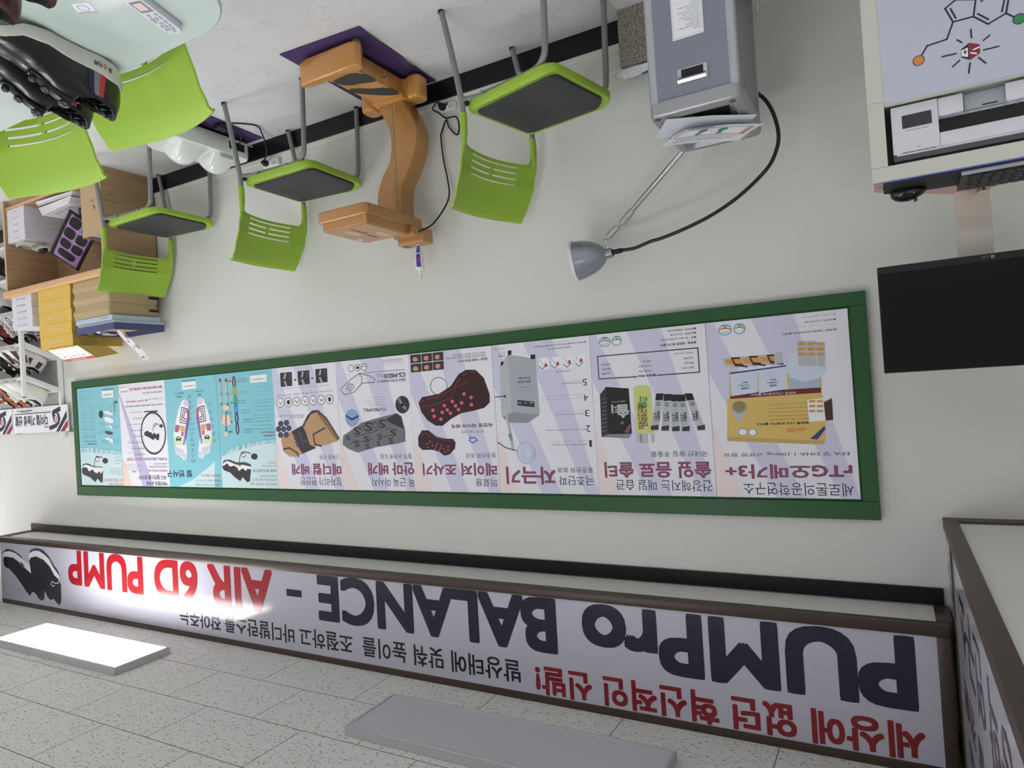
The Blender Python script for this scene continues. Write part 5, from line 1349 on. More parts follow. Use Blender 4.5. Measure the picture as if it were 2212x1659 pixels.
# ------------------------------------------------------------------ kiosk cart with printer bay, monitor on its post
creamm = mat('cream_laminate', '#c9c9bf', .45, spec=.35)
cx0, cx1, cy0 = -.52, .008, -.605
hexa = [(cx1, cy0), (cx1, -.50), (-.21, -.285), (-.305, -.285), (cx0, -.50), (cx0, cy0)]
t = thing('kiosk_cart', 'cream kiosk cart with a printed white front panel, printer bay and tall post', 'kiosk', (-.256, -.45, 0))
b = MB(); b.prism([(x, y+.004*(y < -.6)) for x, y in hexa], .04, .828, creamm, 'z')
b.prism([(cx1, cy0), (cx1, -.50), (-.02, -.472), (-.034, -.485), (-.034, cy0)], .828, 1.014, creamm)
b.prism([(cx0, cy0), (cx0, -.50), (cx0+.028, -.472), (cx0+.042, -.485), (cx0+.042, cy0)], .828, 1.014, creamm)
b.prism([(-.02, -.472), (-.21, -.285), (-.305, -.285), (cx0+.028, -.472), (cx0+.028, -.468), (-.304, -.297), (-.211, -.297), (-.02, -.468)], .828, 1.014, creamm)
b.build('cabinet', t)
MB().prism(hexa, 1.014, 1.058, creamm, 'z', .002, 1).build('counter_top', t)
pinkp = mat('pastel_print_pink', '#d2a49c', .4); bluep = mat('pastel_print_blue', '#a9b3d8', .4); edgeb = mat('blue_edge_line', '#6f82cc', .4)
p = MB(); p.prism([(cx1-.002, cy0+.002), (cx1-.002, -.501), (-.211, -.287), (-.304, -.287), (cx0+.002, -.501), (cx0+.002, cy0+.002)], 1.058, 1.0595, pinkp)
for q in ([(.004, -.602), (-.10, -.602), (-.10, -.585), (.004, -.592)], [(-.12, -.45), (-.2, -.33), (-.24, -.30), (-.15, -.41)], [(-.35, -.38), (-.42, -.45), (-.5, -.5), (-.40, -.40)]): p.poly([(x, y, 1.0599) for x, y in q], bluep)
p.box(cx0+.002, cx1-.002, cy0-.0005, cy0+.004, 1.0582, 1.0602, edgeb)
p.build('printed_sheet', t, 0)
fp = MB(); fw_ = mat('panel_print_white', '#bfc2d2', .4, spec=.35)
fp.box(cx0+.043, -.035, cy0+.001, cy0+.012, .06, .838, fw_)
fp.box(cx0+.043, -.035, cy0-.001, cy0+.012, .838, .842, mat('panel_edge', '#c3c3b6', .4))
PZ = lambda x, z, d: (x, cy0+.0008-d, z)
I2 = 'navy'; lw = .0042
L = [('l', [(-.135,.722),(-.15,.699),(-.197,.695),(-.214,.652),(-.198,.609),(-.224,.593)], I2, lw), ('l', [(-.214,.652),(-.261,.652),(-.292,.683),(-.333,.667),(-.348,.681)], I2, lw),
 ('l', [(-.261,.652),(-.269,.608),(-.31,.585),(-.343,.62),(-.333,.667)], I2, lw), ('l', [(-.224,.593),(-.269,.608)], I2, lw), ('l', [(-.21,.613),(-.221,.644)], I2, lw), ('l', [(-.271,.648),(-.294,.671)], I2, lw), ('l', [(-.28,.617),(-.31,.602)], I2, lw), ('l', [(-.324,.66),(-.332,.628)], I2, lw),
 ('e', -.127, .734, .0145, .0145, 'navy', 0), ('e', -.127, .734, .0125, .0125, 'orange', 0), ('e', -.36, .691, .0145, .0145, 'navy', 0), ('e', -.36, .691, .0125, .0125, 'green', 0),
 ('p', [(-.2475,.7205),(-.2475,.7675),(-.27,.756),(-.2705,.732)], 'brick'), ('p', [(-.2545,.7445),(-.2545,.7405),(-.2695,.7365),(-.2695,.741)], 'white'), ('p', [(-.248,.7505),(-.248,.7465),(-.263,.7525),(-.263,.757)], 'white'),
 ('p', [(-.2465,.7205),(-.2465,.7675),(-.2275,.756),(-.2285,.7325)], 'navy'), ('p', [(-.2435,.732),(-.2425,.7585),(-.2285,.752),(-.229,.736)], 'white'), ('p', [(-.2405,.741),(-.2325,.741),(-.2325,.7445),(-.2405,.7445)], 'brick'), ('p', [(-.2385,.7375),(-.2345,.7375),(-.2345,.748),(-.2385,.748)], 'brick')]
for a, c in (((-.253,.685),(-.253,.709)), ((-.294,.714),(-.279,.724)), ((-.312,.75),(-.278,.75)), ((-.266,.767),(-.281,.787)), ((-.246,.776),(-.241,.803)), ((-.223,.762),(-.205,.775)), ((-.216,.741),(-.183,.74)), ((-.231,.715),(-.22,.704))): L.append(('l', [a, c], I2, .0038))
draw(fp, L, PZ); fp.build('front_panel', t, 0)
MB().box(-.305, -.213, -.305, -.268, 1.058, 1.52, mat('cream_post', '#cfc8bd', .28, .1), .003).build('post', t)
for x in (cx0+.05, cx1-.05):
    for y in (-.57, -.5): MB().lathe([(.012, .0), (.018, .002), (.018, .04)], capm, 14, Matrix.Translation((x, y, 0))).build('foot', t)
MB().box(cx0+.042, -.034, -.60, -.31, .828, .834, creamm).build('bay_shelf', t)

t = thing('monitor', 'large black monitor on the cream post, screen off', 'monitor', (-.26, -.42, 1.28))
bz = mat('monitor_bezel', '#1e1e24', .4, spec=.3)
MB().box(-.533, .014, -.445, -.405, 1.281, 1.613, bz, .004).build('monitor_case', t)
MB().box(-.529, .0115, -.4462, -.444, 1.303, 1.61, mat('screen_glass', '#070709', .3, spec=.25)).build('screen', t, 0)
p = MB(); lg = mat('monitor_logo', '#6d6d78', .4)
put_text(p, 'LG', lambda u, v: (-.272+u*.014, -.4455, 1.287+v*.008), lg, 1)
p.poly([(x, -.4455, z) for x, z in ell(-.283, 1.291, .005, .005, 20)], lg); p.build('logo', t, 0)
MB().box(-.30, -.22, -.405, -.305, 1.40, 1.48, bz, .004).build('mount_plate', t)

# printer in the bay
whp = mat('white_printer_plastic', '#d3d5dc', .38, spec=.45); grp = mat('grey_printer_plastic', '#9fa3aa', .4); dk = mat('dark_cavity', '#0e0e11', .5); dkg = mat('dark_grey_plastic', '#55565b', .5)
t = thing('printer', 'white inkjet printer with small dark display inside the kiosk bay', 'printer', (-.25, -.46, .834))
b = MB()
b.prism(rrect(-.165, -.05, -.592, -.45, .001, 2), .8455, .984, whp, 'z', .004)
b.box(-.46, -.165, -.590, -.56, .943, .984, whp, .003)             # band above the slot
b.box(-.46, -.165, -.56, -.45, .86, .984, whp)
b.box(-.226, -.1655, -.588, -.56, .846, .897, whp, .003)
b.box(-.46, -.322, -.588, -.56, .846, .895, whp, .003)
b.box(-.165, -.05, -.58, -.45, .834, .8455, dkg)
b.box(-.46, -.165, -.56, -.45, .834, .86, grp)
b.box(-.46, -.05, -.585, -.45, .984, 1.002, dkg, .003)                 # scanner lid edge, its shade put into the dark grey colour
b.box(-.46, -.058, -.593, -.57, .984, .988, whp, .001)
b.build('printer_body', t)
s_ = MB().box(-.46, -.1655, -.5605, -.558, .898, .943, dk)
for i in range(6): s_.box(-.2-.03*i, -.199-.03*i, -.585, -.56, .897, .902, grp)
s_.build('paper_slot', t, 0)
MB().box(-.322, -.228, -.575, -.556, .848, .893, grp, .002).build('output_tray', t)
MB().box(-.305, -.27, -.5765, -.575, .886, .889, dk).build('tray_grip', t, 0)
MB().box(-.149, -.0765, -.5935, -.592, .876, .913, mat('display_glass', '#2d2d39', .15)).build('display', t, 0)
p = MB(); ink = mat('grey_ink', '#4c4c55', .5)
put_text(p, 'Print Tank System', lambda u, v: (-.139+u*.055, -.5926, .9185+v*.0045), ink)
p.build('lettering', t, 0); p = MB()
put_text(p, '△ ●', lambda u, v: (-.118+u*.008, -.5926, .9695+v*.003), ink)
for i in range(5): p.box(-.155+.017*i, -.141+.017*i, -.5928, -.592, .9815, .983, dkg)
p.build('lettering', t, 0)

# things on the counter
ZT_ = 1.0603
MB().prism(rrect(-.46, -.018, -.60, -.435, .006, 3), ZT_, ZT_+.004, mat('black_desk_mat', '#1a1a1e', .6, bump=(400, .2, .0004)), 'z', .001, 1)
mm = MB().prism([(-.019, -.597), (-.019, -.475), (-.06, -.435), (-.46, -.405), (-.46, -.597)], ZT_, ZT_+.003, mat('black_desk_mat', '#1a1a1e', .6), 'z')
mm.box(-.46, -.019, -.5985, -.5965, ZT_, ZT_+.0035, mat('navy_mat_edge', '#1b2257', .6))
tag(mm.build('desk_mat', None, 0), 'black desk mat with a navy edge under the mouse and keyboard', 'mat')
t = thing('keyboard', 'black low keyboard on the kiosk counter', 'keyboard', (-.33, -.51, ZT_+.003))
kz = ZT_+.003; kb = mat('keyboard_black', '#232328', .4); kk = mat('key_cap', '#2b2b31', .5)
c = MB().prism([(-.585, kz), (-.585, kz+.013), (-.443, kz+.022), (-.443, kz)], -.5, -.209, kb, 'x'); c.build('keyboard_case', t)
MB().box(-.5, -.209, -.592, -.584, kz, kz+.012, mat('silver_wrist_rail', '#aaaab4', .3, .5), .002).build('front_rail', t)
for r in range(5):
    for k in range(11):
        x = -.488+k*.0258+(r % 2)*.004; y = -.576+r*.0262; z = kz+.013+.0634*(y+.012+.585)
        if x+.022 > -.21: continue
        o = MB().box(x, x+.022, y, y+.022, z-.002, z+.004, kk, .0015, 1); put_text(o, random.choice('QWERTYUIOPASDFGHJKLZXCVBNM'), lambda u, v: (x+.004+u*.005, y+.010+v*.006, z+.0043), mat('key_legend', '#9a9aa6', .5)); o.build('key', t)
def mouse(i, j):
    a = i/13*2*PI; k = [(1, 0), (1.04, .25), (.98, .55), (.78, .82), (.4, .98), (0, 1)][j]
    x, y = .047*math.cos(a)*k[0], .029*math.sin(a)*k[0]; h = .036*k[1]*(1-.35*(.5+.5*math.cos(a))*k[0])
    return (x, y, h)
t = thing('computer_mouse', 'glossy black mouse on the desk mat by the keyboard', 'mouse', (-.083, -.485, kz))
M_ = Matrix.Translation((-.083, -.485, kz+.0005)) @ Matrix.Rotation(math.radians(172), 4, 'Z')
MB().grid(mouse, 14, 6, mat('gloss_black', '#0d0d10', .12, spec=.5), M=M_, closed_u=True).build('mouse_body', t)
MB().tube([M_ @ Vector((.018, -.004, .0345)), M_ @ Vector((.018, .004, .0345))], .005, mat('scroll_wheel', '#33333a', .4), 10).build('scroll_wheel', t)
chrome = mat('chrome', '#d8d8da', .12, 1.0)
glassy = mat('clear_acrylic', '#dcd2d2', .08, spec=.5, trans=.7)
o = MB().box(-.017, -.003, -.56, -.54, ZT_, ZT_+.010, glassy, .002).box(-.019, -.015, -.555, -.545, ZT_+.003, ZT_+.012, chrome, .001); tag(o.build('clip'), 'small clear and chrome clip on the kiosk counter corner', 'clip')
o = MB().lathe([(.010, 0), (.012, 0), (.0125, .012), (.012, .013), (.0105, .013), (.010, .012)], glassy, 24, Matrix.Translation((-.26, -.315, ZT_)), close=False); tag(o.build('ring_cap'), 'small clear ring shaped cap beside the foot of the post', 'cap')
t = thing('stand_knob', 'small pale disc on a short stem in front of the post', 'knob', (-.288, -.33, ZT_))
MB().tube([(-.288, -.325, ZT_), (-.288, -.325, ZT_+.012)], .003, capm, 10).build('stem', t)
MB().lathe([(.013, .012), (.0145, .0135), (.0145, .0155), (.013, .017)], mat('ivory_plastic', '#cfc7b4', .3), 24, Matrix.Translation((-.288, -.325, ZT_))).build('disc', t)

# ------------------------------------------------------------------ microwave therapy machine
silm = mat('silver_extrusion', '#b9bcc2', .32, .55); panm = mat('blue_grey_panel', '#878b98', .42, .25, bump=(500, .08, .0004)); capgrey = mat('silver_top_cap', '#a4a5a8', .34, .5)
t = thing('therapy_machine', 'tall silver therapy machine with a metal lamp arm and black cable', 'therapy machine', (.505, -.4, 0))
X0, X1, Y0, Y1, ZB_, ZC, ZT2 = .357, .655, -.60, -.19, .1, .655, .703
b = MB(); b.box(X0+.012, X1-.012, Y0+.004, Y1-.01, ZB_, ZC, panm); b.box(X0+.002, X0+.012, Y0+.03, Y1-.03, ZB_, ZC, mat('side_panel_grey', '#8f9196', .4, .3))
b.box(X1-.012, X1-.002, Y0+.03, Y1-.03, ZB_, ZC, MATS['side_panel_grey']); b.build('cabinet', t)
for px in (X0, X1-.036):
    for py in (Y0, Y1-.036): MB().prism(rrect(px, px+.036, py, py+.036, .017, 6), ZB_, ZC, silm, 'z').build('corner_post', t)
MB().prism(rrect(X0+.01, X1-.01, Y0+.01, Y1-.01, .02, 4), .06, ZB_, dkg, 'z').build('base_plate', t)
for px in (X0+.04, X1-.04):
    for py in (Y0+.05, Y1-.05): MB().tube([(px-.011, py, .03), (px+.011, py, .03)], .03, capm, 18).tube([(px, py, .03), (px, py, .075)], .008, chrome, 8).build('castor', t)
cp = MB(); oc = rrect(X0-.003, X1+.003, Y0-.004, Y1+.003, .035, 7)
def cap(i, j):
    x, y = oc[i]; mx_, my_ = (X0+X1)/2, (Y0+Y1)/2
    k, z = [(1, ZC), (1, ZT2-.012), (.985, ZT2-.003), (.96, ZT2), (.80, ZT2), (.775, ZT2+.003), (.74, ZT2-.004), (.70, ZT2-.012), (.66, ZT2-.012), (.64, ZT2-.016)][j]
    dx, dy = x-mx_, y-my_; q = 1-k
    lx, ly = (X1-X0)/2, (Y1-Y0)/2; off = q*lx
    return (mx_+dx*(lx-off)/lx, my_+dy*(ly-off)/ly, z)
cp.grid(cap, len(oc), 10, capgrey, closed_u=True); cp.poly([cap(i, 9) for i in range(len(oc))], capgrey); cp.build('top_cap', t)
MB().prism([(.41, -.515), (.53, -.515), (.51, -.34), (.43, -.34)], ZT2-.0158, ZT2-.0135, dk, 'z').build('cap_recess', t)
for x in (X0+.03, X1-.022): MB().lathe([(.0105, ZT2), (.0115, ZT2+.001), (.009, ZT2+.002)], dkg, 16, Matrix.Translation((x, Y0+.02, 0))).build('screw_cover', t)
for z, y in ((.665, -.55), (.69, -.25)): MB().tube([(X0-.004, y, z-.01), (X0-.001, y, z-.01)], .004, dkg, 10).build('screw', t)
# white instruction label
lb = MB(); lx0, lx1, lz0, lz1 = .458, .561, .15, .462
lb.box(lx0, lx1, Y0+.002, Y0+.004, lz0, lz1, pm('white')); PY = lambda x, z, d: (x, Y0+.0018-d, z)
L = [('l', [(lx0+.004, lz0+.004), (lx1-.004, lz0+.004), (lx1-.004, lz1-.004), (lx0+.004, lz1-.004), (lx0+.004, lz0+.004)], 'grey', .0006)]
yy = lz1-.012; k = 0
for s, c, f in [('용도 및 효능', 'red', .26)]+[('본 제품은 국소 통증 완화에 사용합니다', 'dgrey', f) for f in (.86, .55, .42, .6)]+[('온도를 조절하여 환부에 조사하십시오', 'grey', f) for f in (.8, .66, .84, .5, .84, .36)]+[('사용시 주의사항', 'red', .4)]+[('감전 및 화상에 주의하십시오', 'dgrey', f) for f in (.2, .34, .32, .5, .8, .52, .6, .4, .7, .3, .66, .5, .4)]:
    yy -= .0085 if c != 'red' else .013; L.append(('t', s, lx0+.01, yy, lx0+.01+(lx1-lx0-.016)*f, yy+(.0048 if c != 'red' else .0062), c, 1 if c == 'red' else 0))
draw(lb, L, PY); lb.build('instruction_label', t, 0)
hd = MB().box(.455, .553, Y0+.001, Y0+.0045, .562, .613, chrome, .001)
hd.box(.459, .549, Y0, Y0+.002, .59, .611, mat('handle_black', '#2a2a30', .4)).box(.468, .54, Y0-.0005, Y0+.002, .566, .592, dk)
hd.build('handle_plate', t); MB().prism([(Y0, .592), (Y0-.012, .598), (Y0-.016, .606), (Y0-.012, .614), (Y0, .613)], .457, .551, chrome, 'x', .001, 1).build('handle_flap', t)
YA = -.165
arm = MB(); A0, A1, A2, A3, A4 = Vector((.56, YA, .60)), Vector((.885, YA, .885)), Vector((.93, YA, .926)), Vector((.962, YA, .95)), Vector((.992, YA, .971))
MB().box(.54, .60, Y1-.01, YA+.014, .55, .62, silm, .004).build('arm_bracket', t)
polish = mat('polished_tube', '#cfd2d6', .14, .9); satin = mat('satin_collar', '#b3b3b5', .4, .5)
MB().tube([A0, A1], .0115, polish, 16).tube([A2, A3], .0075, polish, 14).build('arm', t)
MB().tube([A1-Vector((.004, 0, .0035)), A2], .0155, satin, 18).build('arm_collar', t); MB().tube([A3-Vector((.014, 0, .012)), A4], .0145, satin, 18).build('arm_collar', t)
jn = MB()
for dy in (-.006, .006): jn.tube([A4+Vector((-.004, dy, -.003)), A4+Vector((.016, dy, .012))], .0045, chrome, 8)
jn.tube([(1.004, YA-.011, .981), (1.004, YA+.011, .981)], .005, chrome, 10).tube([(1.004, YA, .981), (1.0, YA, 1.03)], .0048, chrome, 10).build('joint', t)
ax = Vector((1.144-.985, -.03, 1.057-1.040)).normalized(); q = ax.to_track_quat('Z', 'Y').to_matrix().to_4x4(); apex = Vector((1.004, YA, 1.041))
ML = Matrix.Translation(apex) @ q
lampm = mat('lamp_silver_paint', '#9a9da8', .24, .35)
MB().lathe([(.017, -.024), (.021, -.022), (.021, .004), (.03, .008), (.052, .03), (.068, .06), (.078, .095), (.083, .125), (.0845, .134), (.083, .134), (.076, .095), (.066, .06), (.05, .032), (.02, .012)], lampm, 40, ML, close=False).build('lamp_head', t)
MB().lathe([(.0835, .132), (.0865, .133), (.087, .142), (.082, .146), (.0, .147)], mat('white_lamp_face', '#dfe2e8', .35), 40, ML, close=False).build('lamp_face', t)
MB().lathe([(.0, -.072), (.006, -.07), (.0105, -.064), (.0105, -.03), (.0145, -.029), (.0145, -.02), (.0, -.019)], capm, 16, ML).build('cable_boot', t)
blk = mat('black_cable', '#121214', .4)
C0 = ML @ Vector((0, 0, -.068))
MB().tube(spline([C0, (.88, YA, 1.036), (.812, YA, 1.02), (.764, YA, 1.014), (.668, YA, .992), (.558, YA, .956), (.45, YA, .901), (.353, YA, .825), (.315, YA, .764), (.303, YA, .707), (.313, YA, .635), (.337, YA, .573), (.372, YA, .53), (.42, Y1-.003, .50)], 6), .0072, blk, 12).build('cable', t)
MB().tube(spline([(.345, -.21, .30), (.344, -.2, .25), (.338, -.2, .2), (.34, -.2, .17)], 5), .003, chrome, 8).build('side_hook', t)

# printed sheets lying on the machine
pap = mat('white_paper', '#dfe1ea', .6)
def sheet(name, label, c, fz, items=None):
    """c: four ground corners (top-left, top-right, bottom-right, bottom-left of the page), fz(u,v) height"""
    c = [Vector((*q, 0)) for q in c]
    def P(u, v, d=0):
        a = c[0].lerp(c[1], u); e = c[3].lerp(c[2], u); q = a.lerp(e, v); return Vector((q.x, q.y, fz(u, v)+d))
    m = MB().grid(lambda i, j: P(i/12, j/12), 13, 13, pap, thick=.0004)
    for it in items or []:
        if it[0] == 't': put_text(m, it[1], lambda u, v: P(it[2]+u*(it[4]-it[2]), it[5]-v*(it[5]-it[3]), .0016), pm(it[6]))
        else:
            pts = it[1]; dd = .0007+.00025*it[3]
            if len(pts) == 4 and pts[0][1] == pts[1][1]:
                (a, b), (c_, d_) = pts[0], pts[2]; m.grid(lambda i, j: P(a+(c_-a)*i/12, b+(d_-b)*j/12, dd), 13, 13, pm(it[2]))
            else:
                cx, cy = sum(q[0] for q in pts)/len(pts), sum(q[1] for q in pts)/len(pts)
                m.poly([P(a, b, dd+.0004) for a, b in pts], pm(it[2]))
    return tag(m.build(name, None, 30), label, 'paper')
sheet('paper_sheet', 'blank looking white sheet underneath the printed report on the silver machine', [(.335, -.435), (.602, -.592), (.688, -.44), (.42, -.285)], lambda u, v: ZT2+.0045+.010*abs(u-.5))
fp_ = lambda cx, cy, s, fl: [(cx+s*fl*a*1.15, cy+s*b) for a, b in ((-.03, -.2), (.03, -.22), (.075, -.12), (.06, 0), (.03, .08), (.045, .17), (.02, .24), (-.03, .22), (-.03, .1), (-.01, .0), (-.05, -.08))]
R_ = lambda a, b, c_, d: [(a, b), (c_, b), (c_, d), (a, d)]
its = [('p', R_(.05, .20, .95, .66), 'tan', 0), ('p', R_(.12, .21, .94, .62), 'white', 1), ('p', fp_(.40, .41, .8, 1), 'blue', 2), ('p', fp_(.68, .41, .8, -1), 'blue', 2), ('p', fp_(.40, .41, .62, 1), 'green', 3), ('p', fp_(.68, .41, .62, -1), 'green', 3),
  ('p', R_(.37, .54, .42, .6), 'amber', 4), ('p', R_(.66, .54, .71, .6), 'orange', 4), ('p', R_(.38, .29, .43, .37), 'lime', 4), ('p', R_(.65, .29, .7, .37), 'lime', 4), ('p', R_(.53, .40, .55, .42), 'red', 4),
  ('p', [(.62, .05), (.95, .05), (.95, .10), (.8, .08)], 'navy', 1), ('t', '족저압 측정 결과', .4, .14, .75, .165, 'black'), ('t', '세로톤의공학연구소', .25, .855, .7, .88, 'navy'), ('t', 'Seroton Bio', .72, .85, .9, .885, 'dgrey')]
for k in range(6): its.append(('t', '좌우 균형 및 하중 분포', .06, .26+k*.06, .11, .265+k*.06, 'dgrey'))
for k in range(4): its.append(('t', '발 길이 폭 체중심 좌우 비율 전후 비율 균형 점수', .15, .69+k*.035, .9, .705+k*.035, 'dgrey'))
for k in range(2): its.append(('p', R_(.12, .83+k*.012, .9, .833+k*.012), 'black', 1))
sheet('printed_report', 'printed report sheet with two coloured footprints on the silver machine', [(.317, -.397), (.555, -.525), (.671, -.415), (.425, -.285)], lambda u, v: ZT2+.0205+.02*(abs(u-.45))**1.5+.028*abs(v-.5)**2, its)
# granite block with a squeezed tube on top
gr = mat('speckled_granite', '#8a857b', .5); nt = gr.node_tree; bs = nt.nodes['Principled BSDF']
tc = nt.nodes.new('ShaderNodeTexCoord'); vo = nt.nodes.new('ShaderNodeTexNoise'); vo.inputs['Scale'].default_value = 190; vo.inputs['Detail'].default_value = 4; cr = nt.nodes.new('ShaderNodeValToRGB')
cr.color_ramp.elements[0].position = .38; cr.color_ramp.elements[0].color = (*lin('#4c4843'), 1); cr.color_ramp.elements[1].position = .62; cr.color_ramp.elements[1].color = (*lin('#b5ada0'), 1)
nt.links.new(tc.outputs['Object'], vo.inputs['Vector']); nt.links.new(vo.outputs['Fac'], cr.inputs[0]); nt.links.new(cr.outputs[0], bs.inputs['Base Color'])
tag(MB().box(.70, .918, -.085, -.016, .001, .243, gr, .002).build('granite_block'), 'speckled grey granite block standing by the skirting behind the silver machine', 'block')
def gel_tube(name, label, M, L=.17):
    t = thing(name, label, 'tube', M.translation)
    wm = mat('tube_white', '#e6e8ea', .35, spec=.45); bl = mat('tube_blue', '#3b4aa0', .35); rd = mat('tube_red', '#c63b3f', .35)
    RD = .0225
    def body(i, j):
        a = 2*PI*i/20; k = j/7; rx = RD+.004*(1-k)**2; ry = RD*(.3+.7*min(1, k*1.8)); return (rx*math.cos(a), ry*math.sin(a), k*(L-.055))
    b = MB().grid(body, 20, 8, wm, M, closed_u=True); b.poly([M @ Vector(body(i, 0)) for i in range(20)], wm)
    b.lathe([(RD, L-.055), (RD, L-.052), (.020, L-.047), (.0105, L-.043), (.0, L-.042)], wm, 20, M); b.build('tube_body', t)
    p = MB(); wr = lambda u, v, d=.0004: M @ Vector(((RD+.004*(1-v)**2+d)*math.cos(PI*(1+u)), (RD+d)*(.3+.7*min(1, v*1.8))*math.sin(PI*(1+u)), v*(L-.055)))
    for u0, u1, v0, v1, m_, dd in ((.0, .42, .05, .36, bl, .0003), (.0, .34, .40, .96, bl, .0003), (.02, .3, .62, .74, rd, .0006)):
        p.grid(lambda i, j: wr(u0+(u1-u0)*i/6, v0+(v1-v0)*j/5, dd), 7, 6, m_)
    for k in range(3): put_text(p, ['사용 방법 및 주의사항', '전도 젤 250ml', '초음파 겔'][k], lambda u, v: wr(.52+.12*k+v*.06, .95-u*.7, .0007), pm('grey'))
    p.build('tube_print', t, 30)
    MB().lathe([(.0085, L-.045), (.009, L-.043), (.009, L-.030), (.0075, L-.026), (.0045, L-.024), (.0042, L-.012), (.0, L-.011)], wm, 16, M).build('neck', t)
    MB().prism([(-.016, L-.012), (.006, L-.013), (.008, L-.004), (.003, L-.003), (-.004, L-.005), (-.018, L-.008)], -.005, .005, mat('flip_cap', '#d6d6c8', .4), 'y', .001, 1, M).build('flip_cap', t)
    return t
Mg = Matrix.Translation((.80, -.052, .2625)) @ Matrix.Rotation(math.radians(90), 4, 'Y') @ Matrix.Rotation(math.radians(-70), 4, 'Z')
gel_tube('gel_tube', 'white gel tube lying on the granite block by the wall', Mg, .165)
# ------------------------------------------------------------------ orange standing machine on its purple mat
org = mat('orange_lacquer', '#c58a45', .2, spec=.5, coat=.6, noise=(4, .08)); org2 = mat('bronze_lacquer', '#b5834e', .3, .25, coat=.3)
grip = mat('black_grip_pad', '#3a3c3e', .8, bump=(260, .6, .002)); purple = mat('purple_felt', '#4a3566', .95, bump=(500, .3, .0006))
goldl = mat('gold_line', '#d0b078', .4, .1)
def mat_sheet(label, c, z=.001, lift=None):
    c = [Vector((*q, 0)) for q in c]
    def P(i, j):
        u, v = i/24, j/24; q = c[0].lerp(c[1], u).lerp(c[3].lerp(c[2], u), v); q.z = z+(lift(u, v) if lift else 0); return q
    m = MB().grid(P, 25, 25, purple, thick=.004)
    e = MB(); E_ = [P(i, 0) for i in range(25)]
    o = m.build('floor_mat', None, 30)
    return tag(o, label, 'mat')
mat_sheet('purple floor mat under the orange standing machine', [(1.871, -.628), (2.315, -.66), (2.345, -.03), (1.90, -.03)], .0055, lambda u, v: .022*max(0, 1-((v-.62)/.09)**2)*max(0, 1-u/.16) + .006*max(0, math.sin(v*9))*max(0, 1-u/.2))
t = thing('standing_scanner', 'orange lacquered standing machine with curved column and foot pads', 'health machine', (2.08, -.35, .01))
zf = .03
b = MB()
body = [(1.99, -.50), (1.985, -.20), (1.95, -.185), (1.905, -.195), (1.892, -.165), (1.905, -.125), (1.96, -.105), (2.2, -.105), (2.235, -.13), (2.245, -.17), (2.225, -.205), (2.18, -.2), (2.158, -.215), (2.155, -.50)]
b.prism(body, zf, .118, org, 'z', .010, 3)
b.prism(rrect(1.885, 1.97, -.21, -.11, .035, 6), zf, .142, org, 'z', .014, 3); b.prism(rrect(2.165, 2.25, -.215, -.115, .035, 6), zf, .142, org, 'z', .014, 3)
b.prism([(1.975, -.22), (1.955, -.105), (2.175, -.105), (2.155, -.225)], .10, .135, org, 'z', .008, 2)
lipp = [(1.935, -.548), (1.92, -.558), (1.914, -.578), (1.925, -.597), (1.96, -.607), (2.21, -.607), (2.262, -.594), (2.27, -.58), (2.24, -.558), (2.2, -.553), (2.15, -.551), (1.985, -.548)]
b.prism(lipp, zf, .142, org, 'z', .010, 3); b.prism([(1.975, -.555), (2.165, -.555), (2.158, -.49), (1.988, -.49)], zf, .117, org, 'z', .004)
b.build('base', t)
for pts in ([(2.145, -.508), (2.10, -.515), (2.05, -.518), (2.01, -.505), (1.982, -.465), (1.975, -.42), (1.988, -.395), (2.02, -.405), (2.06, -.422), (2.095, -.430), (2.125, -.45), (2.143, -.48)], [(2.152, -.40), (2.13, -.405), (2.09, -.38), (2.05, -.345), (2.005, -.325), (1.98, -.29), (1.973, -.25), (1.988, -.228), (2.02, -.238), (2.06, -.27), (2.10, -.31), (2.135, -.35), (2.15, -.375)]):
    MB().prism(pts, .117, .121, grip, 'z', .001, 1).build('foot_pad', t)
MB().lathe([(.0, 0), (.010, 0), (.011, .002), (.008, .003), (.006, .001), (0, .001)], chrome, 18, Matrix.Translation((1.9845, -.34, .07)) @ Matrix.Rotation(-PI/2, 4, 'Y')).build('socket_ring', t)
for x, y in ((2.235, -.56), (1.95, -.56), (1.93, -.14), (2.21, -.15)): MB().lathe([(.012, .008), (.016, .010), (.016, .024), (.009, .026), (.009, .034)], MATS['screw_metal'], 16, Matrix.Translation((x, y, 0))).build('levelling_foot', t)
Lp = [(2.15, .125), (2.135, .156), (2.106, .214), (2.084, .265), (2.077, .325), (2.087, .385), (2.099, .426), (2.15, .493), (2.176, .552), (2.186, .614), (2.18, .70), (2.17, .74)]
Rp = [(1.99, .125), (1.976, .16), (1.945, .213), (1.922, .27), (1.918, .32), (1.925, .37), (1.951, .43), (1.983, .485), (2.021, .545), (2.034, .61), (2.035, .674), (2.02, .74)]
Ls = spline([(x, 0, z) for x, z in Lp], 4); Rs = spline([(x, 0, z) for x, z in Rp], 4)
NL = 46
def at_z(P, z): return lerp_tab([(q.z, q.x) for q in P], z)
cyA, cyB, cr_ = -.2, -.09, .012
def ringp(i, j):
    z = .12+.625*i/NL; xl, xr = at_z(Ls, z), at_z(Rs, z)     # right-hand and left-hand outlines
    R_ = rrect(xr, xl, cyA, cyB, cr_, 4); return (R_[j][0], R_[j][1], z)
MB().grid(lambda j, i: ringp(i, j), len(rrect(0, 1, 0, 1, .1, 4)), NL+1, org2, closed_u=True).build('column', t, 50)
g = MB()
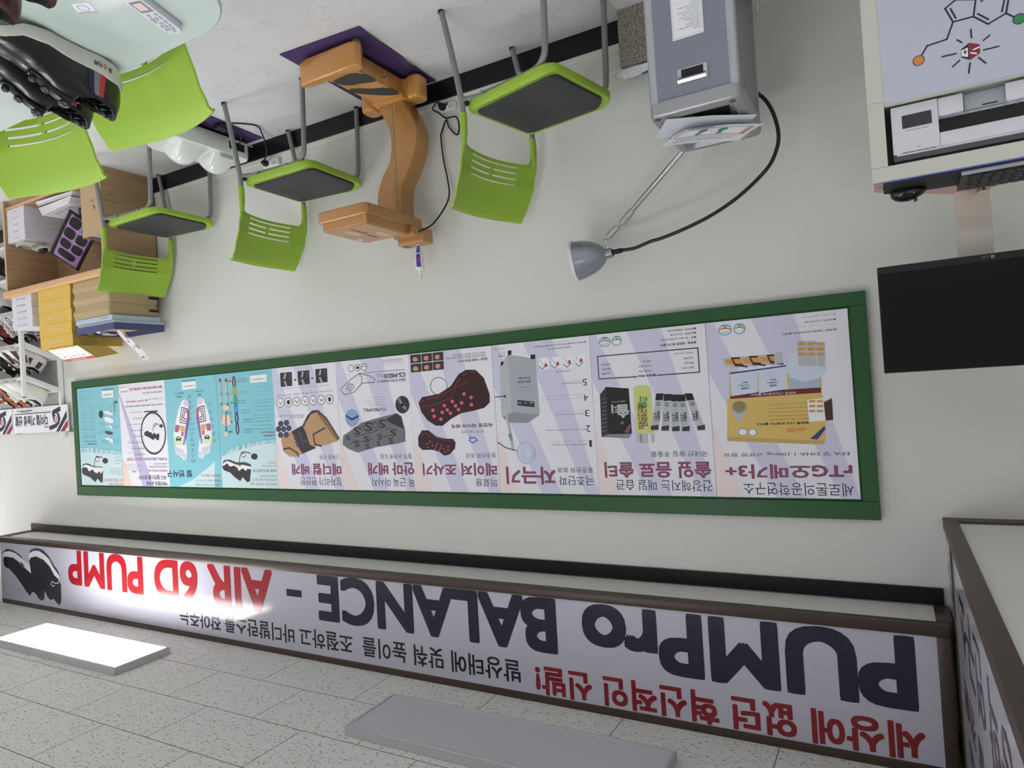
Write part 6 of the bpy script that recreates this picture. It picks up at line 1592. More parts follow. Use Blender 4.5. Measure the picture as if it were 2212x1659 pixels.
for dx, r_, gm in ((-.013, .0016, goldl), (-.007, .0016, goldl), (-.0035, .0009, dk), (.0005, .0016, goldl), (.008, .0016, goldl), (.0105, .0008, dk)): g.tube([(2.055+dx, -.2002, .13), (2.055+dx, -.2002, .70)], r_, gm, 6)
g.build('column_trim', t)
HX0, HX1, HY0, HY1 = 1.965, 2.262, -.545, -.115
MB().prism(rrect(HX0, HX1, HY0, HY1, [.03, .02, .02, .03], 5), .712, .765, org2, 'z', .009, 3).build('head_tray', t)
MB().prism([(HX0+.008, HY0+.008), (HX1-.03, HY0+.008), (HX1-.02, HY0+.03), (HX1-.02, -.24), (HX0+.008, -.235)], .757, .806, org2, 'z', .007, 3).build('head_cover', t)
c = MB(); cov = mat('pale_bronze_top', '#b98f6a', .35, .15)
c.prism(rrect(HX0+.018, HX1-.035, HY0+.018, -.245, .012, 4), .8055, .8075, cov, 'z')
for q in ([(1.99, -.50), (2.03, -.505), (2.04, -.49), (2.0, -.485)],): pass
c.build('top_plate', t, 0)
insetm = mat('oval_inlay', '#cdb088', .3)
for cx, cy in ((2.14, -.44), (2.05, -.33)): MB().prism(ell(cx, cy, .022, .055, 20), .8075, .8085, insetm, 'z').build('oval_inlay', t)
for y0, y1, x in ((-.50, -.39, 2.10), (-.37, -.3, 2.115)): MB().box(x-.004, x+.004, y0, y1, .8075, .8085, mat('bronze_shadow_gap', '#6d4a2a', .5)).build('lid_gap_shade', t, 0)  # strips stand for the lid gaps, shade put into the darker bronze
MB().lathe([(.012, 0), (.014, .001), (.010, .004), (0, .005)], mat('blue_white_button', '#cdd8ee', .2), 18, Matrix.Translation((2.20, -.32, .8075))).build('button', t)
hb = MB(); hb.prism(rrect(1.93, 2.10, -.175, -.085, .022, 5), .765, .835, org2, 'z', .008, 2)
hb.prism([(1.95, -.24), (2.10, -.19), (2.10, -.16), (1.94, -.15)], .765, .805, org2, 'z', .004)
hb.build('bottle_holder', t)
for x in (2.07,): MB().lathe([(.0, .8352), (.021, .8352), (.022, .8362), (.0, .8363)], mat('holder_hole', '#8a5a2c', .5), 24, Matrix.Translation((x, -.13, 0))).build('holder_hole', t)
MB().tube(spline([(1.972, -.215, .785), (1.955, -.2, .79), (1.90, -.15, .76), (1.865, -.09, .68), (1.85, -.05, .60), (1.868, -.03, .50), (1.885, -.025, .42), (1.893, -.025, .33), (1.895, -.024, .28)], 6), .0042, blk, 8).build('power_cord', t)
cd_ = MB().tube(spline([(1.895, -.024, .28), (1.86, -.02, .21), (1.845, -.02, .25), (1.80, -.02, .30), (1.785, -.02, .26), (1.80, -.02, .21), (1.86, -.02, .20), (1.90, -.022, .165), (1.93, -.03, .14), (1.90, -.03, .115), (1.865, -.028, .135), (1.845, -.03, .14), (1.843, -.035, .131)], 6), .0042, blk, 8)
cd_.build('power_cord', t)
# the gel tube standing in its holder
Mt = Matrix.Translation((2.0, -.13, .836)) @ Matrix.Rotation(math.radians(-3), 4, 'X') @ Matrix.Rotation(math.radians(40), 4, 'Z')
gel_tube('gel_tube', 'white gel tube standing upright on the orange machine', Mt, .17)

# wall outlets low above the skirting
whs = mat('white_socket', '#e2e2e0', .35)
def outlet(x0, x1, z0, z1, label, px):
    t = thing('wall_outlet', label, 'outlet', ((x0+x1)/2, 0, z0))
    MB().prism(rrect(x0, x1, z0, z1, .004, 3), -.026, -.0055, whs, 'y', .003, 2).build('outlet_box', t)
    n = max(2, int((x1-x0)/.044))
    for i in range(n):
        cx = x0+(x1-x0)*(i+.5)/n
        s = MB().lathe([(.017, 0), (.0185, .001), (.0175, .002), (.016, -.0005), (0, -.0005)], mat('socket_grey', '#c8c8c6', .4), 20, Matrix.Translation((cx, -.0265, (z0+z1)/2)) @ Matrix.Rotation(PI/2, 4, 'X'))
        for d in (-.006, .006): s.lathe([(.0022, 0), (.0022, .001), (0, .0011)], dk, 8, Matrix.Translation((cx+d*.9, -.0264, (z0+z1)/2+d*.4)) @ Matrix.Rotation(PI/2, 4, 'X'))
        s.build('socket', t)
    M_ = Matrix.Translation((px, -.027, (z0+z1)/2)) @ Matrix.Rotation(PI/2, 4, 'X')
    MB().lathe([(.0, .0), (.017, 0), (.018, .004), (.018, .016), (.011, .03), (.007, .04), (.0, .041)], capm, 18, M_).build('plug', t)
    return t
outlet(1.80, 1.887, .1285, .167, 'white double wall outlet with a black plug beside the orange machine', 1.867)
outlet(3.05, 3.17, .1285, .172, 'white wall outlet with a black plug near the white foot massager', 3.14)
# ------------------------------------------------------------------ white foot massager on a second mat
mat_sheet('purple floor mat under the white foot massager', [(3.10, -.52), (3.52, -.58), (3.54, -.05), (3.135, -.05)], .0055)
wpl = mat('white_gloss_plastic', '#dfe3e0', .12, spec=.5, coat=.3); lgp = mat('pale_grey_plastic', '#c4c6c6', .35)
t = thing('foot_massager', 'glossy white foot massager with two humps on the floor by the wall', 'massager', (3.34, -.33, .01))
oc = rrect(3.215, 3.485, -.605, -.065, [.05, .10, .10, .05], 8)
def mass(i, j):
    x, y = oc[i]; k, z = [(.96, .03), (1, .045), (1.0, .09), (.985, .112), (.95, .124), (.90, .124), (.5, .126), (0, .127)][j]
    return (3.35+(x-3.35)*k, -.335+(y+.335)*(1-(1-k)*.55), z)
b = MB().grid(mass, len(oc), 8, wpl, closed_u=True); b.poly([mass(i, 0) for i in range(len(oc))][::-1], wpl)
b.build('body', t, 60)
for cy in (-.425, -.215):
    def hood(i, j):
        u, v = i/20, j/14; a = (v-.5)*PI
        x = 3.225+.235*u; prof_ = max(0, math.sin(PI*min(1, (u*1.02))**1.35))**.75
        wy = .088*(1-.35*u**2.2); h = .105*prof_*(1-.1*u)
        return (x, cy+wy*math.sin(a), .112+h*max(0, math.cos(a))**.75)
    MB().grid(hood, 21, 15, wpl).build('foot_hood', t, 70)
    d = MB()
    for a in range(3):
        for k in range(4+a): 
            x = 3.40-.016*a+.004*(k % 2); y = cy-.03+.018*k-.009*a
            d.lathe([(.0018, 0), (.0016, .0015), (0, .0016)], dkg, 6, Matrix.Translation((x, y, .205-.0*a+.006*(a == 1))))
    o = d.build('vent_holes', t); o['kind'] = 'stuff'
MB().box(3.213, 3.217, -.225, -.12, .05, .095, dk, .002).build('cable_socket', t); MB().box(3.212, 3.217, -.235, -.06, .038, .046, lgp, .001).build('socket_lip', t)
MB().box(3.2375, 3.240, -.27, -.185, .128, .15, lgp, .001).build('rating_label', t)
MB().prism(rrect(3.20, 3.225, -.58, -.44, .01, 3), .035, .06, lgp, 'z', .003).build('handle_recess', t)
for x, y in ((3.24, -.55), (3.24, -.12), (3.46, -.5), (3.46, -.18)): MB().lathe([(.012, .0095), (.014, .012), (.014, .035)], capm, 14, Matrix.Translation((x, y, 0))).build('foot', t)
MB().tube(spline([(3.21, -.16, .06), (3.17, -.18, .03), (3.13, -.25, .014), (3.16, -.33, .014), (3.10, -.30, .006), (3.02, -.20, .006), (3.06, -.12, .02), (3.10, -.06, .07), (3.125, -.045, .12), (3.138, -.064, .148)], 8), .004, blk, 8).build('power_cord', t)
MB().box(3.12, 3.175, -.36, -.28, .0115, .04, dk, .008).build('power_adapter', t)

# ------------------------------------------------------------------ glass table and what lies on it
glass = mat('frosted_glass_top', '#bfcdc8', .06, spec=.5, coat=.2); gedge = mat('glass_edge', '#98aaa4', .12)
TZ = .722
t = thing('glass_table', 'white frosted glass table with rounded corners in the corner of the picture', 'table', (2.1, -2.2, 0))
tp = rrect(1.165, 3.0, -2.52, -1.812, [.15, .15, .16, .17], 10)
m = MB().prism(tp, TZ-.010, TZ, gedge, 'z', .003, 2); m.prism([(2.08+(x-2.08)*.9965, -2.165+(y+2.165)*.991) for x, y in tp], TZ, TZ+.0004, glass, 'z'); m.build('table_top', t)
for x in (1.32, 2.86):
    for y in (-2.42, -1.95): MB().tube([(x, y, .002), (x, y, TZ-.012)], .022, tubem, 16).build('leg', t)
for y in (-2.42, -1.95): MB().box(1.34, 2.84, y-.015, y+.015, TZ-.05, TZ-.0105, tubem).build('rail', t)
TT = TZ+.0006
t = thing('massage_remote', 'white hand controller with small screen and grey buttons on the glass table', 'remote control', (1.345, -1.93, TT))
Mr = Matrix.Translation((1.335, -1.944, TT)) @ Matrix.Rotation(math.radians(72), 4, 'Z')
ro = rrect(-.085, .082, -.0215, .0215, [.012, .02, .02, .012], 6)
def rem(i, j):
    x, y = ro[i]; k, z = [(.93, 0), (1, .006), (.98, .013), (.88, .0165), (0, .0165)][j]; return (x*(1-(1-k)*.25), y*k, z)
b = MB().grid(rem, len(ro), 5, mat('pearl_white_plastic', '#ccced6', .3), Mr, closed_u=True); b.poly([Mr @ Vector(rem(i, 0)) for i in range(len(ro))][::-1], MATS['pearl_white_plastic']); b.build('controller_case', t, 50)
MB().box(-.052, -.012, -.0145, .0145, .0163, .0172, mat('grey_screen_frame', '#77777f', .3), .0005, 1, Mr).box(-.046, -.02, -.010, .010, .0171, .0176, mat('lcd_pinkish', '#d8c4bd', .2), M=Mr).build('display', t, 0)
for i, (x, y, rx, ry) in enumerate([(0, .009, .006, .004), (0, -.008, .006, .004), (.014, .010, .006, .004), (.014, -.002, .006, .004), (.019, -.012, .010, .0035), (.030, .009, .006, .004), (.033, -.004, .006, .004), (.045, .009, .005, .003), (.045, -.001, .005, .003), (.045, -.010, .005, .003), (.057, .008, .005, .003), (.057, -.002, .005, .003), (.057, -.010, .005, .003), (.067, .003, .005, .003)]):
    MB().prism(ell(x, y, rx, ry, 14), .016, .0185, mat('grey_button', '#aeb0b8', .35), 'z', .0006, 1, Mr).build('button', t)
MB().tube([Mr @ Vector(p) for p in spline([(-.083, 0, .006), (-.12, .01, .004), (-.17, .0, .004), (-.24, -.03, .004)], 5)], .003, lgp, 8).build('cord', t)
o = MB().prism([(1.44, -2.0), (1.475, -2.02), (1.455, -2.045), (1.42, -2.03)], TT, TT+.0006, pap, 'z'); PT = lambda x, y, d: (x, y, TT+.0006+d)  # flat patch imitating the overhead sign mirrored in the table glass
draw(o, [('e', 1.448, -2.024, .011, .011, 'charcoal', .001), ('l', [(1.44, -2.002), (1.473, -2.02)], 'red', .0015)], PT); tag(o.build('painted_reflection', None, 0), 'painted reflection of the sign on the glass table, white with a ring mark', 'reflection')

# ------------------------------------------------------------------ shoes
L_ = .295
w_ = lambda x: lerp_tab([(0, 0), (.005, .018), (.018, .030), (.05, .036), (.10, .0335), (.15, .037), (.20, .0475), (.235, .046), (.265, .037), (.285, .022), (.2925, .010), (.295, 0)], x)
zb_ = lambda x: lerp_tab([(0, .020), (.03, .006), (.07, 0), (.17, 0), (.225, .007), (.27, .027), (.295, .044)], x)
th_ = lambda x: lerp_tab([(0, .036), (.04, .043), (.12, .037), (.2, .029), (.27, .021), (.295, .014)], x)
h_ = lambda x: lerp_tab([(.09, .116), (.12, .110), (.15, .098), (.19, .082), (.235, .070), (.27, .061), (.295, .050)], x)
NS, NT = 48, 15
def foot(s):
    """outline of the foot: s 0 heel, .25 outer side, .5 toe, .75 inner side"""
    s = s % 1; x = L_*(1-math.cos(2*PI*s))/2
    return x, w_(x)*(1 if s < .5 else -1)
def rim(s):
    s = s % 1; q = s if s < .5 else 1-s; a = PI*min(1, (2*q)**.62) ; x = .061-.051*math.cos(a); y = .0285*math.sin(a)*(1 if s < .5 else -1)
    z = lerp_tab([(0, .124), (.35, .106), (.55, .098), (.8, .104), (1, .116)], a/PI)
    return Vector((x+.004, y, z))
def upper(s, t):
    """surface of the upper from the sole edge (t 0) to the collar rim (t 1)"""
    x0, y0 = foot(s); r = rim(s); zs = zb_(x0)+th_(x0)*.84
    wf = min(1, max(0, (x0-.105)/.07)); wf = wf*wf*(3-2*wf)
    th = (t**2.0)*(1-wf)+(t**1.15)*wf
    x, y = x0+(r.x-x0)*th, y0*.97+(r.y-y0*.97)*th
    zw = zs+(r.z-zs)*math.sin(t*PI/2)**.85
    zv = zb_(x)+th_(x)*.8; e = min(1, abs(y)/max(w_(x)*.97, 1e-4)); zv = zv+(max(h_(x), zv)-zv)*max(0, 1-e**2.6)**.6
    zf = zv*(1-t**5)+r.z*t**5
    if t <= 0: zf = zs
    return Vector((x, y, zw*(1-wf)+max(zf, zs)*wf))
def lining(s, k):
    r = rim(s); c = Vector((.068, 0, 0)); q, dz = [(1, 0), (.97, .0025), (.92, .001), (.88, -.012), (.90, -.03), (.93, -.05), (.9, -.062), (.5, -.066), (0, -.066)][k]
    z = r.z+dz if k < 4 else (r.z+dz)*(1-(k-3)/5)+.052*(k-3)/5
    return Vector((c.x+(r.x-c.x)*q, r.y*q, z))
def sole_pt(x, v, d=0):
    """side wall of the sole: v 0 bottom 1 top"""
    return Vector((x, (w_(x)+.003*min(1, w_(x)/.02)+d)*(.93+.09*math.sin(v*PI*.75)), zb_(x)+th_(x)*v))
def make_shoe(label, sole_m, up_m, lin_m, tread_m, extras=None, cat='shoe'):
    t = thing('shoe', label, cat)
    def so(i, j):
        x, y = foot(i/NS); v = j/5; p = sole_pt(x, v); e = .003*(1-2*abs(2*i/NS-1))  # a hair of flare
        return Vector((x+(-.003 if x < .01 else (.003 if x > .285 else 0))*math.sin(v*PI*.75), p.y*(1 if y >= 0 else -1), p.z))
    m = MB().grid(so, NS, 6, sole_m, closed_u=True)
    m.grid(lambda i, j: Vector((so(i, 0).x*(1-j*.04)+.006*j, so(i, 0).y*(1-j*.10), max(.0008, so(i, 0).z-.003*j))), NS, 2, tread_m, closed_u=True)
    h2 = NS//2
    m.grid(lambda i, j: Vector((so(i, 0).x*.96+.006, so(i if j == 0 else -i % NS, 0).y*.9, max(.0008, so(i, 0).z-.003))), h2+1, 2, tread_m)
    m.grid(lambda i, j: Vector((so(i, 5).x, so(i if j == 0 else -i % NS, 5).y, so(i, 5).z)), h2+1, 2, sole_m)
    m.build('sole', t, 45)
    MB().grid(lambda i, j: upper(i/NS, j/(NT-1)), NS, NT, up_m, closed_u=True).build('upper', t, 75)
    MB().grid(lambda i, j: lining(i/NS, j), NS, 9, lin_m, closed_u=True).build('lining', t, 75)
    if extras: extras(t)
    return t
def patch(corners, m, d=.0012, n=8):
    """a strip on the upper between four (s,t) corners"""
    b = MB(); A, B, C, D_ = [Vector(c) for c in corners]
    def f(i, j):
        u, v = i/n, j/n; q = A.lerp(B, u).lerp(D_.lerp(C, u), v); p = upper(q.x, q.y)
        nn = (upper(q.x+.004, q.y)-p).cross(upper(q.x, min(1, q.y+.01))-p)
        nn = nn.normalized() if nn.length > 1e-10 else Vector((0, 0, 1))
        if nn.z < 0 or nn.y*p.y < 0: nn = -nn if nn.dot(Vector((p.x-.12, p.y*3, .06))) < 0 else nn
        return p+nn*d
    return b.grid(f, n+1, n+1, m)
def lace_ridge(t, m, m2, n=3):
    P = [upper(.5, q)+Vector((0, 0, .003)) for q in (.985, .9, .82, .73, .64, .55)]
    MB().tube(spline(P, 3), [.012-.005*i/15 for i in range(16)], m, 10).build('tongue', t, 60)
    for q, sc in ((.93, 1), (.74, .75), (.6, .65))[:n]:
        p = upper(.5, q)+Vector((0, 0, .010)); a = upper(.5, q-.03)-upper(.5, q+.03)
        M_ = Matrix.Translation(p) @ Matrix.Rotation(-math.atan2(a.z, a.x), 4, 'Y')
        MB().lathe([(.011*sc, 0), (.0125*sc, .003), (.011*sc, .007), (.007*sc, .009), (0, .0095)], m2, 20, M_).build('dial', t)
    for ds in (-.035, .035):
        MB().tube([upper(.5+ds, q)+Vector((0, 0, .003)) for q in (.95, .88, .8, .72, .62, .55)], .0024, m2, 8).build('lace_cord', t)
honey = mat('black_quilted_lining', '#17171b', .28, coat=.4); nt = honey.node_tree; bs = nt.nodes['Principled BSDF']
tc = nt.nodes.new('ShaderNodeTexCoord'); vo = nt.nodes.new('ShaderNodeTexVoronoi'); vo.feature = 'DISTANCE_TO_EDGE'; vo.inputs['Scale'].default_value = 75; vo.inputs['Randomness'].default_value = .25
mrn = nt.nodes.new('ShaderNodeMapRange'); mrn.inputs[2].default_value = .2; bp = nt.nodes.new('ShaderNodeBump'); bp.inputs['Strength'].default_value = 1; bp.inputs['Distance'].default_value = .006
nt.links.new(tc.outputs['Object'], vo.inputs['Vector']); nt.links.new(vo.outputs['Distance'], mrn.inputs[0]); nt.links.new(mrn.outputs[0], bp.inputs['Height']); nt.links.new(bp.outputs[0], bs.inputs['Normal'])
blsh = mat('black_leather', '#18181b', .3, spec=.5, coat=.25, bump=(120, .12, .001)); offw = mat('off_white_sole', '#d5d3cc', .45); treadm = mat('dark_tread', '#2a2c2c', .7)
def black_extra(t):
    for m_, ds in (('navy', .016), ('grey', 0), ('red', -.016)):
        for sd in (1, -1):
            s0 = .158+ds; c = [(s0, .01), (s0+.0165, .01), (s0+.0255, .72), (s0+.009, .72)]
            patch([(a if sd > 0 else 1-a, b) for a, b in c], pm(m_), .0012, 8).build('side_stripe', t, 60)
    for sd in (1, -1):
        p = MB()
        for s, a0, a1, c in (('AIR', .040, .050, 'navy'), ('6D', .054, .0615, 'red'), ('PUMP', .065, .083, 'navy')):
            f = lambda u, v: (lambda q: Vector((q.x, sd*(q.y+.0008), q.z)))(sole_pt(a0+(a1-a0)*(u if sd < 0 else u), .38+.3*v))
            if sd > 0: f = lambda u, v: (lambda q: Vector((q.x, (q.y+.0008), q.z)))(sole_pt(a1-(a1-a0)*u, .38+.3*v))
            put_text(p, s, f, pm(c), 2)
        p.build('sole_lettering', t, 0)
    lace_ridge(t, blsh, mat('gunmetal_knob', '#3a3a40', .25, .5))
def place(t, x, y, z, yaw, pitch=0, roll=0, sc=1):
    t.matrix_world = Matrix.Translation((x, y, z)) @ Matrix.Rotation(math.radians(yaw), 4, 'Z') @ Matrix.Rotation(math.radians(pitch), 4, 'Y') @ Matrix.Rotation(math.radians(roll), 4, 'X') @ Matrix.Scale(sc, 4)
def place_dup(src, lab, *a):
    r = dup(src, label=lab); place(r, *a); return r
s1 = make_shoe('black leather shoe with white sole on the table, nearer to the white hand controller', offw, blsh, honey, treadm, black_extra)
s1['group'] = 'black display shoes on the table'
place(s1, 1.655, -1.832, TT+.0025, -96, 0, 0, 1.06)
place_dup(s1, 'black leather shoe farther from the hand controller, behind its pair on the table', 1.752, -1.842, TT+.0025, -96, 0, 0, 1.06)
brl = mat('brown_leather', '#4a2a24', .3, coat=.3); fur = mat('black_fleece', '#141416', .95, bump=(160, 1, .006)); brs = mat('dark_brown_sole', '#33211d', .6)
sb = make_shoe('dark brown shoe with fleece lining on the glass table, nearer to the hand controller', brs, brl, fur, brs, lambda t: lace_ridge(t, brl, brl, 1))
sb['group'] = 'brown display shoes on the table'
place(sb, 1.275, -2.165, TT+.004, -61)
place_dup(sb, 'dark brown fleece lined shoe at the extreme corner of the picture', 1.382, -2.175, TT+.004, -61)
# ------------------------------------------------------------------ wooden shelf unit and what is on and in it
def wood_mat(name, c0, c1, sc, rot=0):
    m = mat(name, c0, .42, spec=.4); nt = m.node_tree; b = nt.nodes['Principled BSDF']
    tc = nt.nodes.new('ShaderNodeTexCoord'); mp = nt.nodes.new('ShaderNodeMapping'); mp.inputs['Scale'].default_value = sc
    n = nt.nodes.new('ShaderNodeTexNoise'); n.inputs['Scale'].default_value = 1; n.inputs['Detail'].default_value = 7; n.inputs['Distortion'].default_value = .6
    r = nt.nodes.new('ShaderNodeValToRGB'); r.color_ramp.elements[0].position = .35; r.color_ramp.elements[1].position = .68
    r.color_ramp.elements[0].color = (*lin(c0), 1); r.color_ramp.elements[1].color = (*lin(c1), 1)
    nt.links.new(tc.outputs['Object'], mp.inputs['Vector']); nt.links.new(mp.outputs[0], n.inputs['Vector']); nt.links.new(n.outputs['Fac'], r.inputs[0]); nt.links.new(r.outputs[0], b.inputs['Base Color'])
    return m
beech = wood_mat('beech_laminate', '#a38563', '#b79878', (5, 2.2, 42)); beech_e = mat('beech_edge_band', '#d3a878', .35, noise=(8, .06))
t = thing('shelf_unit', 'low beech shelf unit against the wall holding boxes', 'shelf', (4.85, -.19, 0))
SX0, SX1, SY0, SY1 = 4.252, 5.462, -.368, -.016
for x in (SX0, SX1-.02):
    s_ = MB().box(x, x+.02, SY0+.001, SY1, .001, .655, beech).build('side_panel', t, 0); MB().box(x, x+.02, SY0-.0005, SY0+.001, .001, .655, beech_e).build('edge_band', s_, 0)
MB().box(SX0+.02, SX1-.02, SY1-.008, SY1, .055, .655, beech).build('back_panel', t, 0)
s_ = MB().box(SX0+.02, SX1-.02, SY0+.012, SY1-.008, .05, .068, beech).build('bottom_shelf', t, 0); MB().box(SX0+.02, SX1-.02, SY0+.011, SY0+.0122, .05, .068, beech_e).build('edge_band', s_, 0)
s_ = MB().box(SX0+.02, SX1-.02, SY0+.03, SY0+.05, .002, .05, beech).build('plinth', t, 0)
tp = rrect(SX0-.02, SX1+.022, -.402, SY1, [.012, .06, .01, .01], 8)
MB().prism(tp, .655, .702, beech_e, 'z', .010, 3).build('top_board', t)
for x, y, z in ((SX0-.0005, -.1, .17), (SX0-.0005, -.3, .17)): MB().lathe([(0, 0), (.004, 0), (.004, .0006), (0, .0007)], dkg, 10, Matrix.Translation((x, y, z)) @ Matrix.Rotation(-PI/2, 4, 'Y')).build('cap_screw', t)
MB().lathe([(0, 0), (.004, 0), (.004, .0006), (0, .0007)], dkg, 10, Matrix.Translation((5.19, SY1-.0085, .6)) @ Matrix.Rotation(PI/2, 4, 'X')).build('cap_screw', t)
def carton(name, label, cat, x0, x1, y0, y1, z0, z1, m, txt=None, group=None, side=None, ink='grey', fs=(.25, .75, .35, .65), lidm=None):
    b = MB().box(x0, x1, y0, y1, z0, z1, m, .0012, 1)
    if side: b.poly([(x0-.0006, y0+.004, z0+.002), (x0-.0006, y1-.004, z0+.002), (x0-.0006, y1-.004, z1-.002), (x0-.0006, y0+.004, z1-.002)][::-1], side)
    if lidm: b.box(x0-.001, x1+.001, y0-.001, y0+.003, z1-.006, z1-.003, lidm)
    if txt: put_text(b, txt, lambda u, v: (x0+(x1-x0)*(fs[0]+(fs[1]-fs[0])*u), y0-.0011, z0+(z1-z0)*(fs[2]+(fs[3]-fs[2])*v)), ink if not isinstance(ink, str) else pm(ink), 0)
    return tag(b.build(name, None, 0), label, cat, group)
wb = mat('white_card_box', '#d9d8e2', .5); wb2 = mat('cream_card_side', '#cfcbc0', .55); yb = mat('yellow_card_box', '#dcb750', .4); ybs = mat('yellow_foil_side', '#b9a050', .3, .2, noise=(30, .12)); silink = mat('silver_ink', '#e6dfc4', .35)
ORD = ['lowest', 'second from the bottom', 'middle', 'second from the top', 'topmost']
for i in range(5):
    dx = [0, .002, -.003, -.005, -.002][i]
    carton('white_box', f'slim white box on the shelf top by the yellow stack, {ORD[i]}', 'box', 5.113+dx, 5.37+dx, -.38, -.12, .7025+i*.0462, .7485+i*.0462, wb, '세로톤 음료', 'white boxes on the shelf top', wb2)
for i in range(5):
    dx = [0, .004, -.002, .004, 0][i]
    carton('yellow_box', f'yellow gift box on the shelf unit, {ORD[i]} of the stack of five', 'gift box', 4.628+dx, 5.018+dx, -.382, -.05, .7025+i*.0805, .7825+i*.0805, yb, '세로톤 rTG오메가3 플러스', 'yellow gift boxes', ybs, silink, (.24, .74, .36, .62), yb)
# the open lid of the top yellow box
zl = 1.1055
t = thing('open_lid', 'open lid with printed white inside and red strip on the topmost yellow box', 'lid', (4.75, -.33, zl))
p = MB(); A_, B_, C_, D_ = Vector((4.566, -.384, zl+.006)), Vector((4.94, -.384, zl+.006)), Vector((4.94, -.262, zl+.084)), Vector((4.566, -.262, zl+.084))
def LP(u, v, d=0): return A_.lerp(B_, u).lerp(D_.lerp(C_, u), v)+Vector((0, -.54, .84))*d
p.geo([LP(0, 0), LP(1, 0), LP(1, 1), LP(0, 1), LP(0, 0, -.003), LP(1, 0, -.003), LP(1, 1, -.003), LP(0, 1, -.003)], [(0, 1, 2, 3), (7, 6, 5, 4), (0, 4, 5, 1), (1, 5, 6, 2), (2, 6, 7, 3), (3, 7, 4, 0)], yb)
p.build('lid_board', t, 0)
q = MB(); q.poly([LP(u, v, .0006) for u, v in ((.03, .06), (.97, .06), (.97, .8), (.03, .8))], pm('white')); q.poly([LP(u, v, .0006) for u, v in ((.0, .82), (1, .82), (1, .98), (.0, .98))], pm('red'))
put_text(q, '세로톤 rTG오메가3 플러스', lambda u, v: LP(.3+u*.45, .86+v*.08, .0012), pm('white'), 1)
for k in range(3):
    x = .08+k*.3
    q.poly([LP(u, v, .001) for u, v in ((x-.015, .5), (x, .5), (x+.01, .8), (x-.01, .8))], pm('brick')); q.poly([LP(u, v, .001) for u, v in ((x+.12, .1), (x+.18, .1), (x+.17, .15), (x+.12, .15))], pm('amber'))
    put_text(q, '세로톤', lambda u, v: LP(x+.09+u*.1, .6+v*.08, .0012), pm('charcoal'), 2)
    for r in range(3): put_text(q, '혈행 개선 건강기능식품', lambda u, v: LP(x+.03+u*.2, .24+r*.09+v*.04, .0012), pm('grey'))
q.build('lid_print', t, 0)
MB().geo([(4.566, -.384, zl+.006), (4.566, -.262, zl+.084), (4.566, -.12, zl+.052), (4.566, -.2, zl+.002), (4.5685, -.384, zl+.006), (4.5685, -.262, zl+.084), (4.5685, -.12, zl+.052), (4.5685, -.2, zl+.002)], [(0, 1, 2, 3), (7, 6, 5, 4), (0, 4, 5, 1), (1, 5, 6, 2), (2, 6, 7, 3), (3, 7, 4, 0)], ybs).build('lid_flap', t, 0)
# soft tan packages
tan = mat('tan_pouch', '#b59f78', .42, spec=.4, bump=(14, .8, .012))
strapm = mat('black_strap', '#17171a', .6)
for i in range(3):
    z0 = .7025+i*.083
    t = thing('cloth_package', ['tan wrapped package at the bottom of the pile behind the green chair', 'tan wrapped package in the middle of the pile of three', 'tan wrapped package on top of the pile, under the pale blue box'][i], 'package', (4.41, -.22, z0), 'tan packages')
    def pk(a, j, i=i):
        P = rrect(4.205+.004*i, 4.612, -.378, -.05, .012, 3); n = len(P); x, y = P[a]; v = j/6
        bulge = .9+.1*math.sin(PI*v); k = [.97, .99, 1, 1.004, 1, .985, .96][j]
        z = z0+.0005+.082*v+(.006*math.sin(x*37+i)+.005*math.sin(y*41+2*i))*(0 < j < 6)*.5
        return (4.41+(x-4.41)*k+.003*math.sin(y*60+j+i)*(0 < j < 6), -.214+(y+.214)*k+.003*math.sin(x*50+j*2+i)*(0 < j < 6), z)
    n = len(rrect(0, 1, 0, 1, .1, 3))
    b = MB().grid(pk, n, 7, tan, closed_u=True); b.poly([pk(a, 6) for a in range(n)], tan); b.poly([pk(a, 0) for a in range(n)][::-1], tan); b.build('pouch', t, 60)
    if i: MB().box(4.199+.004*i, 4.21, -.115, -.052, z0+.03, z0+.047, strapm).build('strap', t, 0)
pb = mat('pale_blue_box', '#b3c4d2', .45)
carton('pale_blue_box', 'pale blue flat box directly on the tan packages', 'box', 4.182, 4.585, -.38, -.06, .953, .985, pb, 'Premium Massager', 'pale blue boxes', None, 'charcoal', (.1, .32, .3, .55))
t = thing('navy_tray', 'navy blue open box with chains and leaflets at the top of the package pile', 'open box', (4.37, -.22, 1.01))
nv = mat('navy_card', '#4a4a78', .5)
carton('pale_blue_box', 'pale blue flat box just under the navy tray', 'box', 4.172, 4.58, -.37, -.045, .9862, 1.003, pb, None, 'pale blue boxes')
b = MB(); tx0, tx1, ty0, ty1, tz0, tz1 = 4.168, 4.575, -.382, -.045, 1.0042, 1.046
b.box(tx0, tx1, ty0, ty1, tz0, tz0+.003, nv)
for a in ((tx0, tx1, ty0, ty0+.004), (tx0, tx1, ty1-.004, ty1), (tx0, tx0+.004, ty0+.004, ty1-.004), (tx1-.004, tx1, ty0+.004, ty1-.004)): b.box(*a, tz0+.003, tz1, nv)
b.build('tray', t, 0)
MB().box(tx0+.005, tx1-.005, ty0+.006, ty1-.006, tz0+.0032, tz0+.006, mat('tan_liner', '#b99e74', .6)).build('liner', t, 0)
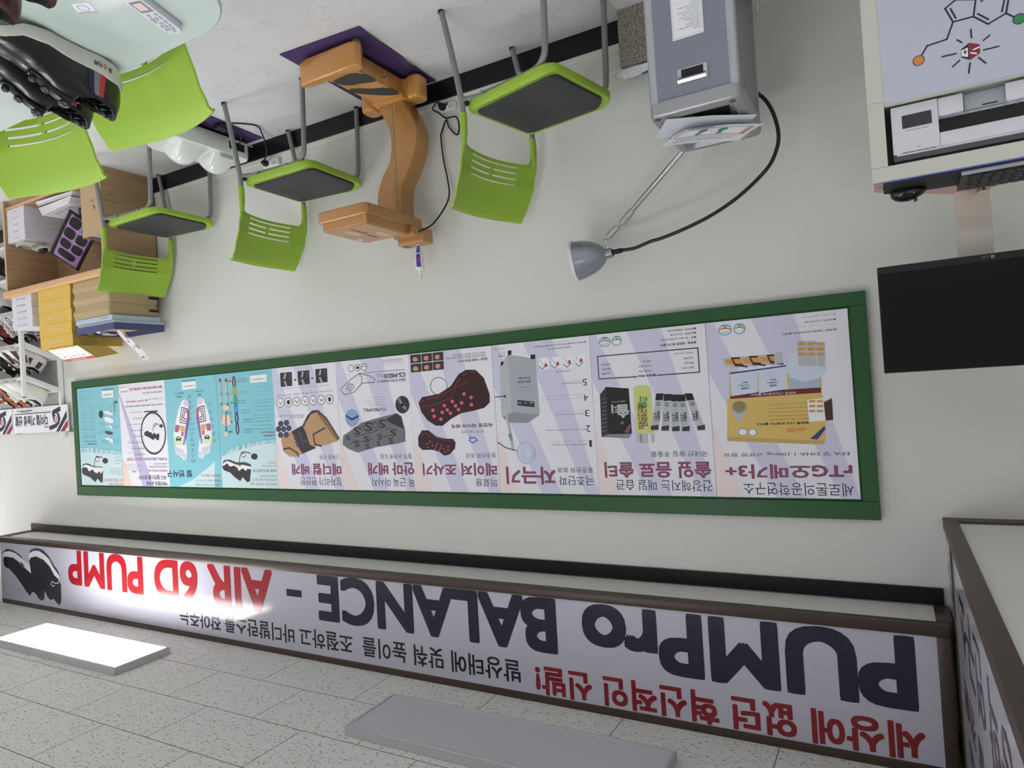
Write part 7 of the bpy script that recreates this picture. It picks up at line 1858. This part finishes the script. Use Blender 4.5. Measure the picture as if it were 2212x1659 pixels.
for k in range(5):
    x, y = 4.33+.05*k, -.345+.018*(k % 3)
    P = [(x+.016*math.cos(a*.9)*(1+.3*math.sin(a*2.3+k)), y+.014*math.sin(a), tz0+.03+.012*math.sin(a*1.7+k)) for a in [i*.5 for i in range(24)]]
    o = MB().tube(P, .0032, mat('brass_chain', '#a9976a', .2, .9), 6).build('chain_bracelet'); tag(o, 'small metal chain bracelet lying in the navy tray', 'bracelet', 'chain bracelets in the navy tray')
def leaf(name, label, pts, its, cat='leaflet'):
    """a narrow bent sheet: pts centre line with half widths along x"""
    P = spline(pts, 6); m = MB()
    f = lambda i, j: (P[i].x+(-.5+j)*.07, P[i].y, P[i].z+(.004 if j else 0))
    n = len(P)
    m.grid(lambda i, j: Vector((P[i].x+(j/4-.5)*.075, P[i].y, P[i].z)), n, 5, pap, thick=.0006)
    for (u0, u1, v0, v1, c) in its:
        m.grid(lambda i, j: Vector((P[int(v0*(n-1))+i].x+(u0+(u1-u0)*j-.5)*.075, P[int(v0*(n-1))+i].y-.0022, P[int(v0*(n-1))+i].z+.0012)), max(2, int((v1-v0)*(n-1))), 2, pm(c))
    return tag(m.build(name, None, 30), label, cat)
leaf('leaflet', 'white leaflet with a food photo sticking up from the navy tray', [(4.33, -.26, 1.02), (4.32, -.235, 1.06), (4.275, -.21, 1.12), (4.215, -.19, 1.18), (4.17, -.185, 1.235)], [(.05, .95, .04, .2, 'skin'), (.02, .4, .1, .45, 'tan'), (.1, .3, .28, .42, 'dbrown'), (.05, .2, .55, .75, 'red'), (.5, .7, .6, .63, 'grey'), (.4, .8, .9, .93, 'grey'), (.5, .62, .42, .45, 'charcoal')])
leaf('flyer', 'white flyer with blue and red bars curled inside the navy tray', [(4.43, -.36, 1.014), (4.42, -.33, 1.035), (4.41, -.29, 1.052), (4.38, -.25, 1.058)], [(.0, 1, .55, .75, 'dblue'), (.0, 1, .76, .86, 'red'), (.0, 1, .87, .97, 'blue')])
# inside the unit
for i in range(5):
    dx = [0, .001, .003, .001, -.002][i]
    carton('white_box', f'slim white box inside the shelf under the cables, {ORD[i]}', 'box', 5.205+dx, 5.438, -.352, -.06, .0685+i*.0475, .1155+i*.0475, wb, '세로톤 음료', 'white boxes inside the shelf unit', None, 'grey', (.3, .68, .38, .6))
cab = mat('white_cable', '#c6c6ba', .45)
for k, (cx, cy, cz, r) in enumerate([(5.33, -.26, .315, .095), (5.27, -.2, .333, .07)]):
    P = []
    for i in range(60):
        a = i*.42+k; P.append((cx+r*(1+.1*math.sin(i*.9))*math.cos(a)*1.1, cy+r*.8*math.sin(a), cz+.012*math.sin(i*.37+k)+.006*(i % 5)*.5))
    if k == 1: P += list(spline([P[-1], (5.22, -.3, .345), (5.16, -.32, .385), (5.09, -.31, .41)], 5))[1:]
    o = MB().tube(P, .0036, cab, 8).build('cable_bundle'); tag(o, ['bundled white cable on top of the white boxes inside the shelf', 'white cable looping from the boxes to the purple massage mat'][k], 'cable')
mags = [(pm('white'), 'white magazine at the bottom of the leaning pile in the shelf'), (pm('maroon'), 'magazine with a dark red cover edge in the shelf pile'), (pm('white'), 'white magazine above the dark red one in the shelf pile'), (pm('paperpk'), 'pale pink edged brochure in the shelf pile'), (pm('white'), 'brochure with printed lines on top of the shelf pile')]
o = MB().prism(rrect(4.6, 5.0, -.32, -.07, .01, 2), .0685, .083, mat('kraft_paper', '#c7ab7d', .7), 'z', .001, 1); tag(o.build('paper_envelope'), 'kraft paper envelope under the magazines in the shelf', 'envelope')
for i, (m_, lab) in enumerate(mags):
    z0 = .0835+i*.0155; M_ = Matrix.Translation((4.83+.006*i, -.22+.006*i, z0)) @ Matrix.Rotation(math.radians(-3+2*i), 4, 'Z')
    o = MB().box(-.21, .20, -.13, .13, 0, .0148, m_, .001, 1, M_); o.box(-.2102, .2002, -.1302, .128, .003, .012, pap, 0, 1, M_)
    if i == 4: put_text(o, '세로톤 발란스 인솔 안내', lambda u, v: M_ @ Vector((-.16+u*.26, -.09+v*.02, .0152)), pm('charcoal'))
    tag(o.build('magazine', None, 0), lab, 'magazine', 'magazines in the shelf')
# massage mat leaning in the unit: purple net over black, black plug
pur = mat('lilac_net', '#9a78ad', .7); blkc = mat('black_cloth', '#131217', .8); brnc = mat('dark_brown_binding', '#2c2020', .7)
t = thing('massage_mat', 'black and lilac massage mat with oval holes leaning inside the shelf unit', 'massage mat', (4.75, -.25, .17))
Ms = Matrix(((.60, -.30, 0, 0), (.42, .62, 0, 0), (.68, -.72, 0, 0), (0, 0, 0, 1)))
O_ = Vector((4.66, -.330, .20)); U_ = Vector((.36, .05, .215)); V_ = Vector((-.13, .10, .13)); Nn = U_.cross(V_).normalized(); Nn = Nn if Nn.y < 0 else -Nn
def MP(u, v, d=0): return O_+U_*u+V_*v+Nn*(d+.012*math.sin(PI*u)*math.sin(PI*min(1, max(0, v))))
b = MB(); b.grid(lambda i, j: MP(i/10, j/8), 11, 9, blkc, thick=.012); b.build('mat_body', t, 50)
b = MB(); b.grid(lambda i, j: MP(.03+.94*i/10, .12+.84*j/8, .015), 11, 9, pur); b.build('lilac_net', t, 50)
for u0, v0, uw, vh in ((.14, .36, .10, .20), (.14, .78, .10, .16), (.38, .34, .10, .19), (.38, .76, .10, .17), (.61, .36, .09, .19), (.61, .76, .09, .17), (.82, .52, .08, .30)):
    MB().poly([MP(u0+uw*math.copysign(abs(math.cos(a))**.6, math.cos(a)), v0+vh*math.copysign(abs(math.sin(a))**.6, math.sin(a))  , .018) for a in [2*PI*k/28 for k in range(28)]], blkc).build('oval_pad', t, 0)
MB().tube([MP(u, .03, .008) for u in [k/10 for k in range(11)]], .011, brnc, 8).tube([MP(u, 1.0, .006) for u in [k/10 for k in range(11)]], .010, blkc, 8).build('binding', t)
MB().box(5.03, 5.10, -.325, -.295, .392, .42, blkc, .004).build('plug', t)
tag(MB().prism([(4.72, .0), (4.99, .0), (5.02, .12), (4.95, .17), (4.80, .16)], -.17, -.09, blkc, 'y', .02, 3, Matrix.Translation((0, 0, .162))).build('black_pouch'), 'black cloth pouch behind the massage mat in the shelf', 'pouch')
tag(MB().box(4.60, 4.72, -.25, -.10, .162, .21, mat('dark_navy_box', '#25234a', .5), .003).build('navy_box'), 'small dark navy box on the magazines in the shelf', 'box')
kb_ = mat('brown_cardboard', '#bda47f', .75, noise=(20, .05))
t = thing('cardboard_carton', 'open brown cardboard carton inside the shelf unit by its side panel', 'carton', (4.4, -.2, .07))
b = MB(); b.box(4.285, 4.515, -.345, -.341, .0695, .42, kb_); b.box(4.285, 4.289, -.341, -.06, .0695, .42, kb_); b.box(4.511, 4.515, -.341, -.06, .0695, .42, kb_); b.box(4.285, 4.515, -.06, -.056, .0695, .42, kb_); b.box(4.289, 4.511, -.341, -.06, .0695, .073, kb_); b.build('carton_body', t, 0)
MB().box(4.30, 4.50, -.33, -.07, .36, .40, pap).build('paper_fill', t, 0)
p = MB(); p.poly([(x, -.3457, z) for x, z in ell(4.375, .245, .016, .016, 20)], pm('charcoal')); p.poly([(x, -.3460, z) for x, z in ell(4.381, .249, .014, .013, 20)], kb_); put_text(p, 'Lite', lambda u, v: (4.365+u*.04, -.3458, .19+v*.02), pm('dgrey')); p.build('carton_print', t, 0)

# ------------------------------------------------------------------ white display rack with shoes
rw = mat('white_rack_metal', '#dcdfdf', .35); rp = mat('grey_rack_panel', '#b5b2b2', .6)
RX0, RX1, RYF = 5.488, 7.1, -.27
t = thing('shoe_rack', 'white sloped shoe display rack with two header signs, right of the board', 'rack', (6.2, -.15, 0))
for x in (RX0, RX1):
    for y in (-.018, RYF): MB().box(x, x+.028, y-.014, y+.014, 0.001, 1.72 if y > -.1 else 1.40, rw, .002).build('post', t)
MB().lathe([(.013, 1.40), (.0145, 1.4005), (.0145, 1.404), (.012, 1.406)], capm, 14, Matrix.Translation((RX0+.014, RYF, 0))).build('post_cap', t)
TIERS = [1.372, 1.127, .882, .637, .392]
for zt in TIERS:
    M0 = [(RX0+.028, -.03, zt), (RX1, -.03, zt), (RX1, RYF, zt-.105), (RX0+.028, RYF, zt-.105)]
    b = MB().geo([Vector(q) for q in M0]+[Vector(q)-Vector((0, 0, .016)) for q in M0], [(0, 1, 2, 3), (7, 6, 5, 4), (0, 4, 5, 1), (1, 5, 6, 2), (2, 6, 7, 3), (3, 7, 4, 0)], rw)
    b.box(RX0+.028, RX1, RYF-.012, RYF, zt-.112, zt-.092, rw); b.build('sloped_shelf', t, 0)
    MB().geo([(RX0+.004, -.03, zt), (RX0+.024, -.03, zt), (RX0+.024, RYF, zt-.105), (RX0+.004, RYF, zt-.105), (RX0+.004, -.03, zt-.03), (RX0+.024, -.03, zt-.03), (RX0+.024, RYF, zt-.135), (RX0+.004, RYF, zt-.135)], [(0, 1, 2, 3), (7, 6, 5, 4), (0, 4, 5, 1), (1, 5, 6, 2), (2, 6, 7, 3), (3, 7, 4, 0)], rw).build('side_rail', t, 0)
MB().box(RX0+.03, RX1, -.012, -.004, .3, 1.46, rp).build('back_panel', t, 0)
HP = lambda dx: (lambda x, z, d: (x+dx, -.0345-d, z))
for k in range(2):
    dx = .81*k; b = MB().box(5.40+dx, 6.195+dx, -.034, -.026, 1.47, 1.672, pm('white'))
    L = [('p', [(5.405,1.66),(5.43,1.668),(5.47,1.668),(5.405,1.535)], 'red'), ('p', [(5.40,1.672),(5.43,1.672),(5.545,1.67),(5.405,1.50),(5.405,1.545),(5.47,1.665)], 'navy')]
    L = [('p', [(5.412,1.565),(5.412,1.60),(5.485,1.672),(5.52,1.672)], 'white'), ('p', [(5.41,1.515),(5.41,1.57),(5.525,1.671),(5.57,1.671)], 'navy'), ('p', [(5.405,1.585),(5.40,1.63),(5.45,1.671),(5.51,1.671)], 'brick'),
     ('p', [(5.49,1.515),(5.495,1.48),(5.60,1.505),(5.615,1.53),(5.60,1.58),(5.575,1.605),(5.59,1.56),(5.575,1.535)], 'navy'), ('p', [(5.655,1.66),(5.655,1.625),(5.57,1.61),(5.535,1.59),(5.54,1.545),(5.565,1.515),(5.515,1.535),(5.50,1.575),(5.52,1.61),(5.56,1.64)], 'navy'),
     ('e', 5.572, 1.572, .022, .03, 'brick', .008), ('e', 5.578, 1.572, .010, .012, 'brick', .004),
     ('t', 'Four', 5.655, 1.623, 5.735, 1.645, 'brick', 1), ('t', '다이얼 기능성 신발', 5.68, 1.535, 6.165, 1.617, 'navy', 3), ('l', [(5.63,1.518),(6.165,1.518)], 'navy', .006), ('t', 'www.SEROTONMALL.com', 5.90, 1.488, 6.13, 1.506, 'navy', 1)]
    draw(b, L, HP(dx)); b.build('header_panel', t, 0)
for x in (5.42, 6.16): MB().box(x-.03, x+.03, -.024, -.004, 1.672, 1.676, capm).build('header_clip', t, 0)
# display shoes
whl = mat('white_leather', '#dcdcd8', .45); crs = mat('cream_sole', '#d8d5c2', .5); orm = mat('orange_leather', '#c06a35', .45); brm = mat('brown_suede', '#4e2f2b', .6)
zeb = mat('black_white_pattern', '#d9d9d6', .5); nt = zeb.node_tree; bs = nt.nodes['Principled BSDF']; tc = nt.nodes.new('ShaderNodeTexCoord'); no = nt.nodes.new('ShaderNodeTexNoise'); no.inputs['Scale'].default_value = 70; no.inputs['Distortion'].default_value = 1.5
rr = nt.nodes.new('ShaderNodeValToRGB'); rr.color_ramp.interpolation = 'CONSTANT'; rr.color_ramp.elements[0].color = (*lin('#26262a'), 1); rr.color_ramp.elements[1].position = .5; rr.color_ramp.elements[1].color = (*lin('#d9d9d6'), 1)
nt.links.new(tc.outputs['Object'], no.inputs['Vector']); nt.links.new(no.outputs['Fac'], rr.inputs[0]); nt.links.new(rr.outputs[0], bs.inputs['Base Color'])
blin = mat('black_textile_lining', '#1b1b1f', .8); redl = mat('red_leather', '#8f2532', .45); chm = mat('dial_white', '#dcdcdc', .3)
def deco(cols):
    def ex(t):
        for s0, s1, c in cols:
            for sd in (0, 1):
                a, b_ = (s0, s1) if not sd else (1-s0, 1-s1)
                patch([(a, .04), (b_, .04), (b_+(.02 if not sd else -.02), .75), (a+(.02 if not sd else -.02), .75)], c, .0012, 6).build('overlay', t, 60)
        lace_ridge(t, cols[0][2] if cols else whl, chm, 2)
    return ex
protos = {}
protos['white'] = ('white sneaker with cream sole', make_shoe('white sneaker with black collar lining at the left end of the top rack tier', crs, whl, blin, treadm, deco([(.30, .305, whl)])))
protos['orange'] = ('orange and brown sneaker', make_shoe('o', brm, orm, blin, treadm, deco([(.16, .20, brm), (.24, .27, whl), (.30, .34, brm), (.38, .42, brm)])))
protos['brown'] = ('white and brown sneaker', make_shoe('b', offw, whl, blin, treadm, deco([(.10, .15, brm), (.20, .235, brm), (.27, .30, brm), (.34, .40, brm)])))
protos['black'] = ('plain black shoe', make_shoe('k', blsh, blsh, blin, treadm, deco([(.3, .305, blsh)])))
protos['zebra'] = ('black and white patterned sneaker', make_shoe('z', offw, zeb, blin, treadm, deco([(.2, .205, whl), (.33, .37, whl)])))
protos['red'] = ('red and black sneaker', make_shoe('r', treadm, redl, blin, treadm, deco([(.12, .17, blsh), (.24, .27, blsh), (.34, .40, blsh)])))
used = set()
def rack_shoe(kind, tier, x, yaw, lab):
    zt = TIERS[tier]; sl = math.degrees(math.atan2(.105, RYF*-1-.03)); src = protos[kind][1]
    if kind in used: o = dup(src)
    else: used.add(kind); o = src
    o['label'] = lab; o['group'] = 'shoes on the display rack'
    place(o, x, -.052, zt-.007, -90+yaw, sl)
    return o
rack_shoe('white', 0, 5.60, 4, 'white sneaker with cream sole at the left end of the top rack tier')
rack_shoe('white', 0, 5.72, 4, 'second white sneaker from the left on the top rack tier')
rack_shoe('orange', 0, 5.86, 6, 'orange and brown sneaker next to the white pair on the top tier')
rack_shoe('orange', 0, 5.98, 6, 'orange and brown sneaker farther right on the top tier')
rack_shoe('brown', 1, 5.60, 4, 'white and brown sneaker behind the front post on the second rack tier')
rack_shoe('brown', 1, 5.72, 4, 'white and brown sneaker beside its pair on the second rack tier')
rack_shoe('black', 1, 5.86, 6, 'plain black shoe right of the brown pair on the second rack tier')
rack_shoe('black', 1, 5.98, 6, 'plain black shoe farthest right on the second rack tier')
rack_shoe('zebra', 2, 5.60, 4, 'black and white patterned sneaker at the left end of the third rack tier')
rack_shoe('zebra', 2, 5.72, 4, 'black and white patterned sneaker beside the red one on the third tier')
rack_shoe('red', 2, 5.87, 6, 'red and black sneaker on the third rack tier by the patterned pair')
rack_shoe('red', 2, 5.99, 6, 'red and black sneaker farther right on the third rack tier')
rack_shoe('white', 3, 5.90, 4, 'white sneaker on the lower rack tier beside the end of the shelf unit')
rack_shoe('black', 4, 5.90, 4, 'black shoe on the lowest rack tier beside the shelf unit')
carton('grey_box', 'grey shoe box on the lower rack tier at the edge of the picture', 'box', 6.02, 6.3, -.30, -.05, .64, .76, mat('grey_card', '#8b8a8e', .5), 'AIR', None, None, 'white', (.1, .5, .3, .6))
